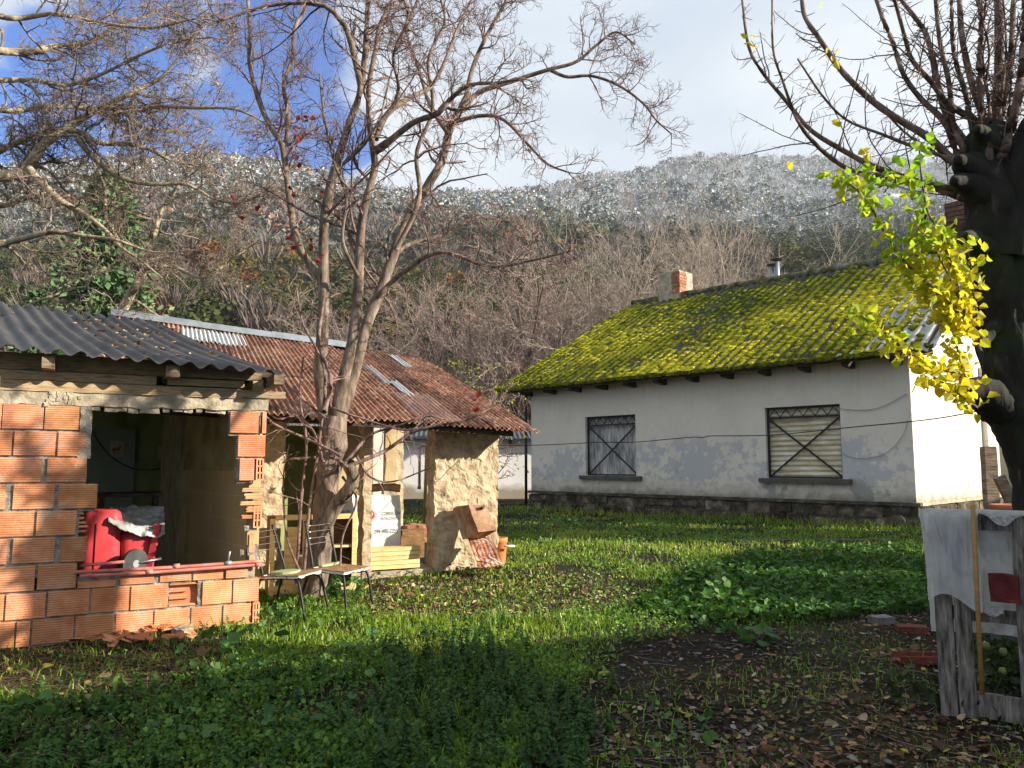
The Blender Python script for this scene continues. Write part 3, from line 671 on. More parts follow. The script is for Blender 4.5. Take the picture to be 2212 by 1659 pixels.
g.build('ridge_flashing', m_galv, adobe)
g = G(); g.bar(roofpt(0, .985) + [0, .05, -.02], roofpt(1, .985) + [0, .05, -.02], .05, .10); g.build('ridge_board', m_darkwood, adobe)
g = G(); g.bar(roofpt(.05, .04) - [0, 0, .07], roofpt(.98, .04) - [0, 0, .07], .06, .08); g.bar(roofpt(.03, .5) - [0, 0, .07], roofpt(.98, .5) - [0, 0, .07], .06, .08); g.build('purlin', m_darkwood, adobe)

# ------------------------------------------------------------------ white outbuilding behind
m_white, n, l, b = newmat('limewash')
tc = n.new('ShaderNodeTexCoord'); nz = n.new('ShaderNodeTexNoise'); nz.inputs['Scale'].default_value = 3; nz.inputs['Detail'].default_value = 7; l.new(tc.outputs['Object'], nz.inputs[0])
sx = n.new('ShaderNodeSeparateXYZ'); l.new(tc.outputs['Object'], sx.inputs[0])
ma = n.new('ShaderNodeMath'); ma.operation = 'MULTIPLY_ADD'; ma.inputs[1].default_value = -.5; l.new(nz.outputs[0], ma.inputs[0]); l.new(sx.outputs[2], ma.inputs[2])
cr = n.new('ShaderNodeValToRGB'); l.new(ma.outputs[0], cr.inputs[0]); e = cr.color_ramp.elements
e[0].position = .0; e[0].color = (.34, .29, .22, 1); e[1].position = .22; e[1].color = (.78, .77, .75, 1)
l.new(cr.outputs[0], b.inputs['Base Color']); b.inputs['Roughness'].default_value = .95
WF = Frame(*at(1010, 1000, 24.5)[:2], 86)
wz = .42
wb = thing('white_outbuilding', WF(0, 0, wz), 'long low white outbuilding with a dark sheet roof behind the adobe house', 'outbuilding')
wtop = WF.hit(1115, 948)[1]
g = G(); g.rough(WF, -6, 4.0, 0, .2, wz - .1, wtop, .2, .01, 2, 3); g.build('wall', m_white, wb)
g = G(); sheet(g, WF(-6.2, -.35, wtop - .0), WF(4.3, -.35, wtop - .0), WF(-6.2, 2.2, wtop + .62), WF(4.3, 2.2, wtop + .62), 70, .02, nu=6, nv=4); g.build('roof', m_darkroof, wb, smooth=True)
for k in range(9):
    g = G(); s = -5.6 + k * 1.15; g.box(WF, s, s + .09, -.24, .05, wtop - .16, wtop - .05); g.build('rafter', m_darkwood, wb)
# ------------------------------------------------------------------ white house with the mossy roof
HB = gr(1983, 1145); HF = Frame(HB[0], HB[1], -45)          # s runs left and away; d must run inwards (to the right and away)
HF.w = np.array([cos(R(45)), cos(R(45)), 0])
HZ = .45; HL = 8.69; HW = 5.2; PZ = .885; EZ = 3.27
house = thing('white_house', HF(HL / 2, HW / 2, HZ), 'white plastered house with a moss covered roof, two barred windows and a stone plinth', 'house')
m_plaster, n, l, b = newmat('stained_white_plaster')
tc = n.new('ShaderNodeTexCoord'); sx = n.new('ShaderNodeSeparateXYZ'); l.new(tc.outputs['Object'], sx.inputs[0])
def N(scale, det=8, st=(1, 1, 1), rough=.6):
    mp = n.new('ShaderNodeMapping'); mp.inputs['Scale'].default_value = st; l.new(tc.outputs['Object'], mp.inputs[0])
    q = n.new('ShaderNodeTexNoise'); q.inputs['Scale'].default_value = scale; q.inputs['Detail'].default_value = det; q.inputs['Roughness'].default_value = rough; l.new(mp.outputs[0], q.inputs['Vector']); return q.outputs[0]
def MR(v, a, c, d0=0., d1=1., smooth=True):
    q = n.new('ShaderNodeMapRange'); q.inputs[1].default_value = a; q.inputs[2].default_value = c; q.inputs[3].default_value = d0; q.inputs[4].default_value = d1; l.new(v, q.inputs[0]); return q.outputs[0]
def MA(op, a, c):
    q = n.new('ShaderNodeMath'); q.operation = op
    for i, v in enumerate((a, c)):
        if isinstance(v, (int, float)): q.inputs[i].default_value = v
        else: l.new(v, q.inputs[i])
    return q.outputs[0]
def MIX(f, a, c):
    q = n.new('ShaderNodeMix'); q.data_type = 'RGBA'; l.new(f, q.inputs[0])
    for i, v in ((6, a), (7, c)):
        if isinstance(v, tuple): q.inputs[i].default_value = (*v, 1)
        else: l.new(v, q.inputs[i])
    return q.outputs[2]
z = sx.outputs[2]                                              # height above the house's foot
base = MIX(MR(N(1.1), .35, .7), (.79, .735, .645), (.70, .64, .55))
base = MIX(MR(N(9), .5, .75, 0, .35), base, (.58, .54, .47))
# flaked paint: grey undercoat in a belt at window height
belt = MA('MULTIPLY', MR(z, .45, .8), MR(z, 1.9, 1.45))
fl = MA('ADD', MA('MULTIPLY', N(.9, 3), .55), MA('MULTIPLY', N(5, 9, rough=.72), .75))
thr = MA('MULTIPLY', MR(MA('ADD', fl, MA('MULTIPLY', belt, .20)), .85, .875), belt)
base = MIX(thr, base, (.53, .53, .535))
thr2 = MA('MULTIPLY', MR(MA('ADD', N(1.3, 3), MA('MULTIPLY', N(7, 9, rough=.7), .4)), .78, .82), MR(z, 1.2, .7, 0, 1))
base = MIX(thr2, base, (.36, .36, .37))
# dirt splashed up from the plinth, streaks under the eave
damp = MR(MA('ADD', z, MA('MULTIPLY', N(5, 8), -.45)), .36, .20)
base = MIX(MA('MULTIPLY', damp, .85), base, (.16, .15, .12))
damp2 = MR(MA('ADD', z, MA('MULTIPLY', N(9, 8), -.9)), .40, .12)
base = MIX(MA('MULTIPLY', damp2, .4), base, (.30, .27, .22))
st = MA('MULTIPLY', MR(N(3, 6, (6, 6, .4)), .52, .72), MR(z, 1.9, 2.8, 0, .35)); base = MIX(st, base, (.45, .38, .28))
l.new(base, b.inputs['Base Color']); b.inputs['Roughness'].default_value = .92; b.inputs['Specular IOR Level'].default_value = .2
bp = n.new('ShaderNodeBump'); bp.inputs['Strength'].default_value = .35; bp.inputs['Distance'].default_value = .012; l.new(N(26), bp.inputs['Height']); l.new(bp.outputs[0], b.inputs['Normal'])
W1 = (5.575, 6.975, 1.27, 2.60); W2 = (1.175, 2.585, 1.26, 2.58)
def holed(g, s0, s1, z0, z1, d0, d1, holes):
    xs = sorted({s0, s1, *[h[0] for h in holes], *[h[1] for h in holes]}); zs_ = sorted({z0, z1, *[h[2] for h in holes], *[h[3] for h in holes]})
    for a, c in zip(xs[:-1], xs[1:]):
        for e, f in zip(zs_[:-1], zs_[1:]):
            if any(h[0] <= a + 1e-6 and c - 1e-6 <= h[1] and h[2] <= e + 1e-6 and f - 1e-6 <= h[3] for h in holes): continue
            P = HF([a, c, c, a] * 2, [d0, d0, d1, d1] * 2, [e] * 4 + [f] * 4); g.add(P, BOXF)
g = G(); holed(g, .0, HL, PZ - .05, EZ + .1, 0, .25, (W1, W2)); g.build('front_wall', m_plaster, house)
RZ = 5.98
# gable wall: five-sided, faces the sun
g = G()
REZ = 5.15
pts = [(.25, PZ - .05), (HW, PZ - .05), (HW, REZ - .08), (4.0, RZ - .12), (.25, EZ + .22)]
for s, fl in ((0.0, 1), (.25, 0)):
    P = [HF(s, d, zz) for d, zz in pts]; g.add(P, np.array([[0, 1, 2, 3, 4]])[:, ::-1] if fl else np.array([[0, 1, 2, 3, 4]]))
P = [HF(0, d, zz) for d, zz in pts] + [HF(.25, d, zz) for d, zz in pts]
g.add(P, np.array([[i, (i + 1) % 5, 5 + (i + 1) % 5, 5 + i] for i in range(5)]))
g.build('gable_wall', m_plaster, house)
g = G(); P = [HF(HL, d, zz) for d, zz in pts] + [HF(HL - .25, d, zz) for d, zz in pts]
g.add(P[:5], np.array([[0, 1, 2, 3, 4]])); g.add(P[5:], np.array([[4, 3, 2, 1, 0]])); g.build('far_gable_wall', m_plaster, house)
g = G(); holed(g, .0, HL, PZ - .05, REZ - .1, HW + .003, HW + .2, ()); g.build('back_wall', m_plaster, house)
# the bend in the gable: a pilaster and downpipe
pd = Frame(*HF(0, 0, 0)[:2], 45).hit(2126, 1000)[0]
g = G(); g.box(HF, -.10, -.003, pd, pd + .28, HZ, 3.5); g.build('pilaster', m_plaster, house)
m_pvc = mat('grey_pipe', [(.30, .30, .31), (.42, .42, .43)], 5, .6, .05)
m_stone = mat('plinth_stone', [(.025, .022, .018), (.075, .062, .05), (.20, .17, .135)], 5, .95, .9, 26, attr=True)
rs = np.random.default_rng(12); gs = G(); gmn = G()
def stones(along, L, seed):
    for row, (z0, z1) in enumerate(((HZ - .12, HZ + .17), (HZ + .18, PZ - .055))):
        s = -.02 + (row * .1)
        while s < L:
            w = rs.uniform(.22, .75); e = min(s + w, L + .02)
            if e - s > .08:
                c = np.ones(3) * rs.uniform(.5, 1.5) * np.array([1, rs.uniform(.92, 1), rs.uniform(.82, 1)])
                q = rs.uniform(-.015, .015)
                a = (s + .008, e - .008, -.05 - q, .06) if along == 's' else None
                fr = HF if along == 's' else HF2
                gs.rough(fr, s + .008, e - .008, -.055 - q, .06, z0 + .004 + rs.uniform(-.03, .05), z1 - rs.uniform(-.02, .05), .045, .03, 9, seed + int(s * 40) + row, 3, c)
            s = e
HF2 = Frame(*HF(0, 0, 0)[:2], 45); HF2.w = np.array([-cos(R(45)), cos(R(45)), 0])
stones('s', HL, 1); stones('d', HW, 500)
gs.build('plinth_stones', m_stone, house)
m_moss_ledge = mat('mossy_ledge', [(.03, .03, .018), (.075, .07, .048), (.16, .145, .11)], 6, .95, .7, 40)
g = G(); g.rough(HF, -.03, HL, -.03, .10, HZ - .1, PZ - .06, .1, .008, 6, 3); g.rough(HF2, -.0, HW, -.03, .10, HZ - .1, PZ - .06, .1, .008, 6, 3); g.build('plinth_mortar', m_moss_ledge, house)
g = G(); g.rough(HF, -.085, HL + .05, -.085, .02, PZ - .05, PZ + .005, .07, .008, 7, 5); g.build('plinth_ledge', m_moss_ledge, house)
g = G(); g.rough(HF2, .03, HW, -.075, .0, PZ - .05, PZ + .005, .07, .008, 7, 5); g.build('side_ledge', m_concrete, house)
# windows: sill, iron grille with zigzag and cross, sheet or shutter behind
m_sill = mat('slate_sill', [(.07, .065, .06), (.13, .12, .11)], 6, .8, .3, 40)
m_screen, n, l, b = newmat('woven_plastic')
tc = n.new('ShaderNodeTexCoord'); nzs = n.new('ShaderNodeTexNoise'); nzs.inputs['Scale'].default_value = 6; mp = n.new('ShaderNodeMapping'); mp.inputs['Scale'].default_value = (3, 3, .5); l.new(tc.outputs['Object'], mp.inputs[0]); l.new(mp.outputs[0], nzs.inputs['Vector'])
cr = n.new('ShaderNodeValToRGB'); l.new(nzs.outputs[0], cr.inputs[0]); cr.color_ramp.elements[0].position = .35; cr.color_ramp.elements[0].color = (.22, .21, .20, 1); cr.color_ramp.elements[1].position = .65; cr.color_ramp.elements[1].color = (.58, .58, .59, 1)
l.new(cr.outputs[0], b.inputs['Base Color']); b.inputs['Roughness'].default_value = .45
m_shutter = mat('slatted_shutter', [(.45, .36, .21), (.68, .60, .43), (.78, .76, .70)], 3, .5, .1, 30, stretch=(1, 1, 6))
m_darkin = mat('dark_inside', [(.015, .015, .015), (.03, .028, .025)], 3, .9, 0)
for wi, (a, c, z0, z1) in enumerate((W1, W2)):
    fr = G(); t = .035; d = .07
    zb = z1 - .215
    fr.box(HF, a, a + t, d, d + t, z0, z1); fr.box(HF, c - t, c, d, d + t, z0, z1); fr.box(HF, a + t, c - t, d, d + t, z0, z0 + t); fr.box(HF, a + t, c - t, d, d + t, z1 - t, z1); fr.box(HF, a + t, c - t, d, d + t, zb, zb + t)
    w = fr.build('window', m_iron, house)
    gg = G(); nz_ = 6; xs = np.linspace(a + t, c - t, 2 * nz_ + 1)
    for i in range(2 * nz_): gg.bar(HF(xs[i], d + .018, (zb + t if i % 2 == 0 else z1 - t)), HF(xs[i + 1], d + .018, (z1 - t if i % 2 == 0 else zb + t)), .012, .014)
    gg.bar(HF(a + t, d + .012, z0 + t), HF(c - t, d + .012, zb), .014, .034); gg.bar(HF(a + t, d + .026, zb), HF(c - t, d + .026, z0 + t), .014, .034)
    gg.build('grille', m_iron, w)
    if wi == 0:
        u, v = np.meshgrid(np.linspace(a, c, 90), np.linspace(z0, z1, 30), indexing='ij')
        dd = .165 + .022 * np.sin((u - a) * 34 + 2 * vn2(u * 2, v * 1.5, 1, 3)) * (.4 + vn2(u * 3, v, 1, 9)) + .02 * vn2(u * 5, v * 4, 1, 5, 2)
        g = G(); g.add(HF(u, dd, v), gridf(90, 30)); g.build('plastic_screen', m_screen, w, smooth=True)
    else:
        v = np.linspace(z0, z1, 160); ph = (v - z0) / .092 * 2 * pi
        g = G(); P = np.stack([HF(np.full(160, q), .15 + .016 * np.sin(ph), v) for q in (a, (a + c) / 2, c)], 0); g.add(P, gridf(3, 160)); g.build('slatted_shutter', m_shutter, w, smooth=True)
    g = G(); g.box(HF, a - .02, c + .02, .245, .30, z0 - .05, z1 + .05); g.build('room_shade_panel', m_darkin, w)  # near-black panel, its colour stands in for the shade of the room
    g = G(); g.rough(HF, a - .16, c + .13, -.09, .06, z0 - .085, z0 - .002, .06, .006, 7, 3 + wi); g.build('sill', m_sill, w)
# rafters and fascia
for k in range(12):
    g = G(); s = .10 + k * .775
    P = HF([s, s + .09, s + .09, s] * 2, [-.42, -.42, .1, .1, -.42, -.42, .1, .1], [EZ - .02, EZ - .02, EZ - .10, EZ - .10, EZ + .03, EZ + .03, EZ + .26, EZ + .26])
    P[[0, 1]] = HF([s, s + .09], [-.36, -.36], [EZ - .07, EZ - .07])
    g.hexa(P); g.build('rafter', m_darkwood, house)
g = G(); g.rough(HF, -.50, 9.15, -.47, -.425, EZ - .02, EZ + .055, .15, .012, 3, 8); g.build('fascia_board', m_darkwood, house)
g = G()
P = np.stack([HF(-.42, -.44, EZ - .03), HF(-.36, -.44, EZ - .03), HF(-.36, 4, RZ - .10), HF(-.42, 4, RZ - .10), HF(-.42, -.44, EZ + .10), HF(-.36, -.44, EZ + .10), HF(-.36, 4, RZ + .03), HF(-.42, 4, RZ + .03)]); g.hexa(P); g.build('barge_board', m_darkwood, house)
# the roof: corrugated cement sheets, and the moss cushions grown on them
m_cement = mat('cement_sheet', [(.20, .19, .17), (.34, .33, .30), (.46, .45, .42)], 4, .9, .5, 30, attr=True)
C00, C10, C01, C11 = HF(-.55, -.52, EZ + .04), HF(9.46, -.52, EZ + .05), HF(-.45, 4.0, RZ), HF(8.50, 4.0, RZ + .08)
NWV = 46
nu_, nv_ = 560, 250
u, v = np.meshgrid(np.linspace(0, 1, nu_), np.linspace(0, 1, nv_), indexing='ij')
P = (C00 * (1 - u)[..., None] + C10 * u[..., None]) * (1 - v)[..., None] + (C01 * (1 - u)[..., None] + C11 * u[..., None]) * v[..., None]
wave = np.cos(u * NWV * 2 * pi)
lap = .018 * (1 - np.mod(v * 3.0, 1))                               # three lapped tiers of sheets
P[..., 2] += .030 * wave + lap + (vn2(u * 9, v * 5, 1, 31, 3) - .5) * .05
nrm = np.cross(C10 - C00, C01 - C00); nrm /= np.linalg.norm(nrm); nrm = nrm if nrm[2] > 0 else -nrm
Cr = np.ones(u.shape + (3,)) * np.clip(.20 + 1.0 * np.clip((.16 - u + .05 * vn2(u * 20, v * 9, 1, 8)) / .08, 0, 1), 0, 1.3)[..., None]
g = G(); F = gridf(nu_, nv_); g.add(P, F, Cr.reshape(-1, 3)); Q = P - nrm * .012; g.add(Q, F[:, ::-1])
for e0, e1 in ((P[:, 0], Q[:, 0]), (P[:, -1], Q[:, -1]), (P[0], Q[0]), (P[-1], Q[-1])): g.add(np.stack([e0, e1], 1), gridf(len(e0), 2))
roof = g.build('roof', m_cement, house, smooth=True)
# moss height: cushions in the valleys, ledge-like, thinner on the ridges of the corrugation, bare at the right-hand end
Uc, Vc = u * 9.8, v * 4.9                                            # metres along and up the roof
H = np.full(u.shape, -.03)
rm = np.random.default_rng(77); du, dv = 9.8 / (nu_ - 1), 4.9 / (nv_ - 1)
nc = 8600
cw = rm.integers(0, NWV, nc); cu = (cw + .5 + rm.normal(0, .2, nc)) / NWV * 9.8; cv = rm.random(nc) * 4.95
cov = vn2(cu * .55, cv * .7, 1, 41, 3)
right = np.clip((cu - .35) / 1.3, 0, 1); topb = np.clip((4.75 - cv) / .5, 0.15, 1)
keep = rm.random(nc) < np.clip((cov - .14) * 3.0, .10, 1) * (.12 + .88 * right) * topb
for a, c in zip(cu[keep], cv[keep]):
    ra = rm.uniform(.06, .15); rv = ra * rm.uniform(.3, .6); hh = rm.uniform(.03, .085)
    i0, i1 = max(0, int((a - ra) / du)), min(nu_, int((a + ra) / du) + 2); j0, j1 = max(0, int((c - rv) / dv)), min(nv_, int((c + rv) / dv) + 2)
    if i0 >= i1 or j0 >= j1: continue
    q = 1 - ((Uc[i0:i1, j0:j1] - a) / ra) ** 2 - (np.where(Vc[i0:i1, j0:j1] < c - .3 * rv, 1.6, .77) * (Vc[i0:i1, j0:j1] - c + .3 * rv) / rv) ** 2
    hq = np.where(q > 0, hh * np.sqrt(np.clip(q, 0, 1)) - .008, -.03)
    H[i0:i1, j0:j1] = np.maximum(H[i0:i1, j0:j1], hq)
wl_ = .5 - .5 * wave
surf = np.where(H > -.01, H * (.35 + .9 * wl_) + .012 * (vn2(Uc, Vc, 42, 51, 2) - .5) + .006 * (vn2(Uc, Vc, 90, 52) - .5), -.03)
crest = (wave > .72 - .5 * vn2(Uc * 1.5, Vc * .7, 1, 81, 2)) & (vn2(Uc * 3, Vc * 2.2, 1, 82, 2) > .50)
surf = np.where(crest, np.minimum(surf, -.008), surf)
M = P + nrm * surf[..., None]
cushion = np.clip((surf + .01) / .06, 0, 1)
yel = np.clip((vn2(Uc * .5, Vc * .5, 1, 61, 3) - .30) * 1.5 + .9 * (cushion - .55), 0, 1)
ca, cb = np.array([.05, .085, .008]), np.array([.60, .53, .04])
Cm = ca * (1 - yel[..., None]) + cb * yel[..., None]
Cm *= (.75 + .5 * vn2(Uc, Vc, 60, 71))[..., None]
m_moss = mat('moss', [(.72, .72, .72), (1.15, 1.12, 1.0)], 60, 1., .8, 120, attr=True, spec=.05)
keepf = (np.maximum.reduce([surf[:-1, :-1], surf[1:, :-1], surf[:-1, 1:], surf[1:, 1:]]) > -.02).ravel()
g = G(); g.add(M, gridf(nu_, nv_)[keepf], Cm.reshape(-1, 3)); ms = g.build('moss', m_moss, roof, smooth=False)
# tufts hanging over the eave
gt = G(); k = 0
for a in np.arange(0, 9.7, .03):
    if rm.random() < .75 * min(1, max(.1, (a - .3))):
        p = C00 * (1 - a / 9.8) + C10 * a / 9.8 + nrm * (.02 * rm.random() + .01) ; q = .025 + .025 * rm.random()
        gt.rough(Frame(p[0], p[1], -45 + rm.normal() * 20), -q, q, -q * .8, q * .8, p[2] - q * .8, p[2] + q * .7, .02, .014, 30, int(a * 100), 2, np.array([.12, .13, .012]) * rm.uniform(.5, 1.5))
gt.build('eave_moss', m_moss, roof)
# back slope and ridge cap
g = G(); sheet(g, HF(-.45, HW + .5, REZ - .25), HF(9.2, HW + .5, REZ - .2), HF(-.45, 4.0, RZ), HF(8.5, 4.0, RZ + .08), NWV, .03, nu=6, nv=6); g.build('rear_roof', m_cement, house, smooth=True)
g = G(); q = 60
pp = np.linspace(0, 1, q); ctr = HF(-.45, 4.0, RZ + .03) * (1 - pp)[:, None] + HF(8.5, 4.0, RZ + .11) * pp[:, None]; ctr[:, 2] += (vn2(pp * 20, pp * 0, 1, 5, 2) - .5) * .035
g.tube(ctr, .085, 8); g.build('ridge_cap', mat('mossy_ridge', [(.03, .035, .012), (.10, .10, .04), (.26, .25, .22)], 5, 1, .8, 40), house, smooth=True)
# chimneys and flues
m_oldbrick = mat('old_brick', [(.20, .075, .045), (.34, .15, .09), (.42, .24, .17)], 14, .95, .8, 50, attr=True)
def hchim(px, py, d): return HF.hit(px, py, d)
sA, zA = hchim(1460, 632, 4.2); ch = HF(sA, 4.2, zA)
CF = Frame(ch[0], ch[1], -45); CF.w = HF.w
zt_ = hchim(1460, 592, 4.2)[1]
g = G(); g.rough(CF, -.33, .33, -.33, .33, zA - .5, zt_, .05, .02, 7, 3); chn = g.build('chimney', m_concrete, house)
g = G(); rc = np.random.default_rng(2)
for k in range(7):
    z0 = zA - .10 + k * .085
    g.rough(CF, -.345, -.12 + .06 * rc.random(), -.345, -.02 + .05 * rc.random(), z0, z0 + .072, .035, .012, 15, k, 2, np.ones(3) * rc.uniform(.7, 1.3))
g.build('exposed_bricks', m_oldbrick, chn)
for px, top, r in ((1668, 578, .055), (1678, 566, .06)):
    s, zt_ = hchim(px, top, 4.4); b0 = HF(s, 4.4, RZ - .2)
    g = G(); g.tube([b0, [b0[0], b0[1], zt_]], r, 10); f = g.build('flue_pipe', m_galv, house, smooth=True)
    g = G(); g.tube([[b0[0], b0[1], zt_ + .05], [b0[0], b0[1], zt_ + .07], [b0[0], b0[1], zt_ + .11]], [.13, .14, .03], 12); g.build('flue_cap', m_iron, f)
s, z0 = hchim(2080, 545, 4.3); zt_ = hchim(2080, 438, 4.3)[1]; c = HF(s, 4.3, z0); CF2 = Frame(c[0], c[1], -45); CF2.w = HF.w
g = G()
for k in range(14):
    zz0 = z0 - .4 + k * (zt_ - z0 + .4) / 14
    g.rough(CF2, -.24, .24, -.24, .24, zz0, zz0 + (zt_ - z0 + .4) / 14 - .012, .06, .012, 12, k, 2, np.array([.32, .4, .45]) * rc.uniform(.6, 1.3))
g.build('chimney', m_oldbrick, house)
# downpipe at the far corner
p = HF(HL + .10, -.08, 0); g = G(); g.tube([[p[0], p[1], HZ], [p[0], p[1], EZ]], .035, 8); g.build('downpipe', m_iron, house, smooth=True)
# ------------------------------------------------------------------ bare trees
def nrm_(a): return a / (np.linalg.norm(a, axis=-1, keepdims=True) + 1e-9)
def grow(r, P0, D0, L, R0, m=6, wander=.25, trop=(0, 0, 0), tip=.35):
    n = len(P0); P = np.zeros((n, m, 3)); P[:, 0] = P0; D = nrm_(D0); st = (L / (m - 1))[:, None]; drift = r.normal(size=(n, 3)) * wander * .5
    for i in range(1, m):
        D = nrm_(D + r.normal(size=(n, 3)) * wander + drift + np.asarray(trop)); P[:, i] = P[:, i - 1] + D * st
    return P, R0[:, None] * np.linspace(1, tip, m)[None]
def shoots(r, P, Rd, per, t0=.25, t1=1., ang=(35, 75), lenf=(.3, .6), rf=.6, rmin=.0025, flat=None):
    """starts for side branches along paths: positions, directions, lengths, radii"""
    n, m, _ = P.shape; idx = np.repeat(np.arange(n), per); k = len(idx)
    t = (t0 + (t1 - t0) * r.random(k)) * (m - 1 - 1e-4); i = t.astype(int); f = (t - i)[:, None]
    p = P[idx, i] * (1 - f) + P[idx, i + 1] * f; T = nrm_(P[idx, i + 1] - P[idx, i])
    x = r.normal(size=(k, 3))
    if flat is not None: x = x * np.asarray(flat)
    x = nrm_(x - (x * T).sum(1, keepdims=True) * T); a = np.radians(r.uniform(ang[0], ang[1], k))[:, None]
    D = T * np.cos(a) + x * np.sin(a)
    Lp = np.linalg.norm(np.diff(P, axis=1), axis=2).sum(1)[idx]
    L = Lp * r.uniform(lenf[0], lenf[1], k) * (1.15 - .6 * t / (m - 1))
    rr = Rd[idx, i] * rf * r.uniform(.6, 1., k)
    return p, D, L, np.maximum(rr, rmin)
def bark(name, cols, bscale=30): return mat(name, cols, 7, .92, .7, bscale, stretch=(3, 3, .8), spec=.15)
m_bark = bark('brown_bark', [(.07, .052, .04), (.17, .128, .10), (.30, .24, .195)])
m_twig = bark('reddish_twig', [(.085, .05, .045), (.19, .125, .11), (.30, .22, .20)])
m_lbark = bark('tan_bark', [(.18, .14, .09), (.34, .28, .19), (.46, .40, .30)])
m_ltwig = bark('tan_twig', [(.09, .065, .052), (.22, .17, .135), (.35, .285, .235)])
m_gtwig = bark('grey_twig', [(.20, .16, .13), (.36, .305, .25), (.50, .44, .375)])
m_ptwig = bark('pinkish_twig', [(.20, .135, .115), (.36, .265, .23), (.49, .39, .34)])
m_redleaf = mat('red_leaf', [(.20, .025, .015), (.33, .055, .03)], 6, .6, 0, trans=.4)

def traced(pts, Y0, Y1, r0, r1, n=26, wob=.0):
    """a limb followed in the picture, given its own distances; r in picture pixels -> metres"""
    q = spline(np.array(pts, float), n); yy_ = np.linspace(Y0, Y1, n)
    if wob: yy_ = yy_ + (vn2(np.arange(n) * .3, np.full(n, pts[0][0] * .7), 1, 5, 2) - .5) * wob
    P = np.array([at(a, b_, y) for (a, b_), y in zip(q, yy_)])
    return P, np.linspace(r0, r1, n) * yy_ / 1662

# the tree in front of the adobe house
rt = np.random.default_rng(21)
tb = gr(680, 1290)
tree = thing('bare_tree', tb, 'tall leafless tree with several brown stems in front of the adobe house', 'tree')
TY = tb[1]
g = G()
trunk = np.array([[676, 1315, 29], [680, 1280, 26], [690, 1200, 24], [702, 1100, 24], [712, 1010, 25], [722, 940, 28], [728, 900, 24]])
q = spline(trunk, 40); P = np.array([at(a, b_, TY) for a, b_, _ in q])
P[0, 2] -= .12; V, F = tubes(P[None], (q[:, 2] * TY / 1662)[None], 28, .26, 3); g.add(V, F)
P2, R2 = traced([(690, 1160), (728, 1090), (762, 1040), (752, 1000)], TY - .05, TY - .3, 16, 13); V, F = tubes(P2[None], R2[None], 14, .14, 5); g.add(V, F)   # cut stub on the right
P2, R2 = traced([(720, 1085), (700, 1010), (712, 900)], TY - .06, TY - .06, 14, 10); V, F = tubes(P2[None], R2[None], 12, .14, 6); g.add(V, F)
stems = [
 ([(716, 960), (699, 874), (692, 796), (696, 736), (700, 641), (699, 571), (698, 520), (703, 461), (714, 403), (737, 323), (760, 248), (780, 196), (766, 127), (749, 63), (714, 20), (685, 9), (639, 6), (582, 12), (512, 32), (430, 60)], 0, -.5, 24, 4),
 ([(700, 610), (678, 580), (652, 546), (637, 500), (631, 470), (622, 403), (613, 330), (605, 305), (576, 259), (553, 196), (538, 133), (541, 75), (535, -5)], .05, .8, 15, 6),
 ([(609, 318), (619, 300), (622, 242), (613, 184), (631, 127), (636, 63), (660, 15), (655, -20)], .4, .7, 8, 6),
 ([(722, 940), (734, 857), (752, 779), (769, 684), (775, 606), (778, 519), (785, 460), (798, 410), (810, 360), (806, 323), (796, 248), (798, 173), (812, 104), (822, 50), (852, -8)], 0, -.3, 21, 6),
 ([(806, 330), (841, 305), (893, 265), (945, 245), (974, 213), (1014, 184), (1070, 179), (1120, 172)], -.2, -.9, 12, 4),
 ([(812, 300), (835, 248), (881, 213), (927, 190), (956, 144), (985, 69), (1020, -5)], -.2, .5, 10, 4),
 ([(730, 930), (755, 840), (778, 753), (799, 684), (825, 623), (851, 546), (881, 473), (922, 403), (956, 346), (968, 288), (997, 231), (1012, 205)], .05, .9, 22, 12),
 ([(1000, 235), (1036, 199), (1114, 173), (1183, 151), (1244, 134), (1287, 99), (1330, 69), (1372, 96)], .85, 1.0, 9, 3),
 ([(1190, 152), (1225, 166), (1278, 164), (1339, 186), (1391, 225), (1417, 259), (1451, 290)], .95, .5, 6, 2.5),
 ([(985, 262), (1040, 250), (1088, 259), (1140, 311), (1183, 354), (1232, 374)], .8, .2, 7, 3),
 ([(780, 196), (789, 115), (792, 58), (796, -10)], -.2, -.1, 11, 8),
 ([(1004, 225), (1020, 150), (1050, 80), (1090, 10), (1110, -20)], .9, 1.2, 8, 5),
 ([(968, 290), (930, 230), (905, 150), (880, 70), (905, -10)], .6, 1.6, 7, 4),
 ([(845, 560), (880, 530), (960, 505), (1030, 470), (1100, 480)], .5, 1.5, 8, 3),
 ([(815, 640), (870, 590), (950, 545), (1060, 575), (1160, 560), (1240, 540)], .3, -.6, 9, 3),
 ([(775, 600), (740, 520), (748, 430), (722, 350), (700, 250), (690, 160)], -.2, -.8, 6, 3),
 ([(818, 280), (860, 200), (850, 120), (880, 40), (870, -10)], -.3, -.9, 6, 4),
 ([(856, 540), (905, 430), (900, 330), (935, 235), (925, 130), (960, 50), (950, -10)], .3, .2, 8, 4),
]
ST = []
for pts, y0, y1, r0, r1 in stems:
    P, Rr = traced(pts, TY + y0, TY + y1, r0 * (.64 if r0 > 14 else .74), r1 * .62, 30, .25); ST.append((P, Rr))
    k = 16 if r0 > 10 else 8
    V, F = tubes(P[None], Rr[None], k, .18 if r0 > 10 else .06, len(pts)); g.add(V, F)
g.build('trunk', m_bark, tree, smooth=True)
g = G()
SP = np.array([p for p, _ in ST]); SR = np.array([r for _, r in ST])
per = 17
p, D, L, r0 = shoots(rt, SP, SR, per, .30, 1., (30, 80), (.10, .30), .5, .006)
L = np.clip(L, .35, 1.6); P1, R1 = grow(rt, p, D, L, np.minimum(r0, .016), 8, .20, (0, 0, .05))
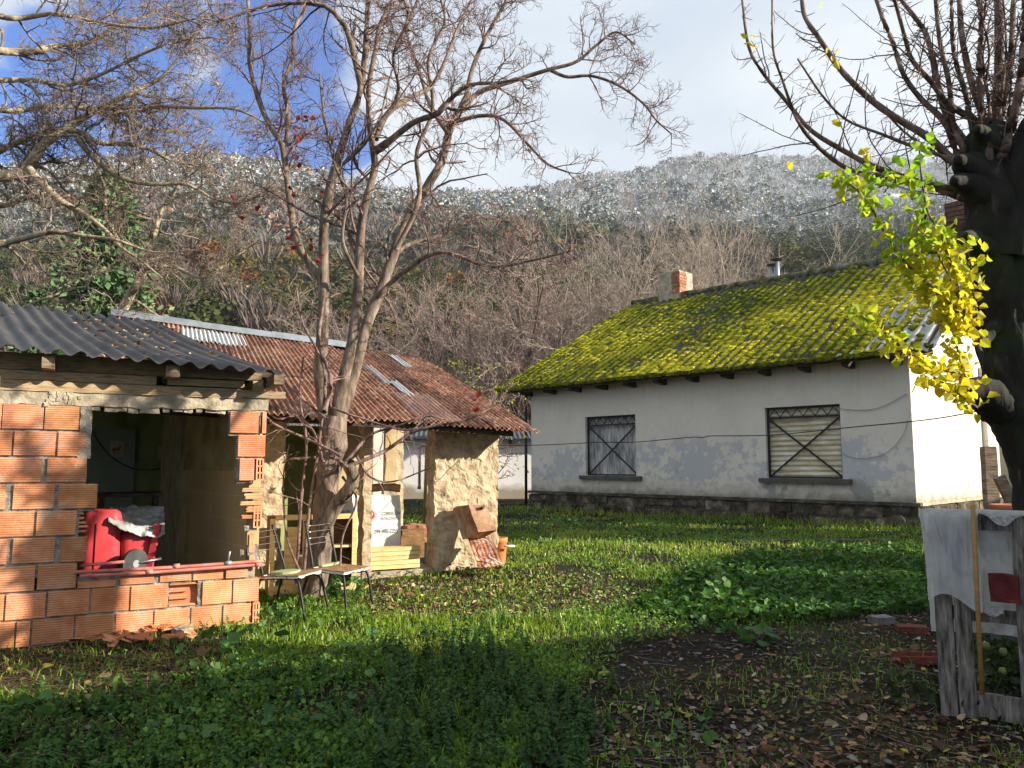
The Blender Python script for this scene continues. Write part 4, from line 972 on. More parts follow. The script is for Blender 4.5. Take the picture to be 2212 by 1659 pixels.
p, D, L, r0 = shoots(rt, P1, R1, 7, .2, 1., (30, 75), (.30, .7), .62, .0035); L = np.clip(L, .2, .9); P2, R2 = grow(rt, p, D, L, r0, 6, .20, (0, 0, .03))
p, D, L, r0 = shoots(rt, P2, R2, 4, .25, 1., (30, 75), (.25, .6), .62, .0024); L = np.clip(L, .08, .4); P3, R3 = grow(rt, p, D, L, r0, 4, .2)
for Pq, Rq, k in ((P1, R1, 6), (P2, R2, 4), (P3, R3, 3)): V, F = tubes(Pq, Rq, k); g.add(V, F)
# low thin shoots round the trunk
low = [([(655, 1255), (668, 1100), (690, 950), (700, 800), (655, 700), (640, 620)], 4, 2), ([(640, 1260), (650, 1090), (662, 960), (648, 860), (655, 770)], 4, 2), ([(700, 890), (715, 820), (690, 740), (700, 640)], 6, 3), ([(705, 905), (640, 850), (600, 800)], 3, 1.5),
       ([(735, 985), (690, 960), (600, 920), (575, 900)], 4, 2), ([(745, 1010), (830, 975), (900, 930), (1010, 905), (1080, 870)], 5, 2), ([(745, 1000), (800, 940), (860, 920), (930, 890)], 4, 1.5), ([(750, 1010), (720, 990), (640, 990), (610, 1000)], 4, 2), ([(770, 985), (800, 1030), (850, 1040), (930, 1010)], 3, 1.5),
       ([(740, 1030), (770, 1080), (740, 1160), (735, 1240)], 3, 2), ([(715, 880), (770, 900), (880, 930), (920, 900), (960, 905)], 3, 1.5), ([(650, 1240), (620, 1160), (612, 1040), (625, 960)], 3, 1.5), ([(700, 1000), (676, 930), (640, 900), (600, 905), (570, 880)], 3, 1.5)]
Lp = []
for pts, a, c in low:
    P, Rr = traced(pts, TY - .25, TY - .35 + .3 * rt.random(), a, c, 24, .3); Lp.append((P, Rr)); V, F = tubes(P[None], Rr[None], 6); g.add(V, F)
LP, LR = np.array([a for a, _ in Lp]), np.array([a for _, a in Lp])
p, D, L, r0 = shoots(rt, LP, LR, 9, .2, 1., (30, 75), (.1, .25), .6, .003); L = np.clip(L, .1, .45); P1, R1 = grow(rt, p, D, L, r0, 6, .2); V, F = tubes(P1, R1, 4); g.add(V, F)
g.build('twigs', m_twig, tree, smooth=True)
def leafcloud(pts, size, r, cols=None, droop=.5, nseg=1):
    """pointed leaves, each bent along its midrib: 6 vertices, 4 triangles"""
    n = len(pts); d = r.normal(size=(n, 3)); d[:, 2] -= droop; d = nrm_(d); s = nrm_(np.cross(d, r.normal(size=(n, 3)))); u_ = np.cross(s, d)
    L = (np.asarray(size) * r.uniform(.7, 1.25, n))[:, None]; w = L * r.uniform(.32, .46, n)[:, None]; f = L * r.uniform(.05, .25, n)[:, None]
    V = np.stack([pts, pts + d * L * .35 + s * w + u_ * f, pts + d * L * .45, pts + d * L * .35 - s * w + u_ * f, pts + d * L * .72 + s * w * .7 + u_ * f * .6, pts + d * L * .72 - s * w * .7 + u_ * f * .6, pts + d * L - u_ * f * .5], 1)
    T = np.array([[0, 2, 1], [0, 3, 2], [1, 2, 4], [2, 3, 5], [2, 6, 4], [2, 5, 6]])
    F = (np.arange(n) * 7)[:, None, None] + T
    C = None if cols is None else np.repeat(cols, 7, 0)
    return V.reshape(-1, 3), F.reshape(-1, 3), C
px_ = [(648, 250), (660, 258), (655, 268), (668, 252), (641, 290), (650, 300), (658, 285), (643, 335), (650, 342), (690, 380), (686, 398), (690, 415), (626, 400), (630, 412), (520, 470), (640, 480), (632, 500), (628, 520), (640, 530), (665, 540), (672, 525), (680, 560), (670, 515), (1030, 860), (1026, 872), (1034, 868), (1020, 880), (1025, 890), (1045, 850), (1035, 845), (510, 445), (570, 437), (945, 442), (625, 455)]
px_ += [(a + rt.normal() * 7, b_ + rt.normal() * 9) for a, b_ in px_ if a < 700]
pts = np.array([at(a, b_, TY - .1 + rt.normal() * .1) for a, b_ in px_])
g = G(); V, F, _ = leafcloud(pts, np.full(len(pts), .06), rt); g.add(V, F); g.build('red_leaves', m_redleaf, tree)

# the wide tree behind the shed, limbs coming in from the left
rl = np.random.default_rng(31)
LY = 10.6
base = np.array([-11.5, 10.8, .45])
ltree = thing('bare_tree', base, 'spreading leafless tree with pale tan limbs reaching in over the black roof', 'tree')
limbs = [
 ([(-60, 385), (0, 380), (35, 378), (63, 357), (92, 314), (144, 277), (190, 248), (231, 225), (288, 199), (346, 170), (369, 144), (400, 110)], 0, .4, 15, 4),
 ([(63, 365), (92, 398), (138, 438), (190, 467), (231, 501), (262, 535), (300, 560), (350, 600)], -.2, -1.0, 9, 3),
 ([(-60, 540), (0, 527), (46, 516), (115, 501), (184, 510), (254, 519), (330, 545), (420, 540)], -.6, -1.2, 9, 3),
 ([(144, 280), (179, 288), (213, 308), (277, 311), (323, 323), (369, 346), (430, 360), (500, 395)], .2, .8, 8, 3),
 ([(-40, 350), (0, 325), (69, 294), (115, 282), (150, 270)], .1, .4, 9, 6),
 ([(231, 233), (300, 236), (346, 230), (426, 233), (507, 236), (576, 268), (610, 300)], .2, -.8, 6, 2.5),
 ([(-50, 100), (0, 110), (69, 112), (115, 100), (190, 92), (259, 52), (330, 30), (400, -10)], .4, 1.0, 10, 4),
 ([(-50, 165), (0, 173), (75, 173), (144, 184), (220, 160), (300, 120), (380, 90), (460, 80)], -.4, -.8, 7, 3),
 ([(170, 300), (196, 334), (254, 380), (323, 398), (403, 398), (461, 429), (519, 438), (576, 412)], .3, .0, 7, 3),
 ([(258, 685), (285, 630), (313, 580), (330, 520), (352, 450), (400, 380), (440, 300)], .3, .8, 11, 4),
 ([(313, 580), (270, 540), (230, 470), (225, 400), (190, 330)], .4, 1.0, 7, 3),
 ([(313, 580), (370, 575), (440, 600), (500, 560), (560, 520)], .4, -.4, 6, 2.5),
 ([(-50, 20), (30, 40), (120, 30), (220, 50), (330, 60), (430, 40), (520, 60)], -.8, -1.2, 7, 3),
 ([(-50, 450), (20, 440), (80, 420), (150, 425), (230, 440), (310, 470), (400, 480)], .8, 1.4, 8, 3),
 ([(-50, 230), (30, 240), (100, 230), (180, 235), (260, 260), (340, 280), (420, 285)], .9, 1.5, 7, 3),
 ([(-40, 700), (10, 690), (60, 660), (110, 640), (180, 620), (230, 640)], -1.5, -1.8, 5, 2.5),
]
g = G(); ST = []
for pts, y0, y1, r0, r1 in limbs:
    P, Rr = traced(pts, LY + y0, LY + y1, r0, r1 * .45, 30, .5); ST.append((P, Rr)); V, F = tubes(P[None], Rr[None], 12, .09, len(pts)); g.add(V, F)
hub = np.array([at(-60, 385, LY), at(-180, 420, LY), at(-480, 560, LY + .2), base + [0, 0, 1.2], base - [0, 0, .1]]); hub = spline(hub, 24); V, F = tubes(hub[None], np.linspace(.10, .30, 24)[None], 16, .08, 3); g.add(V, F)
foot = gr(240, 760); P = spline(np.array([at(258, 685, LY + .3), at(235, 760, LY + .3) + [0, 0, -.2], [at(235, 760, LY)[0] - .1, LY + .3, .3]]), 12); V, F = tubes(P[None], np.linspace(.07, .10, 12)[None], 12, .08, 4); g.add(V, F)
g.build('trunk', m_lbark, ltree, smooth=True)
g = G(); SP, SR = np.array([a for a, _ in ST]), np.array([a for _, a in ST])
lowl = np.array([np.mean([b_ for _, b_ in q[0]]) > 400 for q in limbs])
pa = shoots(rl, SP[~lowl], SR[~lowl], 31, .12, 1., (25, 70), (.12, .36), .5, .008, flat=(1, .8, 1)); pb_ = shoots(rl, SP[lowl], SR[lowl], 11, .12, 1., (25, 70), (.12, .30), .5, .007, flat=(1, .8, 1))
p, D, L, r0 = [np.concatenate([a, c]) for a, c in zip(pa, pb_)]; L = np.clip(L, .5, 2.2); P1, R1 = grow(rl, p, D, L, np.minimum(r0, .024), 10, .27, (.05, 0, -.01))
p, D, L, r0 = shoots(rl, P1, R1, 9, .15, 1., (30, 80), (.30, .62), .6, .0048); L = np.clip(L, .25, 1.0); P2, R2 = grow(rl, p, D, L, r0, 8, .33, (.03, 0, 0))
p, D, L, r0 = shoots(rl, P2, R2, 5, .2, 1., (30, 80), (.28, .6), .65, .0036); L = np.clip(L, .12, .5); P3, R3 = grow(rl, p, D, L, r0, 5, .33)
for Pq, Rq, k in ((P1, R1, 6), (P2, R2, 4), (P3, R3, 3)): V, F = tubes(Pq, Rq, k); g.add(V, F)
g.build('twigs', m_ltwig, ltree, smooth=True)
# a few brown leaves left hanging
i = rl.integers(0, len(P3), 90); g = G(); V, F, _ = leafcloud(P3[i, -1], np.full(90, .06), rl); g.add(V, F); g.build('dead_leaves', m_litter, ltree)

# the pollard on the right: dark trunk, knuckle, whips with spurs, late yellow leaves
PY = 4.35
rp = np.random.default_rng(41)
pb = np.array([at(2235, 1200, PY)[0], PY, .2])
pol = thing('pollard_tree', pb, 'dark mossy pollarded tree at the right with long whips and yellow leaves', 'tree')
m_pbark, n, l, b = newmat('dark_mossy_bark')
tc = n.new('ShaderNodeTexCoord'); mp = n.new('ShaderNodeMapping'); mp.inputs['Scale'].default_value = (6, 6, 2); l.new(tc.outputs['Object'], mp.inputs[0])
nz = n.new('ShaderNodeTexNoise'); nz.inputs['Scale'].default_value = 3; nz.inputs['Detail'].default_value = 9; l.new(mp.outputs[0], nz.inputs['Vector'])
cr = n.new('ShaderNodeValToRGB'); l.new(nz.outputs[0], cr.inputs[0]); e = cr.color_ramp.elements; e[0].position = .3; e[0].color = (.005, .004, .003, 1); e[1].position = .8; e[1].color = (.085, .075, .065, 1); q = e.new(.6); q.color = (.016, .013, .010, 1)
n2 = n.new('ShaderNodeTexNoise'); n2.inputs['Scale'].default_value = 2.4; n2.inputs['Detail'].default_value = 5; l.new(tc.outputs['Object'], n2.inputs['Vector'])
mr = n.new('ShaderNodeMapRange'); mr.inputs[1].default_value = .52; mr.inputs[2].default_value = .62; l.new(n2.outputs[0], mr.inputs[0])
mx = n.new('ShaderNodeMix'); mx.data_type = 'RGBA'; l.new(mr.outputs[0], mx.inputs[0]); l.new(cr.outputs[0], mx.inputs[6]); mx.inputs[7].default_value = (.014, .024, .006, 1)
l.new(mx.outputs[2], b.inputs['Base Color']); b.inputs['Roughness'].default_value = .95
bp = n.new('ShaderNodeBump'); bp.inputs['Strength'].default_value = 1; bp.inputs['Distance'].default_value = .02; l.new(nz.outputs[0], bp.inputs['Height']); l.new(bp.outputs[0], b.inputs['Normal'])
g = G()
q = spline(np.array([[2262, 1240, 66], [2258, 1160, 62], [2248, 1050, 62], [2222, 950, 64], [2194, 860, 72], [2182, 760, 74], [2172, 620, 78], [2160, 500, 80], [2150, 420, 76], [2140, 340, 62], [2132, 290, 44], [2128, 268, 22]]), 60)
P = np.array([at(a, b_, PY) for a, b_, _ in q]); V, F = tubes(P[None], (q[:, 2] * .86 * PY / 1662)[None], 44, .30, 8); g.add(V, F)
for pts, a, c in (([(2175, 560), (2205, 430), (2228, 330), (2240, 280)], 70, 40), ([(2150, 450), (2098, 400), (2072, 392), (2062, 390)], 40, 10), ([(2160, 880), (2122, 850), (2100, 842), (2090, 840)], 46, 12), ([(2150, 420), (2092, 362), (2072, 345)], 46, 12), ([(2150, 360), (2122, 300), (2112, 280)], 40, 12), ([(2170, 690), (2125, 735), (2110, 740)], 24, 6), ([(2165, 560), (2100, 520), (2088, 510)], 40, 8)):
    P2, R2 = traced(pts, PY - .02, PY - .2, a, c, 14); V, F = tubes(P2[None], R2[None], 16, .25, int(a)); g.add(V, F); e_ = nrm_(P2[-1] - P2[-2]); tt_ = np.linspace(0, 1, 6); V, F = tubes((P2[-1] + e_ * (tt_ * R2[-1])[:, None])[None], (R2[-1] * np.sqrt(1.0004 - tt_ ** 2))[None], 16, .25, 3); g.add(V, F)
g.build('trunk', m_pbark, pol, smooth=True)
m_whip = bark('whip_bark', [(.06, .04, .03), (.15, .105, .085), (.24, .18, .15)])
whips = [
 ([(2080, 428), (2067, 423), (2025, 407), (1961, 386), (1887, 360), (1818, 323), (1750, 280), (1697, 217), (1649, 159), (1617, 100), (1602, -10)], 9, 2.6),
 ([(2090, 415), (1988, 394), (1908, 380), (1845, 370), (1792, 339), (1739, 286), (1713, 238), (1691, 175), (1670, 106), (1668, -10)], 7, 2),
 ([(2075, 350), (2051, 339), (2004, 296), (1935, 254), (1877, 212), (1818, 153), (1771, 85), (1739, 37), (1731, -10)], 10, 4.5),
 ([(2090, 350), (2067, 330), (2041, 265), (1988, 212), (1951, 159), (1930, 95), (1908, 42), (1890, -10)], 8, 4),
 ([(2105, 345), (2088, 312), (2046, 249), (2025, 180), (2014, 122), (1998, 69), (1972, 32), (1935, -15)], 9, 4),
 ([(2138, 350), (2131, 275), (2109, 212), (2094, 159), (2078, 79), (2072, -10)], 9, 6),
 ([(2122, 290), (2115, 159), (2120, 53), (2115, -10)], 8, 5),
 ([(2142, 300), (2157, 159), (2157, -10)], 11, 9),
 ([(2160, 345), (2173, 317), (2199, 212), (2212, 106), (2215, -10)], 12, 8),
 ([(2125, 280), (2115, 265), (2051, 227), (2014, 180), (1972, 132), (1956, 85), (1930, -10)], 8, 4),
 ([(2075, 350), (1961, 312), (1908, 291), (1829, 259), (1776, 206), (1723, 127)], 4.5, 1.8),
 ([(2085, 330), (2060, 270), (2050, 180), (2030, 90), (2020, -10)], 7, 4),
 ([(2105, 300), (2085, 200), (2060, 110), (2055, -10)], 7, 4), ([(2175, 330), (2210, 280), (2260, 200), (2300, 60)], 10, 7),
 ([(2150, 300), (2180, 150), (2190, -10)], 8, 5), ([(2080, 370), (2020, 330), (1960, 290), (1900, 230)], 4, 2), ([(2150, 420), (2230, 330), (2290, 180), (2300, 20)], 11, 7)]
for k in range(6):
    x0 = rp.uniform(2095, 2180); x1 = x0 + (x0 - 2125) * rp.uniform(1., 3.) + rp.uniform(-60, 10)
    whips.append(([(x0, 330), (x0 * .8 + x1 * .2, 230), (x0 * .5 + x1 * .5 + rp.normal() * 12, 110), (x1, -20)], rp.uniform(3, 5), rp.uniform(1.6, 3)))
g = G(); W = []
for k, (pts, a, c) in enumerate(whips):
    P, Rr = traced(pts, PY - .12 + .2 * rp.random(), PY - .3 + .9 * rp.random(), a, c, 40, .25); W.append((P, Rr)); V, F = tubes(P[None], Rr[None], 8, .12, k); g.add(V, F)
WP, WR = np.array([a for a, _ in W]), np.array([a for _, a in W])
p, D, L, r0 = shoots(rp, WP, WR, 52, .10, 1., (55, 95), (.02, .03), .45, .0018); L = rp.uniform(.03, .11, len(L)); P1, R1 = grow(rp, p, D, L, np.minimum(r0, .004), 4, .1, tip=.5); V, F = tubes(P1, R1, 4); g.add(V, F)
p, D, L, r0 = shoots(rp, WP, WR, 7, .10, .9, (25, 60), (.1, .35), .45, .002); L = np.clip(L, .2, .7); P1, R1 = grow(rp, p, D, L, np.minimum(r0, .005), 8, .1, (0, 0, .05), tip=.5); V, F = tubes(P1, R1, 4); g.add(V, F)
p, D, L, r0 = shoots(rp, P1, R1, 9, .1, 1., (50, 90), (.05, .1), .6, .0014); P1, R1 = grow(rp, p, D, np.full(len(L), .045), r0, 3, .1, tip=.6); V, F = tubes(P1, R1, 3); g.add(V, F)
g.build('whips', m_whip, pol, smooth=True)
hang = [([(2095, 838), (2060, 805), (2010, 790), (1960, 760), (1920, 725), (1870, 690), (1838, 658)], 4, 1.5, 60), ([(2130, 740), (2075, 680), (2040, 640), (1990, 600), (1950, 560), (1910, 500), (1870, 430), (1830, 395), (1800, 385)], 4, 1.5, 92),
        ([(2105, 735), (2075, 640), (2050, 560), (2030, 500), (2005, 460), (1990, 380), (1985, 300)], 4, 1.5, 60), ([(2120, 760), (2090, 690), (2060, 620), (2020, 540), (1980, 490)], 3, 1.5, 74), ([(2100, 835), (2080, 800), (2060, 720), (2040, 660), (1990, 590)], 3, 1.5, 80),
        ([(2110, 880), (2070, 850), (2020, 815), (1985, 790)], 3, 1.2, 36), ([(2115, 700), (2100, 620), (2095, 560), (2080, 500)], 3, 1.2, 26), ([(2000, 465), (1990, 520), (1995, 560), (1990, 430)], 3, 1, 16), ([(1990, 400), (1940, 385), (1880, 375), (1830, 380)], 3, 1, 20)]
g = G(); LPt = []
for pts, a, c, nl in [(p_, a_, c_, int(n_ * 2.4)) for p_, a_, c_, n_ in hang]:
    P, Rr = traced(pts, PY - .25, PY - .45 + .3 * rp.random(), a, c, 40, .2); V, F = tubes(P[None], Rr[None], 6); g.add(V, F)
    j = rp.uniform(4, 39, nl); i = j.astype(int); f = (j - i)[:, None]; LPt.append(P[i] * (1 - f) + P[np.minimum(i + 1, 39)] * f + rp.normal(size=(nl, 3)) * .035)
g.build('leafy_shoots', m_whip, pol, smooth=True)
m_yleaf = mat('yellow_leaf', [(1, 1, 1)], 5, .45, 0, attr=True, trans=.62)
extra = [(1612, 85), (1605, 95), (1620, 90), (1790, 105), (1796, 120), (1805, 128), (1800, 112), (1800, 270), (1795, 262), (1868, 325), (1862, 335), (1875, 332), (1860, 320), (1705, 347), (1750, 205), (1770, 15), (1880, 320), (1622, 76)]
ep = np.array([at(a, b_, PY + .0) for a, b_ in extra])
LPt = np.concatenate(LPt + [ep]); t = np.clip(vn(LPt, 1.6, 3) * 1.6 - .3 + rp.normal(0, .25, len(LPt)), 0, 1)[:, None]
t[-len(ep):] = .9
C = np.array([.24, .42, .025]) * (1 - t) + np.array([.72, .60, .03]) * t
g = G(); V, F, Cq = leafcloud(LPt, np.full(len(LPt), .054), rp, C, .7); g.add(V, F, Cq); g.build('leaves', m_yleaf, pol)

# ---- trees and thickets behind the houses
def shrubtree(seed, H, stems, spread, tw=(9, 6, 4), up=.06, r0=.06, wander=.10, rtw=.007, lean=.25):
    r = np.random.default_rng(seed); n = stems
    a = r.random(n) * 2 * pi; D = np.stack([np.cos(a) * spread * r.uniform(.3, 1, n), np.sin(a) * spread * r.uniform(.3, 1, n), np.ones(n)], 1)
    P0 = np.stack([r.normal(0, .12, n), r.normal(0, .12, n), np.zeros(n) - .1], 1)
    P, Rr = grow(r, P0, D, H * r.uniform(.6, 1.05, n), r0 * r.uniform(.7, 1.2, n), 12, wander, (0, 0, up), tip=.2)
    A = G(); V, F = tubes(P, Rr, 7); A.add(V, F)
    B = G()
    p, D, L, q = shoots(r, P, Rr, tw[0], .18, 1., (22, 55), (.22, .5), .55, rtw * 1.5); P1, R1 = grow(r, p, D, L, np.minimum(q, .03), 7, .13, (0, 0, up))
    p, D, L, q = shoots(r, P1, R1, tw[1], .2, 1., (20, 55), (.3, .6), .6, rtw); P2, R2 = grow(r, p, D, L, q, 5, .14, (0, 0, up))
    p, D, L, q = shoots(r, P2, R2, tw[2], .2, 1., (20, 60), (.3, .6), .7, rtw * .75); P3, R3 = grow(r, p, D, L, q, 3, .14, (0, 0, up), tip=.6)
    for Pq, Rq, k in ((P1, R1, 5), (P2, R2, 3), (P3, R3, 3)): V, F = tubes(Pq, Rq, k); B.add(V, F)
    return A, B
def plant_tree(x, y, A, B, ma, mb_, label, group, name='bare_tree'):
    z = float(ground_z(x, y)); t = thing(name, (x, y, z), label, 'tree', group)
    o1 = A.build('trunk', ma, None, True); o2 = B.build('twigs', mb_, None, True)
    for o in (o1, o2): o.parent = t
    return t
def copy_to(src, x, y, rz, sc, label):
    t = copy_tree(src); t.location = (x, y, float(ground_z(x, y))); t.rotation_euler = (0, 0, rz); t.scale = (sc, sc, sc * 1.0); t['label'] = label; return t
GW = 'leafless trees behind the houses'
def X_at(px, Y): return at(px, 1000, Y)[0]
big = plant_tree(X_at(1545, 32), 32, *shrubtree(1, 13.2, 24, .50, (12, 7, 4), rtw=.009), m_gtwig, m_gtwig, 'tallest rounded grey leafless tree above the chimney of the white house', GW)
mid = plant_tree(X_at(1350, 31), 31, *shrubtree(2, 10.6, 18, .48, (12, 7, 4), rtw=.009), m_gtwig, m_gtwig, 'bushy grey leafless tree left of the white house chimney', GW)
copy_to(mid, X_at(1690, 33), 33, 1.3, .80, 'grey leafless tree behind the two flue pipes on the mossy roof')
copy_to(big, X_at(1800, 35), 35, 2.3, .68, 'lower grey leafless tree behind the right half of the mossy roof')
copy_to(big, X_at(1440, 35), 35, 4.0, .9, 'slender grey leafless tree directly behind the brick chimney')
copy_to(mid, X_at(1255, 33), 33, 5.0, .9, 'grey leafless tree in the gap above the lower end of the mossy roof')
pk = plant_tree(X_at(1010, 31), 31, *shrubtree(3, 10.6, 11, .50, (13, 8, 6), .03, .09, .15, .010), m_bark, m_ptwig, 'tangled pinkish leafless tree behind the right end of the rusty roof', GW)
copy_to(pk, X_at(1130, 32), 32, 2.0, 1.08, 'tangled pinkish leafless tree between the rusty roof and the mossy roof')
copy_to(pk, X_at(880, 31), 31, 3.7, .80, 'pinkish leafless tree seen behind the stems of the big bare tree')
copy_to(pk, X_at(1215, 33), 33, 5.2, .98, 'pinkish leafless tree touching the left edge of the mossy roof')
sm = plant_tree(X_at(600, 21), 21, *shrubtree(4, 3.6, 12, .40, (8, 5, 3), .08, .03, .08), m_gtwig, m_gtwig, 'pale thin brushwood behind the rusty roof left of the big bare tree', GW)
copy_to(sm, X_at(520, 24), 24, 1.0, 1.05, 'pale thin brushwood beside the small green conifer')
copy_to(sm, X_at(760, 20), 20, 2.0, 1.15, 'pale thin brushwood behind the ridge just right of the big bare tree')
copy_to(pk, X_at(1990, 30), 30, 1.0, .75, 'leafless tree behind the yellow leaves of the pollard')

# conifers
m_ceder = mat('cedar_needles', [(.045, .09, .035), (.10, .18, .075), (.18, .25, .11)], 1.5, .8, 0, attr=True)
m_cypress = mat('yew_green_needles', [(.05, .07, .015), (.10, .12, .03), (.16, .17, .05)], 2, .85, 0, attr=True)
def conifer(seed, H, Rb, n, leaf, shape=1., gap=.25):
    r = np.random.default_rng(seed); A = G(); B = G()
    P = spline(np.array([[0, 0, -.1], [.03, .02, H * .5], [0, 0, H * .98]]), 12); V, F = tubes(P[None], np.linspace(H * .022, .01, 12)[None], 8); A.add(V, F)
    nb = int(n); t = r.random(nb) ** .8; zb = H * (.03 + .95 * t); rad = Rb * (1 - t) ** shape * r.uniform(.55, 1.1, nb) + .06; a = r.random(nb) * 2 * pi
    D = np.stack([np.cos(a), np.sin(a), r.uniform(-.15, .35, nb)], 1)
    P, Rr = grow(r, np.stack([zb * 0, zb * 0, zb], 1), D, rad, np.full(nb, .018), 6, .10, (0, 0, -.03)); V, F = tubes(P, Rr, 4); A.add(V, F)
    m = 26; idx = np.repeat(np.arange(nb), m); f = r.uniform(.25, 1., len(idx)) ** .7; j = f * 4.999; i = j.astype(int); q = (j - i)[:, None]
    c = P[idx, i] * (1 - q) + P[idx, i + 1] * q + r.normal(size=(len(idx), 3)) * np.array([.13, .13, .07]) * (Rb / 2.5)
    d = nrm_(D[idx] + r.normal(size=(len(idx), 3)) * .55); s = nrm_(np.cross(d, r.normal(size=(len(idx), 3)))); L = leaf * r.uniform(.6, 1.4, len(idx))[:, None]
    V = np.stack([c, c + d * L * .5 + s * L * .28, c + d * L, c + d * L * .5 - s * L * .28], 1).reshape(-1, 3); F = np.arange(len(c) * 4).reshape(-1, 4)
    C = np.repeat(np.ones((len(c), 3)) * (.55 + .9 * vn(c, 2.2, seed, 2))[:, None] * r.uniform(.8, 1.2, (len(c), 1)), 4, 0); B.add(V, F, C)
    return A, B
def plant_conifer(px, Y, H, Rb, n, leaf, seed, m, label, shape=1.):
    x = X_at(px, Y); z = float(ground_z(x, Y)); t = thing('conifer_tree', (x, Y, z), label, 'tree', 'conifers behind the shed')
    A, B = conifer(seed, H, Rb, n, leaf, shape); o1 = A.build('trunk', m_bark, None, True); o2 = B.build('foliage', m); o1.parent = t; o2.parent = t; return t
plant_conifer(205, 27, 11.6, 3.1, 1000, .27, 3, m_ceder, 'tall broad dark green conifer behind the black roofed shed', .75)
plant_conifer(65, 24, 6.5, 2.2, 480, .22, 4, m_ceder, 'bushy blue green conifer at the left edge behind the black roof')
plant_conifer(470, 30, 5.6, 1.3, 170, .16, 5, m_cypress, 'small bright green conifer standing above the rusty roof', .7)
plant_conifer(330, 28, 5.0, 1.9, 220, .16, 6, m_ceder, 'low green conifer above the grey ridge flashing', .6)
# unseen evergreens added to throw shade on the mallow and before the house
for x_, y_, H_, R_, sd, lab in ((8.7, 5.9, 3.0, 1.0, 11, 'dense unseen evergreen shrub added for shade at the near end of the row right of the picture'), (9.2, 7.5, 2.75, .85, 12, 'unseen evergreen shrub added for shade in the middle of the row right of the picture'), (10.6, 10.15, 8.0, 1.7, 13, 'taller unseen evergreen added for shade at the far end of the row right of the picture')):
    z = float(ground_z(x_, y_)); t = thing('added_shade_shrub', (x_, y_, z), lab, 'shrub', 'unseen evergreen shrubs added for shade right of the picture')
    A, B = conifer(sd, H_, R_, 230 if H_ < 5 else 700, .2, .35); o1 = A.build('trunk', m_bark, None, True); o2 = B.build('foliage', m_ceder); o1.parent = t; o2.parent = t
# young yellow-leaved tree behind the adobe house
rs_ = np.random.default_rng(8); A, B = shrubtree(9, 3.0, 8, .35, (7, 4, 2), .05, .03, .12)
yt = plant_tree(X_at(1020, 14.5), 14.5, A, B, m_bark, m_twig, 'young tree with sparse yellow green leaves behind the rusty roof', None, 'young_tree')
n_ = 460; pts = np.stack([rs_.normal(0, .42, n_), rs_.normal(0, .42, n_), rs_.uniform(.9, 3.0, n_)], 1)
t_ = rs_.random(n_)[:, None]; C = np.array([.22, .30, .03]) * t_ + np.array([.5, .42, .04]) * (1 - t_)
g = G(); V, F, Cq = leafcloud(pts, np.full(n_, .06), rs_, C); g.add(V, F, Cq); o = g.build('leaves', m_yleaf); o.parent = yt
# ------------------------------------------------------------------ things lying and standing about
# pipes on the broken sill
m_redpipe = mat('red_oxide_pipe', [(.34, .10, .08), (.48, .18, .14), (.60, .34, .30)], 6, .5, .15, 40)
def bpt(zx, zy, d): s, z = sb(zx * .4794, 631 + zy * .4794, d); return BF(s, d, z)
def pipe(pts, r, label, coup=(), tip=None):
    P = spline(np.array(pts), 24); t = thing('water_pipe', P[12], label, 'pipe', 'pipes on the broken sill')
    g = G(); g.tube(P, r, 10); g.build('pipe_body', m_redpipe, t, True)
    for c in coup:
        q = P[0] * (1 - c) + P[-1] * c; e = nrm_(P[-1] - P[0]) * .022; g = G(); g.tube([q - e, q + e], r * 1.4, 10); g.build('coupling', m_redpipe, t, True)
    if tip is not None:
        q = P[0] * (1 - tip) + P[-1] * tip; g = G(); g.tube([q, q + [.01, 0, .05], q + [.02, -.01, .09]], r * .62, 8); g.tube([q - nrm_(P[-1] - P[0]) * .02, q + nrm_(P[-1] - P[0]) * .03], r * 1.35, 10); g.build('tee_fitting', m_galv, t, True)
def nrm_(a): return a / (np.linalg.norm(a, axis=-1, keepdims=True) + 1e-9)
pipe([bpt(335, 1262, -.03), bpt(780, 1240, -.03), bpt(1180, 1212, -.03)], .0135, 'longer upper red pipe lying along the broken brick sill', (.52,), .80)
pipe([bpt(360, 1280, -.035), bpt(700, 1262, -.035), bpt(1178, 1228, -.035)], .0125, 'lower red pipe lying in front on the broken brick sill', (.36, .98))
pipe([bpt(358, 1232, .10), bpt(560, 1215, .12)], .012, 'short pale pipe end lying at the left of the broken sill')
# inside the shed
m_redplastic = mat('red_plastic', [(.42, .035, .045), (.55, .065, .075)], 3, .45, .15, 40)
m_tarp = mat('grey_tarp', [(.10, .105, .10), (.30, .31, .30), (.52, .53, .52)], 4, .4, .3, 20)
def rbox(fr, s0, s1, d0, d1, z0, z1, rad=.04, n=5, taper=0.):
    """rounded-corner upright box as a lofted outline, slightly wider at the top"""
    g = G(); rows = []
    for k, (z, ins) in enumerate(((z0, .012), (z0 + .015, 0), (z1 - rad, 0), (z1 - rad * .3, rad * .18), (z1, rad * .7))):
        tp = taper * (z - z0) / (z1 - z0) - ins; ring = []
        for cx, cy, a0 in ((s1 - rad, d1 - rad, 0), (s0 + rad, d1 - rad, 90), (s0 + rad, d0 + rad, 180), (s1 - rad, d0 + rad, 270)):
            for j in range(n): a = R(a0 + 90 * j / (n - 1)); ring.append((cx + (rad + tp) * cos(a), cy + (rad + tp) * sin(a), z))
        rows.append(ring)
    A = np.array(rows); P = fr(A[..., 0], A[..., 1], A[..., 2]); m = A.shape[1]; P2 = np.concatenate([P, P[:, :1]], 1)
    g.add(P2, gridf(len(rows), m + 1)[:, ::-1]); g.add(P[-1], np.arange(m)[None]); g.add(P[0], np.arange(m)[None, ::-1]); return g
dI = .55
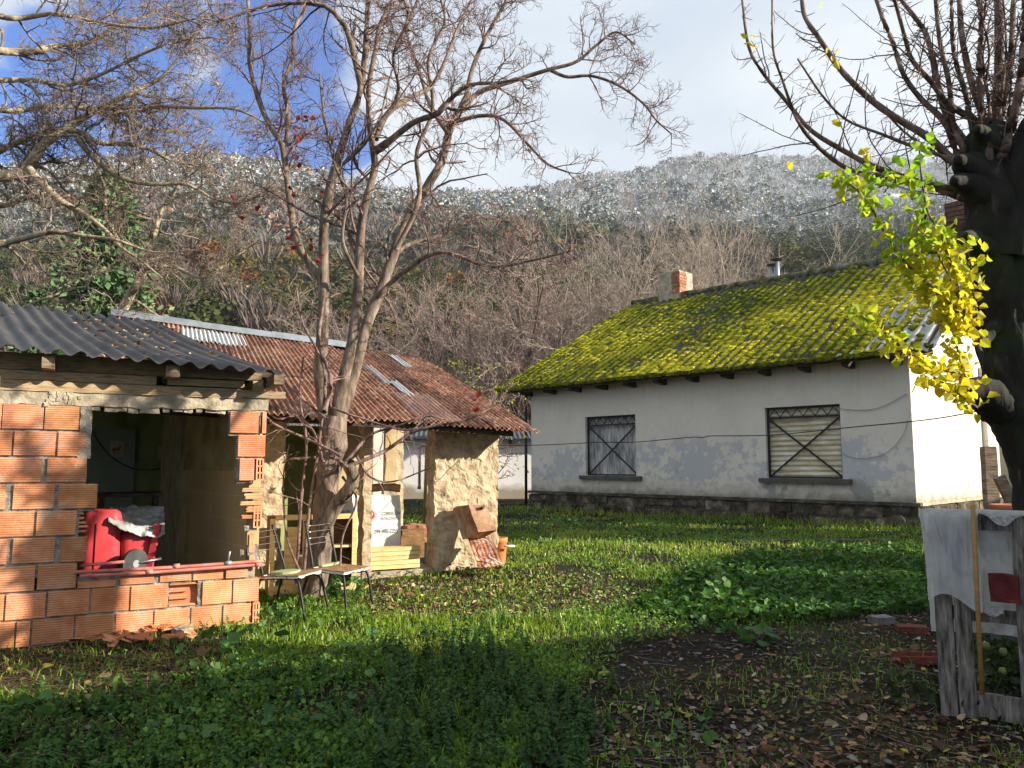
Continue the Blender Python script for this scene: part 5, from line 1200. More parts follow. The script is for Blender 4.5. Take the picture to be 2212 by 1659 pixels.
def ipt(zx, zy, d=dI): return sb(zx * .4794, 631 + zy * .4794, d)
s0, zt = ipt(372, 985); s1, _ = ipt(552, 1000)
fz = BZ0 + .02
bx = thing('plastic_chest', BF((s0 + s1) / 2, dI + .2, fz), 'red plastic chest with a rounded top just inside the broken brick wall', 'chest')
rbox(BF, s0, s1, dI, dI + .45, fz, zt, .07).build('body', m_redplastic, bx, True)
g = G(); g.box(BF, s0 + (s1 - s0) * .36, s0 + (s1 - s0) * .39, dI - .012, dI + .01, fz + .05, zt - .1); g.build('rib', m_redplastic, bx)
s2, zt2 = ipt(556, 1085); s3, _ = ipt(685, 1100)
ct = thing('wheeled_cart', BF((s2 + s3) / 2, dI + .2, fz), 'red tub cart with a wheel and a slanting handle beside the door post', 'cart')
rbox(BF, s2, s3, dI + .02, dI + .4, fz + .14, zt2, .05, taper=.02).build('tub', m_redplastic, ct, True)
a, b_ = ipt(660, 1215), ipt(712, 1045); g = G(); g.bar(BF(a[0], dI - .03, a[1] - .2), BF(b_[0], dI - .03, b_[1]), .05, .03, (0, 1, 0)); g.build('handle', m_redplastic, ct)
w = ipt(607, 1190); g = G()
c = BF(w[0], dI - .08, w[1] - .05); ax = BF.u * .6 - BF.w * .8
g.tube([c - ax * .016, c + ax * .016], .115, 24); wh = g.build('wheel', mat('grey_rubber', [(.03, .03, .03), (.08, .08, .08)], 6, .8, .1), ct, False)
g = G(); g.tube([c - ax * .02, c + ax * .02], .03, 12); g.build('hub', m_galv, wh)
g = G(); e = ipt(725, 1198); g.tube([c, BF(e[0], dI - .05, e[1])], .011, 8); g.build('axle', m_steel, ct, True)
g = G(); uu, vv = np.meshgrid(np.linspace(0, 1, 60), np.linspace(0, 1, 34), indexing='ij')
ta, tb_ = ipt(492, 965), ipt(742, 1085)
zz = ta[1] - .02 - (ta[1] - tb_[1]) * (vv ** 1.3) * (.35 + .65 * np.sin(uu * pi * .55 + .2)) + .06 * (vn2(uu * 7, vv * 5, 1, 3, 3) - .5)
dd = dI + .30 - .36 * vv + .08 * (vn2(uu * 9, vv * 6, 1, 7, 2) - .5)
P = BF(ta[0] + (tb_[0] - ta[0]) * uu, dd, zz); F = gridf(60, 34); g.add(P, F); g.add(P + np.array([0, 0, -.003]), F[:, ::-1])
solo(g, 'tarpaulin', m_tarp, 'crumpled grey plastic sheet thrown over the red cart inside the shed', 'tarpaulin', smooth=True)
st = thing('work_table', BF(-1.2, 1.3, fz), 'dark table inside the shed seen above the red chest', 'table')
a, b_ = BF.hit(205, 1070, 1.1), BF.hit(352, 1075, 1.1)
g = G(); g.box(BF, a[0], b_[0], 1.1, 1.6, a[1] - .02, a[1] + .012); g.build('tabletop', m_darkwood, st)
for s in (a[0] + .03, b_[0] - .07):
    for d in (1.13, 1.53): g = G(); g.box(BF, s, s + .04, d, d + .04, fz, a[1] - .02); g.build('leg', m_darkwood, st)
m_paper = mat('old_paper', [(.42, .38, .30), (.55, .50, .42)], 4, .9, 0)
m_redink = mat('red_ink', [(.35, .08, .05)], 4, .9, 0)
def poster(zx0, zy0, zx1, zy1, label, mark):
    a, b_ = BF.hit(zx0 * .4794, 631 + zy0 * .4794, 3.36), BF.hit(zx1 * .4794, 631 + zy1 * .4794, 3.36)
    t = thing('paper_sheet', BF(a[0], 3.35, b_[1]), label, 'poster'); g = G(); g.box(BF, a[0], b_[0], 3.348, 3.352, b_[1], a[1]); g.build('sheet', m_paper, t)
    if mark:
        g = G(); w, h = b_[0] - a[0], a[1] - b_[1]
        for (x, z, q) in ((.3, .45, .16), (.45, .5, .17), (.6, .5, .15), (.72, .66, .11), (.35, .25, .06), (.62, .27, .06)):
            th = np.linspace(0, 2 * pi, 11)[:-1]; P = BF(a[0] + w * (x + q * np.cos(th)), 3.344 - .0002 * x, b_[1] + h * (z + q * .75 * np.sin(th))); g.add(P, np.arange(10)[None])
        g.build('drawing', m_redink, t)
poster(497, 672, 556, 742, 'paper with a red drawing pinned on the blue grey panel in the shed', True)
poster(712, 690, 755, 755, 'plain paper pinned on the green wall beside the door post', False)
g = G()
P = spline(np.array([BF(*[BF.hit(z[0] * .4794, 631 + z[1] * .4794, 2.6)[0], 2.6, BF.hit(z[0] * .4794, 631 + z[1] * .4794, 2.6)[1]]) for z in ((415, 605), (430, 650), (500, 740), (600, 795), (690, 800), (745, 790))]), 40)
g.tube(P, .008, 6); solo(g, 'hanging_cable', m_iron, 'black cable drooping across the dark shed interior', 'cable', smooth=True)
g = G(); P = spline(np.array([TF(TF.hit(z[0] * .4794, 631 + z[1] * .4794)[0], -.015, TF.hit(z[0] * .4794, 631 + z[1] * .4794)[1]) for z in ((770, 620), (800, 665), (850, 655), (890, 610), (915, 548))]), 30)
g.tube(P, .006, 6); solo(g, 'hanging_cable', m_iron, 'short black cable hanging over the tiled wall', 'cable', smooth=True)

# brick shards under the shed wall
rk = np.random.default_rng(19); NSH = 46
for k in range(NSH):
    px = rk.uniform(225, 420) if k > 8 else rk.uniform(150, 440); py = 1378 + (px - 225) * -.09 + rk.uniform(-14, 26); p = gr(px, py)
    w, h, t = rk.uniform(.05, .13), rk.uniform(.03, .07), rk.uniform(.006, .012)
    fr = Frame(p[0], p[1], rk.uniform(0, 360)); tilt = rk.normal(0, .25)
    c = np.array([(0, 0), (w, rk.uniform(-.01, .01)), (w * rk.uniform(.8, 1.1), h), (w * rk.uniform(.2, .6), h * rk.uniform(1., 1.5)), (rk.uniform(-.01, .01), h * rk.uniform(.6, 1.))]) - [w / 2, h / 2]
    z0 = float(ground_z(p[0], p[1])) + .022 + rk.random() * .03
    top = fr(c[:, 0], c[:, 1], z0 + t + c[:, 1] * tilt + c[:, 0] * rk.normal(0, .2)); bot = top - [0, 0, t]
    g = G(); g.add(top, np.array([[0, 1, 2, 3, 4]]), (1, 1, 1)); g.add(bot, np.array([[4, 3, 2, 1, 0]]), (1, 1, 1))
    for i in range(5): g.add([bot[i], bot[(i + 1) % 5], top[(i + 1) % 5], top[i]], np.array([[0, 1, 2, 3]]))
    solo(g, 'brick_shard', m_brickin if k % 2 else m_brick, 'orange shard of hollow brick in the rubble heap under the shed wall', 'brick shard', 'brick shards under the shed wall')
for k, (px, py) in enumerate(((395, 1372), (330, 1366), (300, 1360))):
    p = gr(px, py); g = G(); q = .05 - .008 * k; g.rough(Frame(p[0], p[1], k * 40), -q * 1.4, q * 1.4, -q, q, p[2] - .02, p[2] + q * 1.1, .02, .02, 20, k)
    solo(g, 'mortar_lump', m_mortar, ('large grey mortar lump at the right of the brick shards', 'middling mortar lump against the shed wall', 'smallest mortar lump left among the brick shards')[k], 'mortar lump')

# two school chairs
m_seatw = mat('worn_chipboard', [(.13, .07, .035), (.26, .145, .07), (.34, .21, .11)], 9, .9, .4, 60)
m_seatg = mat('green_laminate', [(.22, .30, .14), (.36, .42, .24)], 5, .6, .1)
m_foam = mat('torn_white_lining', [(.45, .46, .42), (.66, .66, .62)], 9, .9, .4)
def chair_parts(t, seed, green):
    r = np.random.default_rng(seed); W, Dp, SH, BHt = .17, .17, .335, .73
    for sx in (-1, 1):
        g = G(); P = spline(np.array([[sx * (W + .02), -Dp - .10, 0], [sx * (W + .005), -Dp - .01, SH - .05], [sx * W, -Dp + .02, SH + .02], [sx * (W - .005), -Dp - .03, SH + .2], [sx * (W - .01), -Dp - .09, BHt]]), 22); g.tube(P, .0115, 8)
        g.build('leg', m_iron, t, True)                                       # rear leg and back post in one bent tube
        g = G(); P = spline(np.array([[sx * (W + .03), Dp + .07, 0], [sx * (W + .01), Dp + .01, SH - .06], [sx * (W - .01), Dp - .03, SH - .025], [sx * (W - .02), Dp - .10, SH - .015], [sx * (W - .02), -Dp + .02, SH - .015]]), 22); g.tube(P, .0115, 8); g.build('leg', m_iron, t, True)
    g = G(); g.tube([[-W + .02, Dp - .04, SH - .02], [W - .02, Dp - .04, SH - .02]], .010, 8); g.tube([[-W, -Dp + .02, SH - .02], [W, -Dp + .02, SH - .02]], .010, 8); g.build('cross_rail', m_iron, t, True)
    for k in range(4):
        z = SH + .20 + k * .052; y = -Dp - .03 - .115 * (z - SH - .2) ; g = G(); P = spline(np.array([[-W + .005, y, z], [0, y - .012, z - .004 * (k % 2)], [W - .005, y, z]]), 9); g.tube(P, .0035, 6); g.build('back_rod', m_steel, t, True)
    n = 18; u, v = np.meshgrid(np.linspace(-1, 1, n), np.linspace(-1, 1, n), indexing='ij'); x = u * (W + .02); y = v * (Dp + .01)
    z = SH + .012 - .012 * (1 - u * u) * (1 - .5 * v) + .010 * (vn2(u * 4, v * 4, 1, seed, 2) - .5); e = 1 + .06 * (vn2(u * 5, v * 5, 1, seed + 3, 2) - .5)
    g = G(); P = np.stack([x * e, y * e, z], -1); F = gridf(n, n); g.add(P, F); Q = P - [0, 0, .014]; g.add(Q, F[:, ::-1])
    for a, c in ((P[0], Q[0]), (P[-1], Q[-1]), (P[:, 0], Q[:, 0]), (P[:, -1], Q[:, -1])): g.add(np.stack([a, c], 1), gridf(n, 2))
    seat = g.build('seat', m_seatw, t)
    g = G()                                                                    # torn lining hanging below the edges
    for side in range(4):
        m = 26; q = np.linspace(-1, 1, m); dr = .008 + .024 * np.clip(vn2(q * 3, q * 0 + side, 1, seed + 9, 2) - .25, 0, 1)
        ex = {0: (q * (W + .02), np.full(m, Dp + .012)), 1: (np.full(m, W + .022), q * (Dp + .01)), 2: (q * (W + .02), np.full(m, -Dp - .012)), 3: (np.full(m, -W - .022), q * (Dp + .01))}[side]
        A = np.stack([ex[0], ex[1], np.full(m, SH + .004)], 1); Bq = A + np.stack([0 * q, 0 * q, -dr], 1) + r.normal(0, .002, (m, 3)); g.add(np.stack([A, Bq], 1), gridf(m, 2))
    g.build('torn_lining', m_foam, seat)
    if green:
        th = np.linspace(0, 2 * pi, 24)[:-1]; rr_ = .10 * (.7 + .6 * vn2(np.cos(th) * 1.5, np.sin(th) * 1.5, 1, seed, 2)); g = G()
        cx, cy = (-.06, -.07) if green == 1 else (-.10, -.15)
        sc = (1.1, 1.0) if green == 1 else (1.2, .22)
        top = np.stack([cx + rr_ * sc[0] * np.cos(th), cy + rr_ * sc[1] * np.sin(th), np.full(23, SH + .021)], 1); g.add(top, np.arange(23)[None]); g.add(np.stack([np.vstack([top, top[:1]]), np.vstack([top, top[:1]]) - [0, 0, .02]], 1), gridf(24, 2)); g.build('laminate_scrap', m_seatg, seat)
c1 = (gr(572, 1337) + gr(649, 1337) + gr(703, 1322)) / 3
p1 = np.array([-1.80, 6.42]); p2 = np.array([-1.50, 6.74])
for k, (p, az, lab, gn) in enumerate(((p1, 104, 'black framed school chair whose torn brown seat keeps a green patch, nearer the brick shed', 1), (p2, 112, 'black framed school chair with a bare brown seat, standing right against the tree trunk', 2))):
    t = thing('school_chair', (p[0], p[1], float(ground_z(*p))), lab, 'chair', 'discarded school chairs'); ORG[t.name] = np.zeros(3); chair_parts(t, 3 + k, gn); t.rotation_euler = (R(2.5 * (1 - 2 * k)), 0, R(-az)); t.rotation_euler[2] = R(-az)

# pine cabinet frame leaning behind the trunk
cF = Frame(*gr(769, 1275)[:2], 66)
cs0, cs1 = cF.hit(582, 1200)[0], -.0
cz = float(ground_z(*cF(cs0 / 2, 0, 0)[:2])); czt = cF.hit(768, 1107)[1]
cab = thing('wooden_cabinet', cF(cs0 / 2, .1, cz), 'open pine cabinet without doors standing behind the tree trunk', 'cabinet')
w = .045
g = G()
g.box(cF, cs0, cs0 + w, 0, .02, cz, czt - .04); g.box(cF, -w, 0, 0, .02, cz, czt); g.box(cF, cs0 + w, -w, 0, .02, czt - w - .01, czt - .01); g.box(cF, cs0 + w, -w, 0, .02, cz + .03, cz + .10); ms_ = cs0 * .63; g.box(cF, ms_, ms_ + w, .003, .022, cz + .1, czt - w - .01)
g.build('front_frame', m_pine, cab)
g = G(); g.box(cF, cs0 * .45, -.012, .021, .26, cz + .42, cz + .44); g.build('shelf', m_pine, cab)
m_ply = mat('brown_plywood', [(.14, .075, .03), (.26, .15, .065)], 4, .7, .2, 20, stretch=(3, 3, 12))
g = G(); g.box(cF, cs0 * .45, -.004, .26, .268, cz + .02, czt - .05); g.build('back_panel', m_ply, cab)
g = G(); g.box(cF, -.018, -.0, .022, .26, cz, czt - .02); g.box(cF, cs0, -.02, .022, .26, cz, cz + .018); g.box(cF, cs0, -.02, .022, .26, czt - .04, czt - .022); g.box(cF, cs0, cs0 + .018, .022, .26, cz + .02, czt - .04); g.build('side_panel', m_ply, cab)
g = G(); g.box(cF, ms_ - .16, ms_ - .04, .03, .05, cz + .02, czt - .12); g.build('loose_board', m_pine, cab)

# printed builder's sack and the pine boards on the slab
m_sack = mat('woven_white_sack', [(.52, .53, .53), (.66, .67, .67)], 5, .7, .25, 18)
m_ink = mat('black_ink', [(.02, .02, .022)], 5, .7, 0); m_signred = mat('sign_red', [(.50, .03, .035)], 5, .6, 0); m_signwhite = mat('sign_white', [(.75, .74, .72)], 5, .7, 0)
dS = .30
def ap(px, py, d): s, z = AF.hit(px, py, d); return s, z
sk0, skz1 = ap(730, 1072, dS); sk1, skz0 = ap(862, 1225, dS); fz2 = AZ + .06
sack = thing('builders_sack', AF((sk0 + sk1) / 2, dS + .2, fz2), 'big white printed builders sack standing on the slab in the adobe house', 'sack')
def sack_d(s, z):
    s = np.asarray(s); z = np.asarray(z); return dS - .03 * np.sin(np.clip((z - fz2) / (skz1 - fz2), 0, 1) * pi) + .018 * (vn2(s * 7, z * 6, 1, 3, 2) - .5)
n1, n2 = 40, 30; u, v = np.meshgrid(np.linspace(sk0, sk1, n1), np.linspace(fz2, skz1, n2), indexing='ij')
zt_ = v + .03 * (v - fz2) / (skz1 - fz2) * (vn2(u * 9, v * 0, 1, 5, 2) - .3); uu = u + .015 * (vn2(v * 9, u * 0, 1, 8, 2) - .5) * (u > sk1 - .05)
P = AF(uu, sack_d(u, v), zt_); g = G(); F = gridf(n1, n2); g.add(P, F)
B_ = AF(uu, dS + .42, zt_ - .03); g.add(B_, F[:, ::-1]); g.add(np.stack([P[-1], B_[-1]], 0), gridf(2, n2)[:, ::-1]); g.add(np.stack([P[0], B_[0]], 0), gridf(2, n2)); g.add(np.stack([P[:, -1], B_[:, -1] - [0, 0, .06]], 1), gridf(n1, 2))
g.build('sack_body', m_sack, sack, True)
def lettering(txt, s, z, h, m, parent, name, wscale=1., d=None, shear=0.):
    cu = bpy.data.curves.new('t', 'FONT'); cu.body = txt; cu.size = h / .72; cu.align_x = 'LEFT'; cu.resolution_u = 3; cu.shear = shear
    o = bpy.data.objects.new('t', cu); COL.objects.link(o); dg = bpy.context.evaluated_depsgraph_get(); dg.update(); me = bpy.data.meshes.new_from_object(o.evaluated_get(dg)); bpy.data.objects.remove(o); bpy.data.curves.remove(cu)
    V = np.zeros(len(me.vertices) * 3); me.vertices.foreach_get('co', V); V = V.reshape(-1, 3); W_ = np.ptp(V[:, 0])
    S_ = s + V[:, 0] * wscale; Z_ = z + V[:, 1]; Dq = sack_d(S_, Z_) - .006 if d is None else np.full(len(S_), d)
    Q = AF(S_, Dq, Z_) - ORG[parent.name]; me.vertices.foreach_set('co', Q.astype(np.float32).ravel()); me.materials.clear(); me.materials.append(m); me.update()
    o = bpy.data.objects.new(name, me); COL.objects.link(o); o.parent = parent; ORG[o.name] = ORG[parent.name]; return o, W_
def fit(txt, px0, px1, py0, py1, m, name, shear=0.):
    a, c = ap(px0, py1, dS), ap(px1, py0, dS); h = c[1] - a[1]
    o, w_ = lettering(txt, a[0], a[1], h, m, sack, name); 
    k = (c[0] - a[0]) / w_; bpy.data.objects.remove(o); return lettering(txt, a[0], a[1], h, m, sack, name, k, shear=shear)
fit('CORRALÓN', 822, 862, 1104, 1113, m_ink, 'lettering', .2); fit('PATAGÓNICO', 819, 860, 1116, 1123, m_ink, 'lettering', .2)
fit('294 490-2255', 806, 857, 1141, 1152, m_ink, 'lettering')
fit('CORRALÓN', 716, 755, 1101, 1110, m_ink, 'lettering', .2)
oc = ap(797, 1112, dS); ro = .063; th = (np.arange(8) + .5) * pi / 4
for q, m, dz, nm in ((1.0, m_signred, .006, 'emblem'), ):
    S_, Z_ = oc[0] + ro * q * np.cos(th) / cos(pi / 8), oc[1] + ro * q * np.sin(th) / cos(pi / 8); g = G(); g.add(AF(S_, sack_d(S_, Z_).min() - dz, Z_), np.arange(8)[None])
    g.add(np.stack([AF(S_, sack_d(S_, Z_).min() - dz, Z_), AF(S_, sack_d(S_, Z_).min() + .004, Z_)], 1)[list(range(8)) + [0]], gridf(9, 2)); em = g.build(nm, m, sack)
dmin = sack_d(oc[0] + ro * np.cos(th), oc[1] + ro * np.sin(th)).min() - .0085
S_, Z_ = oc[0] + ro * np.cos(th), oc[1] + ro * np.sin(th)
g = G(); A = AF(oc[0] + ro * .98 * np.cos(th), dmin + .0005, oc[1] + ro * .98 * np.sin(th)); Bq = AF(oc[0] + ro * .88 * np.cos(th), dmin + .0005, oc[1] + ro * .88 * np.sin(th)); i8 = list(range(8)) + [0]; g.add(np.stack([A[i8], Bq[i8]], 1), gridf(9, 2)); g.build('emblem_border', m_signwhite, sack)
lettering('CP', oc[0] - .040, oc[1] - .026, .055, m_signwhite, sack, 'lettering', .78, d=dmin - .001)
phs = ap(783, 1147, dS); g = G(); th = np.linspace(0, 2 * pi, 19); A = AF(phs[0] + .02 * np.cos(th), dS - .045, phs[1] + .02 * np.sin(th)); Bq = AF(phs[0] + .015 * np.cos(th), dS - .045, phs[1] + .015 * np.sin(th)); g.add(np.stack([A, Bq], 1), gridf(19, 2)); g.build('phone_mark', m_ink, sack)
m_log = mat('split_log', [(.16, .085, .045), (.34, .20, .11), (.46, .30, .18)], 5, .9, .6, 30)
lg0, lg1 = AF(*[ap(862, 1052, dS + .15)[0], dS + .1, ap(862, 1055, dS + .1)[1]]), AF(ap(775, 1058, dS + .2)[0], dS + .25, ap(775, 1062, dS + .25)[1])
g = G(); P = spline(np.array([lg0, (lg0 + lg1) / 2 + [0, 0, .035], lg1]), 14); V, F = tubes(P[None], np.full((1, 14), .045), 14, .3, 2); g.add(V, F); g.F += [np.arange(g.n - 14, g.n)[None], np.arange(g.n - 196, g.n - 182)[None, ::-1]]; g.M += [np.zeros(1, int)] * 2
solo(g, 'log', m_log, 'crooked split log lying on top of the white printed sack', 'log')
bd0 = ap(790, 1230, .28)[0]
for k in range(5):
    e0, e1 = ap(790, 1200, .07)[0] - .10 + .015 * (k % 2), ap(908, 1200, .07)[0] + rk.uniform(-.012, .012); z = fz2 + .045 * k
    g = G(); g.box(AF, e0, e1, .05 + .012 * rk.random(), .20, z + .002, z + .042, np.ones(3) * rk.uniform(.85, 1.15))
    solo(g, 'pine_board', m_pine, ('lowest', 'second from the bottom', 'middle', 'second from the top', 'topmost')[k] + ' pale pine board in the stack on the slab', 'board', 'stacked pine boards')
g = G(); s_ = ap(905, 1160, 1.0)[0]; g.rough(AF, s_ - .28, s_ + .03, .9, 1.05, fz2, fz2 + .32, .05, .01, 8, 3); solo(g, 'wooden_crate', m_ply, 'brown wooden crate behind the pine boards on the slab', 'crate')
# broken wall stub with a blue scrap, standing pipes in the yard beyond
cst = AF(ap(935, 1150, 2.3)[0], 2.3, AZ); g = G(); g.rough(AF, ap(880, 1150, 2.3)[0], ap(950, 1150, 2.3)[0], 2.3, 2.5, AZ, ap(905, 1135, 2.3)[1], .04, .04, 8, 2); solo(g, 'broken_wall', m_oldbrick, 'low stub of broken brick wall behind the slab', 'wall stub')
m_brass = mat('yellow_pipe', [(.42, .30, .09), (.55, .42, .16)], 5, .5, .1)
b0 = at(916, 1150, 13.); t0 = at(922, 962, 13.); t1 = at(909, 962, 13.); t2 = at(906, 1050, 13.)
sp_ = thing('standpipe', (b0[0], 13., .42), 'yellow standpipe with a brown tap pipe in the yard behind the adobe house', 'standpipe')
g = G(); g.tube([[b0[0], 13, .4], t0 - [0, 0, .02], t0], .028, 8); g.build('riser', m_brass, sp_, True)
g = G(); g.tube([t0, t1], .024, 8); g.build('elbow', m_brass, sp_, True)
g = G(); g.tube([t1 - [.02, 0, .02], t2], .022, 8); g.tube([t2, t2 + [0, 0, -.01], t2 + [-.01, 0, -.05]], .03, 8); g.build('drop_pipe', m_redpipe, sp_, True)
g = G(); g.tube([t1 - [.06, 0, .04], t1 - [-.02, 0, .04]], .018, 6); g.build('tap_handle', m_galv, sp_, True)

# rusty tank leaning on the end wall, corrugated offcut, bent rods, orange bucket
m_tank = mat('rusty_plate', [(.11, .065, .04), (.28, .155, .09), (.42, .26, .16), (.50, .40, .30)], 5, .8, .4, 40)
TKp = lambda px, py, d: np.array(AF(AF.hit(px, py, d)[0], d, AF.hit(px, py, d)[1]))
def D8(px, py): return 713.2 + px * .2356, 877.8 + py * .2356
f = [TKp(*D8(1270, 905), -.30), TKp(*D8(1430, 902), -.30), TKp(*D8(1528, 1138), -.42), TKp(*D8(1362, 1150), -.42)]
dn = f[3] - f[0]; bk = np.array(AF.w) * .22 - np.array(AF.u) * .045 + np.array([0, 0, -.02])
b4 = [p + bk * k_ for p, k_ in zip(f, (1, 1, .92, .92))]; b4[3] = b4[3] + [0, 0, -.07]; b4[2] = b4[2] + [0, 0, -.07]
g = G()
def quad(a, b_, c, d_, n=8):
    u, v = np.meshgrid(np.linspace(0, 1, n), np.linspace(0, 1, n), indexing='ij'); u = u[..., None]; v = v[..., None]
    P = (a * (1 - u) + b_ * u) * (1 - v) + (d_ * (1 - u) + c * u) * v; P = P + (np.stack([vn(P, 9, k) for k in range(3)], -1) - .5) * .018; g.add(P, gridf(n, n))
for q in ((0, 1, 2, 3),): quad(*[f[i] for i in q])
quad(f[0], f[3], b4[3], b4[0]); quad(f[1], b4[1], b4[2], f[2]); quad(f[3], f[2], b4[2], b4[3]); quad(f[0], b4[0], b4[1], f[1]); quad(b4[0], b4[3], b4[2], b4[1])
tank = thing('metal_tank', (f[3] + f[2]) / 2, 'rusty box shaped metal tank leaning against the mud end wall', 'tank')
g.build('tank_body', m_tank, tank)
c = (f[0] * .35 + f[1] * .65) * .86 + (f[3] * .35 + f[2] * .65) * .14; nf = nrm_(np.cross(f[1] - f[0], f[3] - f[0])); nf = -nf if nf @ np.array(AF.w) > 0 else nf
g = G(); g.tube([c, c + nf * .05], .018, 10); g.build('spout', m_iron, tank)
g = G(); fl = [b4[0], b4[3]]; e = nrm_(b4[0] - b4[1]) * .05; g.bar(b4[0] + e * .4, b4[3] + e * .4, .06, .008, tuple(AF.w)); g.build('flange', m_tank, tank)
a_, b_, c_, d_ = TKp(*D8(1262, 1205), -.20), TKp(*D8(1480, 1195), -.20), TKp(*D8(1592, 1452), -.50), TKp(*D8(1362, 1475), -.50)
g = G(); sheet(g, d_, c_, a_, b_, 6, .006, nu=8, nv=12, jit=.004, col=(.98, 1.35, 0)); solo(g, 'corrugated_offcut', m_rust, 'rusty corrugated offcut leaning under the metal tank', 'metal sheet', smooth=True)
g = G(); PL = [(1545, 1200), (1575, 1240), (1500, 1300), (1465, 1350), (1475, 1385), (1560, 1440)]
q = [np.array(TKp(*D8(x, y), -.52)) for x, y in ((1330, 1250), (1400, 1215), (1470, 1260), (1480, 1300), (1450, 1360), (1490, 1395), (1580, 1450))]; g.tube(spline(np.array(q), 40), .0055, 6); solo(g, 'bent_rod', m_galv, 'bright bent rod with a long curl on the corrugated offcut', 'rod', smooth=True)
g = G(); q = [np.array(TKp(*D8(x, y), -.50)) for x, y in ((1400, 1465), (1480, 1405), (1390, 1380), (1350, 1320), (1380, 1270), (1440, 1250))]; g.tube(spline(np.array(q), 40), .008, 6); solo(g, 'bent_rod', m_redpipe, 'brown looped rod lying across the corrugated offcut', 'rod', smooth=True)
m_orange = mat('orange_plastic', [(.55, .17, .06), (.66, .24, .09)], 4, .5, .1)
bk0 = TKp(*D8(1545, 1370), .12); bz = float(ground_z(*bk0[:2]))
bu = thing('plastic_bucket', (bk0[0], bk0[1], bz), 'orange plastic bucket with a white grip behind the rusty tank', 'bucket')
g = G(); hb = TKp(*D8(1545, 1200), .12)[2] - bz
prof = [(.075, 0), (.092, hb * .8), (.10, hb * .82), (.10, hb), (.09, hb), (.07, .02)]
th = np.linspace(0, 2 * pi, 25); P = np.stack([[(bk0[0] + r_ * np.cos(a), bk0[1] + r_ * np.sin(a), bz + z_) for a in th] for r_, z_ in prof]); g.add(P, gridf(len(prof), 25)[:, ::-1]); g.build('bucket_body', m_orange, bu, True)
g = G(); g.tube([[bk0[0] + .06, bk0[1] - .14, bz + hb * .72], [bk0[0] + .18, bk0[1] - .09, bz + hb * .70]], .012, 8); g.build('grip', m_signwhite, bu, True)

# pallet gate with plastic sheet at the right
PA, PB = gr(2028, 1530), gr(2196, 1565)
PFr = Frame(PA[0], PA[1], math.degrees(math.atan2(PB[0] - PA[0], PB[1] - PA[1])))
def ph(px, py, d=0.): return PFr.hit(px, py, d)
pz = PA[2]; ptop = ph(2120, 1108)[1]
fen = thing('pallet_gate', PFr(.3, 0, pz), 'upright grey pallet gate of weathered boards at the right edge', 'gate')
for k, (x0, x1) in enumerate(((2028, 2067), (2070, 2107))):
    s0, s1 = ph(x0, 1430)[0], ph(x1, 1430)[0]; g = G(); g.rough(PFr, s0, s1 - .004, -.022, 0, pz - .02 + .01 * k, ptop - .02, .05, .004, 9, k); g.build('board', m_greywood, fen)
s0, s1 = ph(2195, 1300)[0], ph(2235, 1300)[0]; g = G(); g.rough(PFr, s0, s1, -.022, 0, pz - .02, ptop, .05, .004, 9, 5); g.build('board', m_greywood, fen)
for k, (y0, y1) in enumerate(((1108, 1147), (1318, 1347), (1502, 1556))):
    za, zb_ = ph(2150, y1)[1], ph(2150, y0)[1]; g = G(); g.rough(PFr, ph(2030, 1300)[0] + .01, s1 - .01, .004, .032, za, zb_, .05, .004, 9, 7 + k); g.build('rail', m_greywood, fen)
m_plastic, n, l, b = newmat('milky_plastic')
b.inputs['Base Color'].default_value = (.60, .62, .64, 1); b.inputs['Roughness'].default_value = .32; b.inputs['Specular IOR Level'].default_value = .5
tr = n.new('ShaderNodeBsdfTranslucent'); tr.inputs[0].default_value = (.75, .74, .68, 1); ms_s = n.new('ShaderNodeMixShader'); ms_s.inputs[0].default_value = .45; l.new(b.outputs[0], ms_s.inputs[1]); l.new(tr.outputs[0], ms_s.inputs[2])
tp_ = n.new('ShaderNodeBsdfTransparent'); tp_.inputs[0].default_value = (.9, .92, .95, 1); m2 = n.new('ShaderNodeMixShader'); m2.inputs[0].default_value = .16; l.new(ms_s.outputs[0], m2.inputs[1]); l.new(tp_.outputs[0], m2.inputs[2]); l.new(m2.outputs[0], n['Material Output'].inputs[0])
nzp = n.new('ShaderNodeTexNoise'); nzp.inputs['Scale'].default_value = 14; nzp.inputs['Detail'].default_value = 5; tcp = n.new('ShaderNodeTexCoord'); l.new(tcp.outputs['Object'], nzp.inputs['Vector']); crp = n.new('ShaderNodeValToRGB'); l.new(nzp.outputs[0], crp.inputs[0]); crp.color_ramp.elements[0].position = .3; crp.color_ramp.elements[0].color = (.40, .41, .43, 1); crp.color_ramp.elements[1].position = .55; crp.color_ramp.elements[1].color = (.62, .64, .66, 1); l.new(crp.outputs[0], b.inputs['Base Color'])
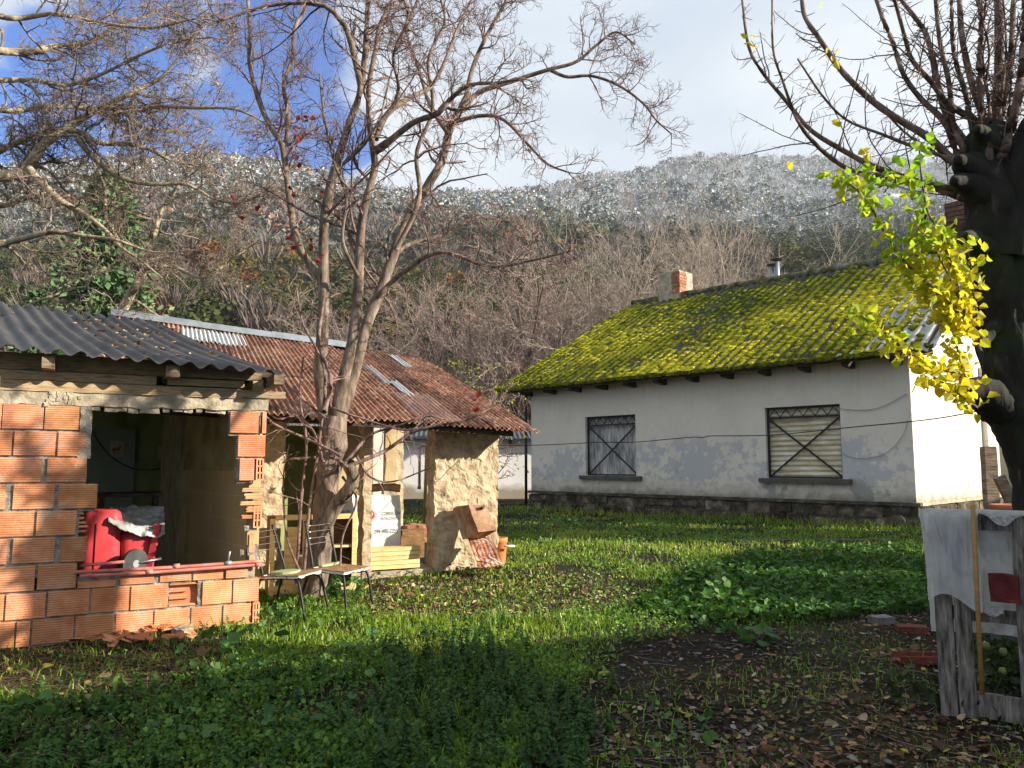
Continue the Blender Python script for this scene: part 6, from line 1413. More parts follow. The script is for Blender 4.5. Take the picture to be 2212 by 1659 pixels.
def drape(sa_, sb_, profile, seed, botn=.05, name='plastic_sheet', label='', amp=.028):
    n1, n2 = 70, 60; u, v = np.meshgrid(np.linspace(0, 1, n1), np.linspace(0, 1, n2), indexing='ij')
    pr = np.array(profile, float); t = np.linspace(0, 1, len(pr)); v2 = v * (1 - botn * (1 - np.sin(u * 5 + seed) * .5) * (v > .6) * (v - .6) * 2.5)
    d = np.interp(v2, t, pr[:, 0]); z = np.interp(v2, t, pr[:, 1]); s = sa_ + (sb_ - sa_) * u
    r = .5 - np.abs(vn2(u * 6 + v * 2.5, v * 2 - u * 1.5, 1, seed, 3) - .5) * 2
    fold = amp * r + .35 * amp * (.5 - np.abs(vn2(u * 13 - v * 9, v * 7 + u * 3, 1, seed + 21, 2) - .5) * 2) + .7 * amp * (vn2(u * 16, v * 3 + u * 6, 1, seed + 7, 2) - .5)
    g = G(); P = PFr(s + .012 * (vn2(u * 4, v * 6, 1, seed + 2, 2) - .5), d - fold * np.sign(pr[0][0] - pr[-1][0] + 1e-6) * 0 - fold, z); g.add(P, gridf(n1, n2))
    return solo(g, name, m_plastic, label, 'plastic sheet', smooth=True)
e0 = ph(2014, 1200)[0]; e1 = ph(2225, 1200)[0]
drape(e0 - .02, ph(2112, 1200)[0] + .02, [(.10, ptop - .25), (.06, ptop), (.0, ptop + .018), (-.045, ptop - .02), (-.05, ph(2060, 1200)[1]), (-.075, ph(2060, 1328)[1])], 3, label='crumpled milky plastic sheet draped over the left of the pallet gate')
drape(ph(2108, 1200)[0], e1, [(.10, ptop - .2), (.06, ptop + .002), (.0, ptop + .020), (-.035, ptop - .02), (-.045, ph(2150, 1160)[1])], 5, .3, label='milky plastic strip folded over the top rail of the pallet gate')
drape(e0 - .06, e1, [(.055, ptop + .01), (.12, ptop - .3), (.16, ph(2150, 1330)[1]), (.15, ph(2150, 1398)[1])], 8, .06, label='yellowed plastic sheet hanging behind the pallet gate', amp=.04)
drape(ph(2110, 1330)[0], ph(2172, 1330)[0], [(.04, ph(2150, 1312)[1]), (-.01, ph(2150, 1310)[1]), (-.045, ph(2150, 1322)[1]), (-.05, ph(2150, 1338)[1])], 11, .4, label='torn plastic scrap on the middle rail of the pallet gate')
g = G(); a, b_ = PFr(ph(2117, 1300)[0], -.10, ph(2117, 1500, -.1)[1]), PFr(ph(2117, 1300)[0] + .005, -.065, ph(2117, 1093, -.07)[1]); g.tube([a, (a + b_) / 2, b_], .012, 10); solo(g, 'broom_stick', mat('bamboo', [(.20, .11, .03), (.38, .23, .08)], 5, .5, .1, stretch=(1, 1, 5)), 'brown broom stick leaning against the pallet gate', 'stick', smooth=True)
m_rag = mat('maroon_cloth', [(.075, .012, .012), (.14, .03, .03)], 12, .95, .8, 120)
g = G(); a, b_ = ph(2142, 1298, -.04), ph(2200, 1243, -.04); g.rough(PFr, a[0], b_[0], -.07, -.035, a[1], b_[1], .02, .012, 18, 3); solo(g, 'maroon_rag', m_rag, 'dark red rag resting on the middle rail of the pallet gate', 'rag')
m_terra = mat('terracotta', [(.26, .085, .05), (.40, .15, .09)], 6, .85, .2)
# pot on top of post behind
for k, (px0, px1, py0, py1, Y, lab) in enumerate(((2136, 2153, 965, 1112, 7.4, 'square wooden post standing behind the pallet gate'),)):
    a = at(px0, py1, Y); b2 = at(px1, py0, Y); g = G(); g.rough(Frame(a[0], Y, 90), 0, b2[0] - a[0], 0, .08, float(ground_z(a[0], Y)) - .05, b2[2], .06, .006, 8, 2); solo(g, 'wooden_post', m_oldwood, lab, 'post')
a, b_ = at(2158, 1030, 7.0), at(2200, 1115, 7.0); g = G(); dr_ = nrm_(b_ - a); e = b_ + dr_ * ((float(ground_z(b_[0], 7.)) - b_[2]) / dr_[2]); g.bar(a, e, .09, .05, (0, 1, 0)); solo(g, 'leaning_plank', m_oldwood, 'short plank leaning beside the wooden post', 'plank')
c = at(2200, 1103, 5.6); zg = float(ground_z(c[0], 5.6))
dr = thing('clay_pot', (c[0], 5.6, zg), 'terracotta pot on a dark barrel just behind the pallet gate', 'pot')
def lathe(g, x, y, prof, k=28):
    th = np.linspace(0, 2 * pi, k + 1); P = np.stack([[(x + r_ * cos(a), y + r_ * sin(a), z_) for a in th] for r_, z_ in prof]); return g.add(P, gridf(len(prof), k + 1)[:, ::-1])
zt_ = at(2190, 1090, 5.6)[2]
g = G(); lathe(g, c[0], 5.6, [(.14, zt_ - .16), (.17, zt_ - .05), (.185, zt_ - .04), (.185, zt_), (.165, zt_), (.15, zt_ - .03), (.0, zt_ - .035)]); g.build('pot_body', m_terra, dr, True)
g = G(); lathe(g, c[0], 5.6, [(.22, zg - .05), (.24, zg + .3), (.22, zt_ - .165), (0, zt_ - .163)]); g.build('barrel', m_darkroof, dr, True)
# tomato plant behind
rv = np.random.default_rng(61); c = PFr(ph(2150, 1420)[0], .35, 0); c[2] = float(ground_z(c[0], c[1]))
tom = thing('tomato_plant', c, 'dark straggly tomato plant with green fruit behind the pallet gate', 'plant')
p, D = np.tile(c, (14, 1)) + rv.normal(0, .08, (14, 3)) * [1, 1, 0], rv.normal(0, .5, (14, 3)) + [0, 0, .8]
P1, R1 = grow(rv, p, D, rv.uniform(.3, .75, 14), np.full(14, .008), 9, .3); g = G(); V, F = tubes(P1, R1, 5); g.add(V, F); g.build('stems', mat('green_stem', [(.06, .08, .02)], 5, .8, 0), tom, True)
m_herb = mat('weed_leaf', [(1, 1, 1)], 5, .55, 0, attr=True, trans=.35, spec=.35)
pts = np.repeat(P1[:, 1:].reshape(-1, 3), 7, 0) + rv.normal(0, .05, (14 * 8 * 7, 3)); g = G(); V, F, Cq = leafcloud(pts, np.full(len(pts), .055), rv, np.array([.03, .055, .012]) * rv.uniform(.5, 1.5, (len(pts), 1)), .6); g.add(V, F, Cq); g.build('leaves', m_herb, tom)
m_fruit = mat('green_tomato', [(.16, .20, .05), (.26, .27, .09)], 4, .35, 0)
for px, py in ((2130, 1395), (2167, 1408), (2166, 1450), (2120, 1470)):
    q = PFr(ph(px, py, .2)[0], .2, ph(px, py, .2)[1]); g = G(); lathe(g, q[0], q[1], [(.0, q[2] - .022), (.013, q[2] - .018), (.022, q[2]), (.014, q[2] + .018), (.0, q[2] + .021)], 12); g.build('tomato', m_fruit, tom, True)
# bricks and tile lying in the bare soil
def lying(px0, py0, px1, py1, h, az, m, nm, lab, cat, seed):
    a = gr((px0 + px1) / 2, py1); w = abs(at(px1, py1, a[1])[0] - at(px0, py1, a[1])[0]); fr = Frame(a[0], a[1] + .06, az); g = G(); g.rough(fr, -w / 2, w / 2, -.06, .06, a[2] - .015, a[2] + h, .02, .008, 14, seed); return solo(g, nm, m, lab, cat)
lying(1891, 1325, 1934, 1352, .06, 80, mat('grey_block', [(.10, .10, .10), (.26, .26, .26)], 9, .95, .6), 'concrete_block', 'weathered grey block lying at the edge of the leafy weeds', 'block', 1)
lying(1947, 1337, 2009, 1372, .055, 100, mat('red_brick', [(.10, .03, .025), (.20, .06, .045)], 9, .95, .6), 'red_brick', 'dark red brick lying beside the grey block', 'brick', 2)
a = gr(1985, 1430); fr = Frame(a[0], a[1], 96); g = G(); z = a[2]
for d0, d1, z1 in ((-.075, -.065, .05), (.065, .075, .05), (-.065, .065, .012)): g.box(fr, -.14, .16, d0, d1, z, z + z1)
solo(g, 'roof_tile', mat('dark_red_tile', [(.14, .035, .025), (.26, .07, .05)], 8, .8, .3), 'dark red channel tile lying near the foot of the pallet gate', 'tile')
for k, (px, py, w, lab) in enumerate(((1750, 1172, 2.6, 'low concrete kerb in the grass before the white house'), (1120, 1092, .9, 'pale concrete slab by the far corner of the white house'))):
    a = gr(px, py); fr = Frame(a[0], a[1], 90 - 3 if k == 0 else 80); g = G(); g.rough(fr, -w / 2, w / 2, 0, .25, a[2] - .1, a[2] + (.03 if k == 0 else .05), .08, .012, 6, k); solo(g, 'concrete_kerb', m_moss_ledge, lab, 'kerb')
# wires
def wire(pts, r, lab, m=m_iron, n=60, sag=0.):
    P = spline(np.array(pts), n); P[:, 2] += .012 * (vn2(np.linspace(0, 14, n), np.zeros(n), 1, 3, 2) - .5); g = G(); g.tube(P, r, 5); return solo(g, 'wire', m, lab, 'wire', smooth=True)
y0, y1 = 8.3, 4.5
wp = [(1072, 963), (1150, 962), (1265, 957), (1370, 955), (1455, 948), (1500, 944), (1520, 945), (1540, 941), (1655, 940), (1810, 925), (2010, 906), (2120, 888)]
wire([at(a, b_, y0 + (y1 - y0) * (a - 1072) / 1048) for a, b_ in wp], .0042, 'dark slack wire strung from the adobe wall to the pollard tree')
wire([np.array(HF(*[HF.hit(a, b_, -.03)[0], -.03, HF.hit(a, b_, -.03)[1]])) for a, b_ in ((1800, 880), (1850, 886), (1900, 880), (1960, 850))], .006, 'thin pale wire looped on the white wall right of the large window', m_pvc, 30)
wire([np.array(HF(*[HF.hit(a, b_, -.03)[0], -.03, HF.hit(a, b_, -.03)[1]])) for a, b_ in ((1812, 975), (1850, 990), (1910, 980), (1950, 940), (1968, 880))], .006, 'drooping pale wire on the white wall near the house corner', m_pvc, 30)
# unseen house added outside the picture to shade the near half of the yard
NF = Frame(4.7, 2.25, 68.3)
nb = thing('added_shade_house', NF(4, -3, 0), 'plain plastered unseen house added to shade the yard, to the right of the picture', 'house')
g = G(); g.box(NF, 0, 9, -6, 0, -.3, 3.3); g.build('wall', m_white, nb)
g = G(); P = NF([-.3, 9.3, 9.3, -.3, -.3, 9.3], [.35, .35, -6.35, -6.35, -3, -3], [3.25, 3.25, 3.25, 3.25, 5.0, 5.0]); Q = P + [0, 0, .08]
for A, fl in ((P, 1), (Q, 0)):
    for f_ in ((0, 1, 5, 4), (2, 3, 4, 5)): g.add(A[list(f_)], np.array([[0, 1, 2, 3]])[:, ::-1] if fl else np.array([[0, 1, 2, 3]]))
g.add(Q[[0, 4, 3]], np.array([[0, 1, 2]])); g.add(Q[[1, 2, 5]], np.array([[0, 1, 2]]))
for i, j in ((0, 1), (2, 3)): g.add([P[i], P[j], Q[j], Q[i]], np.array([[0, 1, 2, 3]]))
g.build('roof', m_darkroof, nb)
g = G(); P = NF([0.01, 0.01, 0.01], [-.02, -5.98, -3], [3.28, 3.28, 4.9]); g.add(P, np.array([[0, 1, 2]])); g.build('gable', m_white, nb)
# ------------------------------------------------------------------ what grows and lies on the ground
def poly(*pp): return np.array([gr(a, b_)[:2] for a, b_ in pp])
def inside(x, y, pl):
    r = np.zeros(x.shape, bool); n = len(pl); j = n - 1
    for i in range(n):
        xi, yi, xj, yj = *pl[i], *pl[j]; c = ((yi > y) != (yj > y)) & (x < (xj - xi) * (y - yi) / (yj - yi + 1e-12) + xi); r ^= c; j = i
    return r
soilP = poly((1240, 1500), (1380, 1400), (1600, 1365), (1880, 1330), (2060, 1330), (2600, 1500), (2700, 1700), (1120, 1700))
litP = poly((770, 1270), (1060, 1228), (1350, 1240), (1420, 1290), (1180, 1340), (800, 1330))
dirtP = poly((-200, 1375), (430, 1345), (540, 1390), (430, 1475), (-200, 1530))
malP = poly((1380, 1315), (1500, 1230), (1640, 1195), (2060, 1180), (2060, 1325), (1650, 1352), (1430, 1345))
malP2 = poly((1380, 1330), (1460, 1262), (1640, 1262), (1700, 1335), (1500, 1350))
netP = poly((835, 1440), (880, 1400), (1010, 1385), (1190, 1480), (1290, 1560), (1240, 1720), (800, 1720))
weedP = poly((-300, 1500), (420, 1470), (820, 1440), (830, 1720), (-300, 1720))
darkP = poly((1080, 1120), (1990, 1150), (2010, 1180), (1500, 1200), (1080, 1180))
def foot(x, y):
    """inside a building"""
    q = np.stack([x, y, x * 0], -1)
    def loc(fr): d = q - fr.o; return d @ fr.u, d @ fr.w
    s, d = loc(BF); a = (s < .03) & (d > -.02)
    s, d = loc(AF); a |= (s < .0) & (d > -.02) & (d < 3)
    s, d = loc(HF); a |= (s > -.05) & (d > -.06) & (s < 9)
    return a
rgd = np.random.default_rng(99)
def scatter(n, ymax=19., p=1.5, ymin=3.0):
    y = (rgd.random(n) * (ymax ** (1 - p + .0001) - ymin ** (1 - p + .0001)) + ymin ** (1 - p + .0001)) ** (1 / (1 - p + .0001))
    x = rgd.uniform(-.86, .80, n) * (y + .6); k = ~foot(x, y); return x[k], y[k]
def blades(x, y, h, w, lean, cols):
    n = len(x); z = ground_z(x, y) - .004; a = rgd.random(n) * 2 * pi; s = np.stack([np.cos(a), np.sin(a), 0 * a], 1); b_ = rgd.random(n) * 2 * pi; d = np.stack([np.cos(b_), np.sin(b_), 0 * b_], 1)
    p = np.stack([x, y, z], 1); h = h[:, None]; L = (lean * rgd.uniform(.3, 1.3, n))[:, None]; w = w[:, None]; up = np.array([0, 0, 1.])
    m1 = p + up * h * .55 + d * h * L * .3; m2 = p + up * h * (1 - .35 * L) + d * h * L
    V = np.stack([p - s * w, p + s * w, m1 + s * w * .8, m1 - s * w * .8, m2], 1).reshape(-1, 3); i = (np.arange(n) * 5)[:, None]
    return V, i + np.array([[0, 1, 2, 3]]), i + np.array([[3, 2, 4]]), np.repeat(cols, 5, 0)
m_grass = mat('grass_blade', [(1, 1, 1)], 5, .38, 0, attr=True, trans=.42, spec=.5)
# grass
x, y = scatter(330000)
pat = vn2(x, y, 1.3, 5, 3)
dens = np.clip((pat - .34) * 3.2, .04, 1)
dens = np.where(inside(x, y, soilP), .05 * (pat > .5), dens); dens = np.where(inside(x, y, litP), dens * .45, dens); dens = np.where(inside(x, y, dirtP), dens * .12, dens)
dens = np.where(inside(x, y, netP), dens * .8, dens); dens = np.where(inside(x, y, malP), dens * .35, dens); dens = np.where(inside(x, y, darkP), np.clip(dens * 1.6, .3, 1), dens)
q = np.stack([x, y, x * 0], -1) - HF.o; dh = q @ HF.w; sh = q @ HF.u
tall = (dh > -.55) & (sh > -1.0)
dens = np.where(tall, 1, dens)
k = rgd.random(len(x)) < dens; x, y, pat, tall = x[k], y[k], pat[k], tall[k]
h = rgd.gamma(5, .0100, len(x)) * (.55 + .9 * vn2(x, y, 2.1, 8, 2)) * np.where(tall, 2.3, 1) * np.where(inside(x, y, litP), .75, 1)
t = np.clip(vn2(x, y, .9, 12, 3) * 1.5 - .3 + rgd.normal(0, .2, len(x)), 0, 1)[:, None]
C = np.array([.11, .27, .018]) * (1 - t) + np.array([.40, .48, .045]) * t
dry = rgd.random(len(x)) < .045; C[dry] = np.array([.30, .24, .09])
C *= rgd.uniform(.75, 1.2, (len(x), 1))
w = .0012 + .00052 * y * .75 + .0006 * rgd.random(len(x))
V, F4, F3, Cq = blades(x, y, h, w, np.full(len(x), .75), C)
g = G(); g.add(V, F4, Cq); g.F.append(F3); g.M.append(np.zeros(len(F3), int))
tag(g.build('grass', m_grass), kind='stuff', label='short green grass over the yard')
# dry straw lying on the dirt
x, y = scatter(90000); k = inside(x, y, dirtP) | ((rgd.random(len(x)) < .04) & ~inside(x, y, malP)); k &= rgd.random(len(x)) < .9; x, y = x[k], y[k]; n = len(x)
a = rgd.random(n) * 2 * pi; d = np.stack([np.cos(a), np.sin(a), rgd.normal(.05, .12, n)], 1); s = np.stack([-np.sin(a), np.cos(a), 0 * a], 1); p = np.stack([x, y, ground_z(x, y) + rgd.uniform(.006, .03, n)], 1); L = rgd.uniform(.04, .16, n)[:, None]; bend = s * rgd.normal(0, .25, n)[:, None] * L
V = np.stack([p - s * .0014, p + s * .0014, p + d * L * .5 + bend + s * .0014, p + d * L * .5 + bend - s * .0014, p + d * L], 1).reshape(-1, 3); i = (np.arange(n) * 5)[:, None]; C = np.repeat(np.array([.36, .28, .14]) * rgd.uniform(.45, 1.2, (n, 1)), 5, 0)
g = G(); g.add(V, i + np.array([[0, 1, 2, 3]]), C); g.F.append(i + np.array([[3, 2, 4]])); g.M.append(np.zeros(n, int)); tag(g.build('straw', m_grass), kind='stuff', label='dry straw lying on the bare dirt')
# small creeping leaves
x, y = scatter(150000, 16.); pat = vn2(x, y, 1.9, 33, 3)
pr = np.clip((pat - .43) * 4, 0, 1); pr = np.where(inside(x, y, soilP), pr * .07, pr); pr = np.where(inside(x, y, dirtP), pr * .08, pr); pr = np.where(inside(x, y, litP), pr * .6, pr); k = rgd.random(len(x)) < pr; x, y = x[k], y[k]; n = len(x)
half = rgd.random(n) < np.where(inside(x, y, weedP) | inside(x, y, netP), .25, .6); xl, yl = x[~half], y[~half]; x, y = x[half], y[half]; n = len(x)
r_ = rgd.uniform(.004, .012, n) * (1 + .05 * y); zc = ground_z(x, y) + rgd.uniform(.008, .055, n)
def discs(p, r, tilt, k, cup, cols, lob=0., rr=rgd):
    """round lobed leaves: a hub and a rim of k points"""
    n = len(p); N_ = nrm_(rr.normal(size=(n, 3)) * tilt[:, None] + [0, 0, 1.]); A = nrm_(np.cross(N_, rr.normal(size=(n, 3)))); B_ = np.cross(N_, A)
    th = np.linspace(0, 2 * pi, k + 1)[:-1]; q = np.ones((n, k)) * r[:, None]
    if lob: q = q * (1 - lob * (np.arange(k) % 2)) * (1 - .75 * (np.arange(k) == 0)) * rr.uniform(.85, 1.1, (n, k))
    rim = p[:, None] + q[..., None] * (np.cos(th)[None, :, None] * A[:, None] + np.sin(th)[None, :, None] * B_[:, None]) + N_[:, None] * (cup * r)[:, None, None] * rr.uniform(.3, 1.2, (n, k, 1))
    V = np.concatenate([p[:, None], rim], 1); j = np.arange(k); T = np.stack([0 * j, 1 + j, 1 + (j + 1) % k], 1); F = (np.arange(n) * (k + 1))[:, None, None] + T
    return V.reshape(-1, 3), F.reshape(-1, 3), np.repeat(cols, k + 1, 0)
t = rgd.random((n, 1)); C = (np.array([.09, .22, .022]) * t + np.array([.28, .42, .06]) * (1 - t)) * rgd.uniform(.7, 1.2, (n, 1))
g = G(); V, F, Cq = discs(np.stack([x, y, zc], 1), r_, np.full(n, .75), 6, .25, C); g.add(V, F, Cq)
pl = np.stack([xl, yl, ground_z(xl, yl) + rgd.uniform(.01, .09, len(xl)) * (.4 + vn2(xl, yl, 3, 19, 2))], 1); V, F, Cq = leafcloud(pl, rgd.uniform(.012, .038, len(xl)), rgd, (np.array([.06, .15, .018]) + np.array([.08, .11, .02]) * rgd.random((len(xl), 1))) * rgd.uniform(.6, 1.2, (len(xl), 1)), .15); g.add(V, F, Cq); tag(g.build('creeping_weeds', m_herb), kind='stuff', label='small round leaved weeds creeping through the grass')
# mallow
def mallow(pl, n, r0, r1, hmax, ymax=12.):
    x, y = scatter(n * 14, ymax, 1.2); k = inside(x, y, pl); x, y = x[k][:n], y[k][:n]; mound = .35 + vn2(x, y, 1.6, 44, 2)
    z = ground_z(x, y) + hmax * mound * rgd.uniform(.25, 1., len(x)); return np.stack([x, y, z], 1), rgd.uniform(r0, r1, len(x))
gm_ = G(); 
for pl, n, a, c, hm in ((malP, 5200, .018, .042, .11), (malP2, 520, .035, .065, .22)):
    p, r_ = mallow(pl, n, a, c, hm); n = len(p); t = rgd.random((n, 1)); C = (np.array([.03, .105, .012]) * t + np.array([.085, .19, .022]) * (1 - t)) * rgd.uniform(.7, 1.25, (n, 1))
    V, F, Cq = discs(p, r_, np.full(n, .45), 12, .30, C, .16); gm_.add(V, F, Cq)
    st_ = np.stack([p - [0, 0, .004], p * [1, 1, 0] + np.stack([rgd.normal(0, .03, n), rgd.normal(0, .03, n), ground_z(p[:, 0], p[:, 1])], 1)], 1); V, F = tubes(st_, np.full((n, 2), .0022), 3); gm_.add(V, F, (.10, .17, .04))
# scattered clumps elsewhere
for px, py, n, a, c, hm, sp in ((740, 1285, 26, .03, .07, .16, .13), (690, 1255, 10, .03, .05, .14, .1), (590, 1345, 16, .03, .055, .12, .1), (1640, 1395, 14, .04, .08, .12, .12), (1560, 1370, 8, .03, .06, .08, .1), (520, 1400, 14, .04, .08, .12, .16), (470, 1450, 14, .025, .055, .10, .28), (640, 1430, 14, .025, .055, .12, .3), (200, 1560, 14, .02, .045, .12, .3), (60, 1600, 22, .025, .05, .14, .3), (350, 1620, 18, .02, .05, .13, .3), (1240, 1135, 60, .03, .05, .18, .35), (1500, 1600, 10, .02, .04, .06, .2), (1450, 1540, 10, .02, .04, .05, .2), (700, 1560, 16, .02, .045, .10, .35), (560, 1520, 16, .02, .05, .10, .35), (160, 1480, 8, .02, .04, .08, .3), (960, 1240, 14, .02, .05, .08, .3), (900, 1100, 30, .03, .06, .2, .5)):
    c0 = gr(px, py); x = c0[0] + rgd.normal(0, sp, n); y = c0[1] + rgd.normal(0, sp, n); k = ~foot(x, y); x, y = x[k], y[k]; n = len(x)
    p = np.stack([x, y, ground_z(x, y) + hm * rgd.uniform(.2, 1, n)], 1); t = rgd.random((n, 1)); C = (np.array([.045, .13, .035]) * t + np.array([.10, .20, .04]) * (1 - t)) * rgd.uniform(.7, 1.2, (n, 1)); V, F, Cq = discs(p, rgd.uniform(a, c, n), np.full(n, .5), 12, .3, C, .16); gm_.add(V, F, Cq)
    st_ = np.stack([p - [0, 0, .004], np.stack([x * 0 + c0[0] * .5 + x * .5, c0[1] * .5 + y * .5, ground_z(x, y)], 1)], 1); V, F = tubes(st_, np.full((n, 2), .0022), 3); gm_.add(V, F, (.10, .17, .04))
tag(gm_.build('mallow_patch', m_herb), kind='stuff', label='lobed mallow leaves crowding the right of the yard')
# nettles: upright stems with pairs of hanging leaves
def nettles(pl, ns, hmin, hmax, dark, ymax=6.4, r=rgd):
    x, y = scatter(ns * 16, ymax, 1.1, 3.2); k = inside(x, y, pl) & (vn2(x, y, 2.2, 55, 2) > .38); x, y = x[k][:ns], y[k][:ns]; ns = len(x)
    h = r.uniform(hmin, hmax, ns); P, Rr = grow(r, np.stack([x, y, ground_z(x, y)], 1), r.normal(0, .12, (ns, 3)) + [0, 0, 1.], h, np.full(ns, .0026), 8, .05); V, F = tubes(P, Rr, 4); gN.add(V, F, (.07, .10, .03))
    m = 15; f = np.tile(np.linspace(.18, 1., m), ns); idx = np.repeat(np.arange(ns), m); j = f * 6.999; i = j.astype(int); q = (j - i)[:, None]; c = P[idx, i] * (1 - q) + P[idx, i + 1] * q
    for sgn in (0, pi):
        a = r.random(ns)[idx] * 2 * pi + (np.tile(np.arange(m), ns) % 2) * pi / 2 + sgn + r.normal(0, .3, len(idx)); L = .052 * (1.15 - .75 * f) * r.uniform(.7, 1.25, len(idx)); dz = r.uniform(-.75, .15, len(idx)) + .5 * (f > .93)
        d = nrm_(np.stack([np.cos(a), np.sin(a), dz], 1)); s = np.stack([-np.sin(a), np.cos(a), 0 * a], 1); u = np.cross(s, d); u *= np.sign(u[:, 2:3] + 1e-6); L = L[:, None]
        V = np.stack([c, c + d * L * .4 + s * L * .36 - u * L * .06, c + d * L * .45 + u * L * .05, c + d * L * .4 - s * L * .36 - u * L * .06, c + d * L * 1.0 - u * L * .22], 1).reshape(-1, 3)
        Fq = (np.arange(len(c)) * 5)[:, None, None] + np.array([[0, 2, 1], [0, 3, 2], [1, 2, 4], [2, 3, 4]]); t = (.5 + .7 * f)[:, None]
        gN.add(V, Fq.reshape(-1, 3), np.repeat(np.array([.045, .115, .018]) * t * r.uniform(.7, 1.25, (len(c), 1)) * dark, 5, 0))
gN = G(); nettles(netP, 190, .07, .29, .85); nettles(poly((780, 1400), (1060, 1350), (1340, 1500), (1340, 1720), (700, 1720)), 110, .05, .18, 1.1); nettles(weedP, 330, .04, .13, 1.1); nettles(poly((1200, 1560), (1330, 1600), (1330, 1720), (1200, 1720)), 30, .06, .15, 1.1)
tag(gN.build('nettles', m_herb), kind='stuff', label='upright nettles in the shade at the front of the yard')
# fallen leaves, sticks, pebbles
PAL = np.array([(.40, .29, .17), (.27, .15, .08), (.16, .085, .05), (.46, .36, .24), (.50, .38, .06), (.085, .055, .04), (.34, .17, .09), (.42, .40, .34)])
x, y = scatter(60000, 14., 1.3); pat = vn2(x, y, 1.1, 66, 3)
pr = np.full(len(x), .035); pr = np.where(inside(x, y, soilP), .15 + .32 * (pat > .56), pr); pr = np.where(inside(x, y, litP), .95 * (pat > .30), pr); pr = np.where(inside(x, y, dirtP), .12, pr); pr = np.where(inside(x, y, weedP), .08, pr); pr = np.where(inside(x, y, malP), .03, pr)
k = rgd.random(len(x)) < pr; x, y = x[k], y[k]; n = len(x); C = PAL[rgd.choice(len(PAL), n, p=[.15, .2, .22, .06, .05, .20, .09, .03])] * rgd.uniform(.45, 1.1, (n, 1)) * np.where(inside(x, y, litP), 1.55, 1.)[:, None]  # leaves in the litter patch coloured brighter to look sunlit
a = rgd.random(n) * 2 * pi; d = nrm_(np.stack([np.cos(a), np.sin(a), rgd.normal(0, .30, n)], 1)); s = nrm_(np.cross(d, rgd.normal(0, .42, (n, 3)) + [0, 0, 1.])); u = np.cross(s, d); u *= np.sign(u[:, 2:3]); L = (rgd.uniform(.016, .050, n) * np.where(rgd.random(n) < .07, 1.9, 1))[:, None]; w = L * rgd.uniform(.28, .42, n)[:, None]; cu = L * rgd.uniform(-.05, .32, n)[:, None]
p = np.stack([x, y, ground_z(x, y) + rgd.uniform(.004, .022, n)], 1)
V = np.stack([p, p + d * L * .3 + s * w * .9 + u * cu, p + d * L * .5, p + d * L * .3 - s * w * .9 + u * cu, p + d * L * .68 + s * w * .75 + u * cu * .8, p + d * L * .68 - s * w * .75 + u * cu * .8, p + d * L + u * cu * .6], 1)
T = np.array([[0, 2, 1], [0, 3, 2], [1, 2, 4], [2, 3, 5], [2, 6, 4], [2, 5, 6]]); F = (np.arange(n) * 7)[:, None, None] + T
m_fall = mat('fallen_leaf', [(.75, .75, .75), (1.15, 1.15, 1.15)], 60, .75, 0, attr=True, trans=.15)
g = G(); g.add(V.reshape(-1, 3), F.reshape(-1, 3), np.repeat(C, 7, 0)); tag(g.build('fallen_leaves', m_fall), kind='stuff', label='brown and yellow fallen leaves on the ground')
x, y = scatter(9000, 9.); k = inside(x, y, soilP) | inside(x, y, litP); x, y = x[k][:420], y[k][:420]; n = len(x); a = rgd.random(n) * 2 * pi; P, Rr = grow(rgd, np.stack([x, y, ground_z(x, y) + .008], 1), np.stack([np.cos(a), np.sin(a), 0 * a], 1), rgd.uniform(.06, .3, n), rgd.uniform(.0012, .003, n), 6, .12); P[..., 2] = ground_z(P[..., 0], P[..., 1]) + .008 + np.abs(P[..., 2] - P[:, :1, 2]) * .15
V, F = tubes(P, Rr, 4); g = G(); g.add(V, F); tag(g.build('fallen_twigs', m_ltwig), kind='stuff', label='thin twigs lying on the bare soil')
x, y = scatter(16000, 8.); k = inside(x, y, soilP); x, y = x[k][:900], y[k][:900]; n = len(x); oc_ = np.array([(1, 0, 0), (-1, 0, 0), (0, 1, 0), (0, -1, 0), (0, 0, 1), (0, 0, -1), (.6, .6, .5), (-.6, .6, .4), (-.6, -.6, .5), (.6, -.6, .4)]); r_ = rgd.gamma(2., .0032, n) + .003
A = rgd.random(n) * 2 * pi; q = oc_[None] * rgd.uniform(.65, 1.1, (n, 10, 1)) * r_[:, None, None] * np.array([1.3, .95, .6]); V = np.stack([q[..., 0] * np.cos(A)[:, None] - q[..., 1] * np.sin(A)[:, None] + x[:, None], q[..., 0] * np.sin(A)[:, None] + q[..., 1] * np.cos(A)[:, None] + y[:, None], q[..., 2] + (ground_z(x, y) + .003)[:, None]], -1)
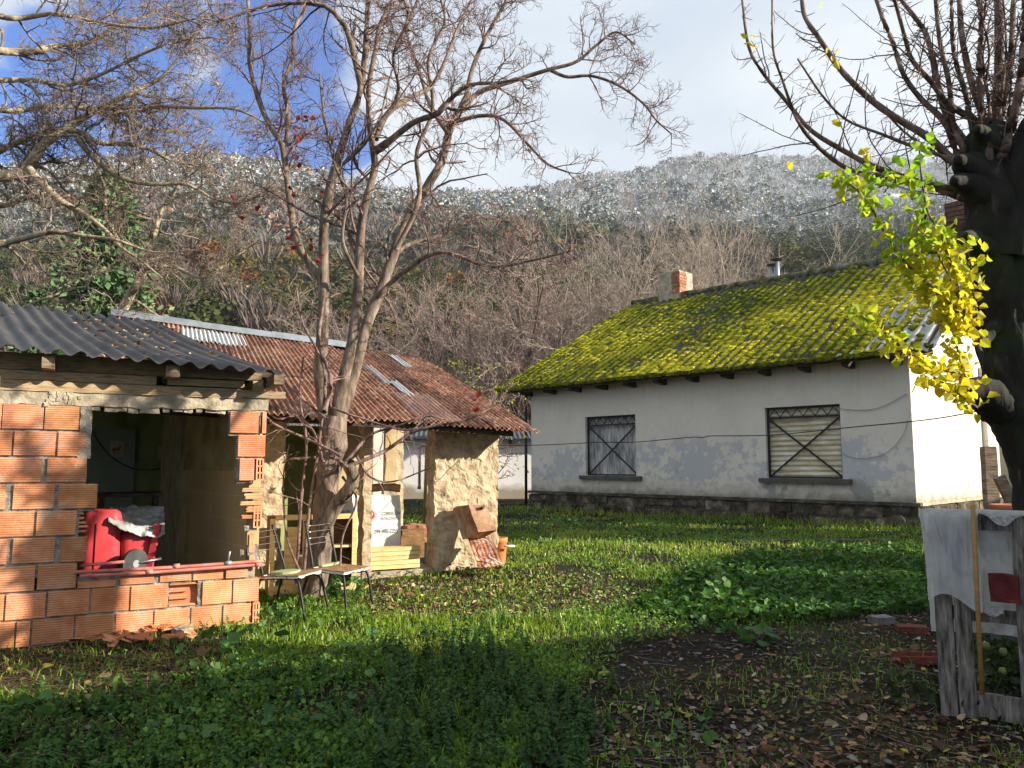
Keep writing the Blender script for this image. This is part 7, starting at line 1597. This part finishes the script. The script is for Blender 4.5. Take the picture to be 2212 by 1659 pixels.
T = np.array([[4, 0, 6], [4, 6, 2], [4, 2, 7], [4, 7, 1], [4, 1, 8], [4, 8, 3], [4, 3, 9], [4, 9, 0], [5, 6, 0], [5, 2, 6], [5, 7, 2], [5, 1, 7], [5, 8, 1], [5, 3, 8], [5, 9, 3], [5, 0, 9]])
g = G(); g.add(V.reshape(-1, 3), ((np.arange(n) * 10)[:, None, None] + T).reshape(-1, 3), np.repeat(np.ones((n, 3)) * rgd.uniform(.3, 1.3, (n, 1)), 10, 0)); tag(g.build('pebbles', mat('pebble', [(.10, .095, .09), (.24, .23, .22)], 9, .9, 0, attr=True)), kind='stuff', label='small pebbles on the bare soil')
# dead leaves and crumbs lying in the troughs of the black roof
i0, j0 = PBL.shape[:2]; n = 620; uu = rgd.uniform(.08, .98, n); vv = np.clip(rgd.beta(2.2, 1.6, n), .05, .97)
k = vn2(uu * 9, vv * 4, 1, 4, 2) > .44; uu, vv = uu[k], vv[k]
uu = (np.round(uu * 26 - .75) + .75 + rgd.normal(0, .12, len(uu))) / 26; uu = np.clip(uu, 0, .999); p = PBL[(uu * (i0 - 1)).astype(int), (vv * (j0 - 1)).astype(int)] + [0, 0, .012]; n = len(p)
C = PAL[rgd.choice(4, n)] * rgd.uniform(.5, 1.1, (n, 1)); g = G(); V, F, Cq = leafcloud(p, np.full(n, .05), rgd, C, 0.); V[:, 2] = p[:, 2].repeat(7) + (V[:, 2] - p[:, 2].repeat(7)) * .35 + .006; g.add(V, F, Cq); tag(g.build('roof_leaves', m_fall), kind='stuff', label='dead leaves caught on the black roof')
# ------------------------------------------------------------------ the air between here and the hill
m_haze = bpy.data.materials.new('haze'); m_haze.use_nodes = True; hn, hl = m_haze.node_tree.nodes, m_haze.node_tree.links; hn.remove(hn['Principled BSDF'])
pv = hn.new('ShaderNodeVolumePrincipled'); pv.inputs['Color'].default_value = (.80, .87, .95, 1); pv.inputs['Density'].default_value = .0003; pv.inputs['Anisotropy'].default_value = .2
hl.new(pv.outputs[0], hn['Material Output'].inputs['Volume'])
g = G(); P = [(x, y, z) for z in (-12, 300) for x, y in ((-1600, -120), (1200, -120), (1200, 1300), (-1600, 1300))]; g.add(P, BOXF)
tag(g.build('haze', m_haze), kind='stuff', label='thin pale haze in front of the hill')
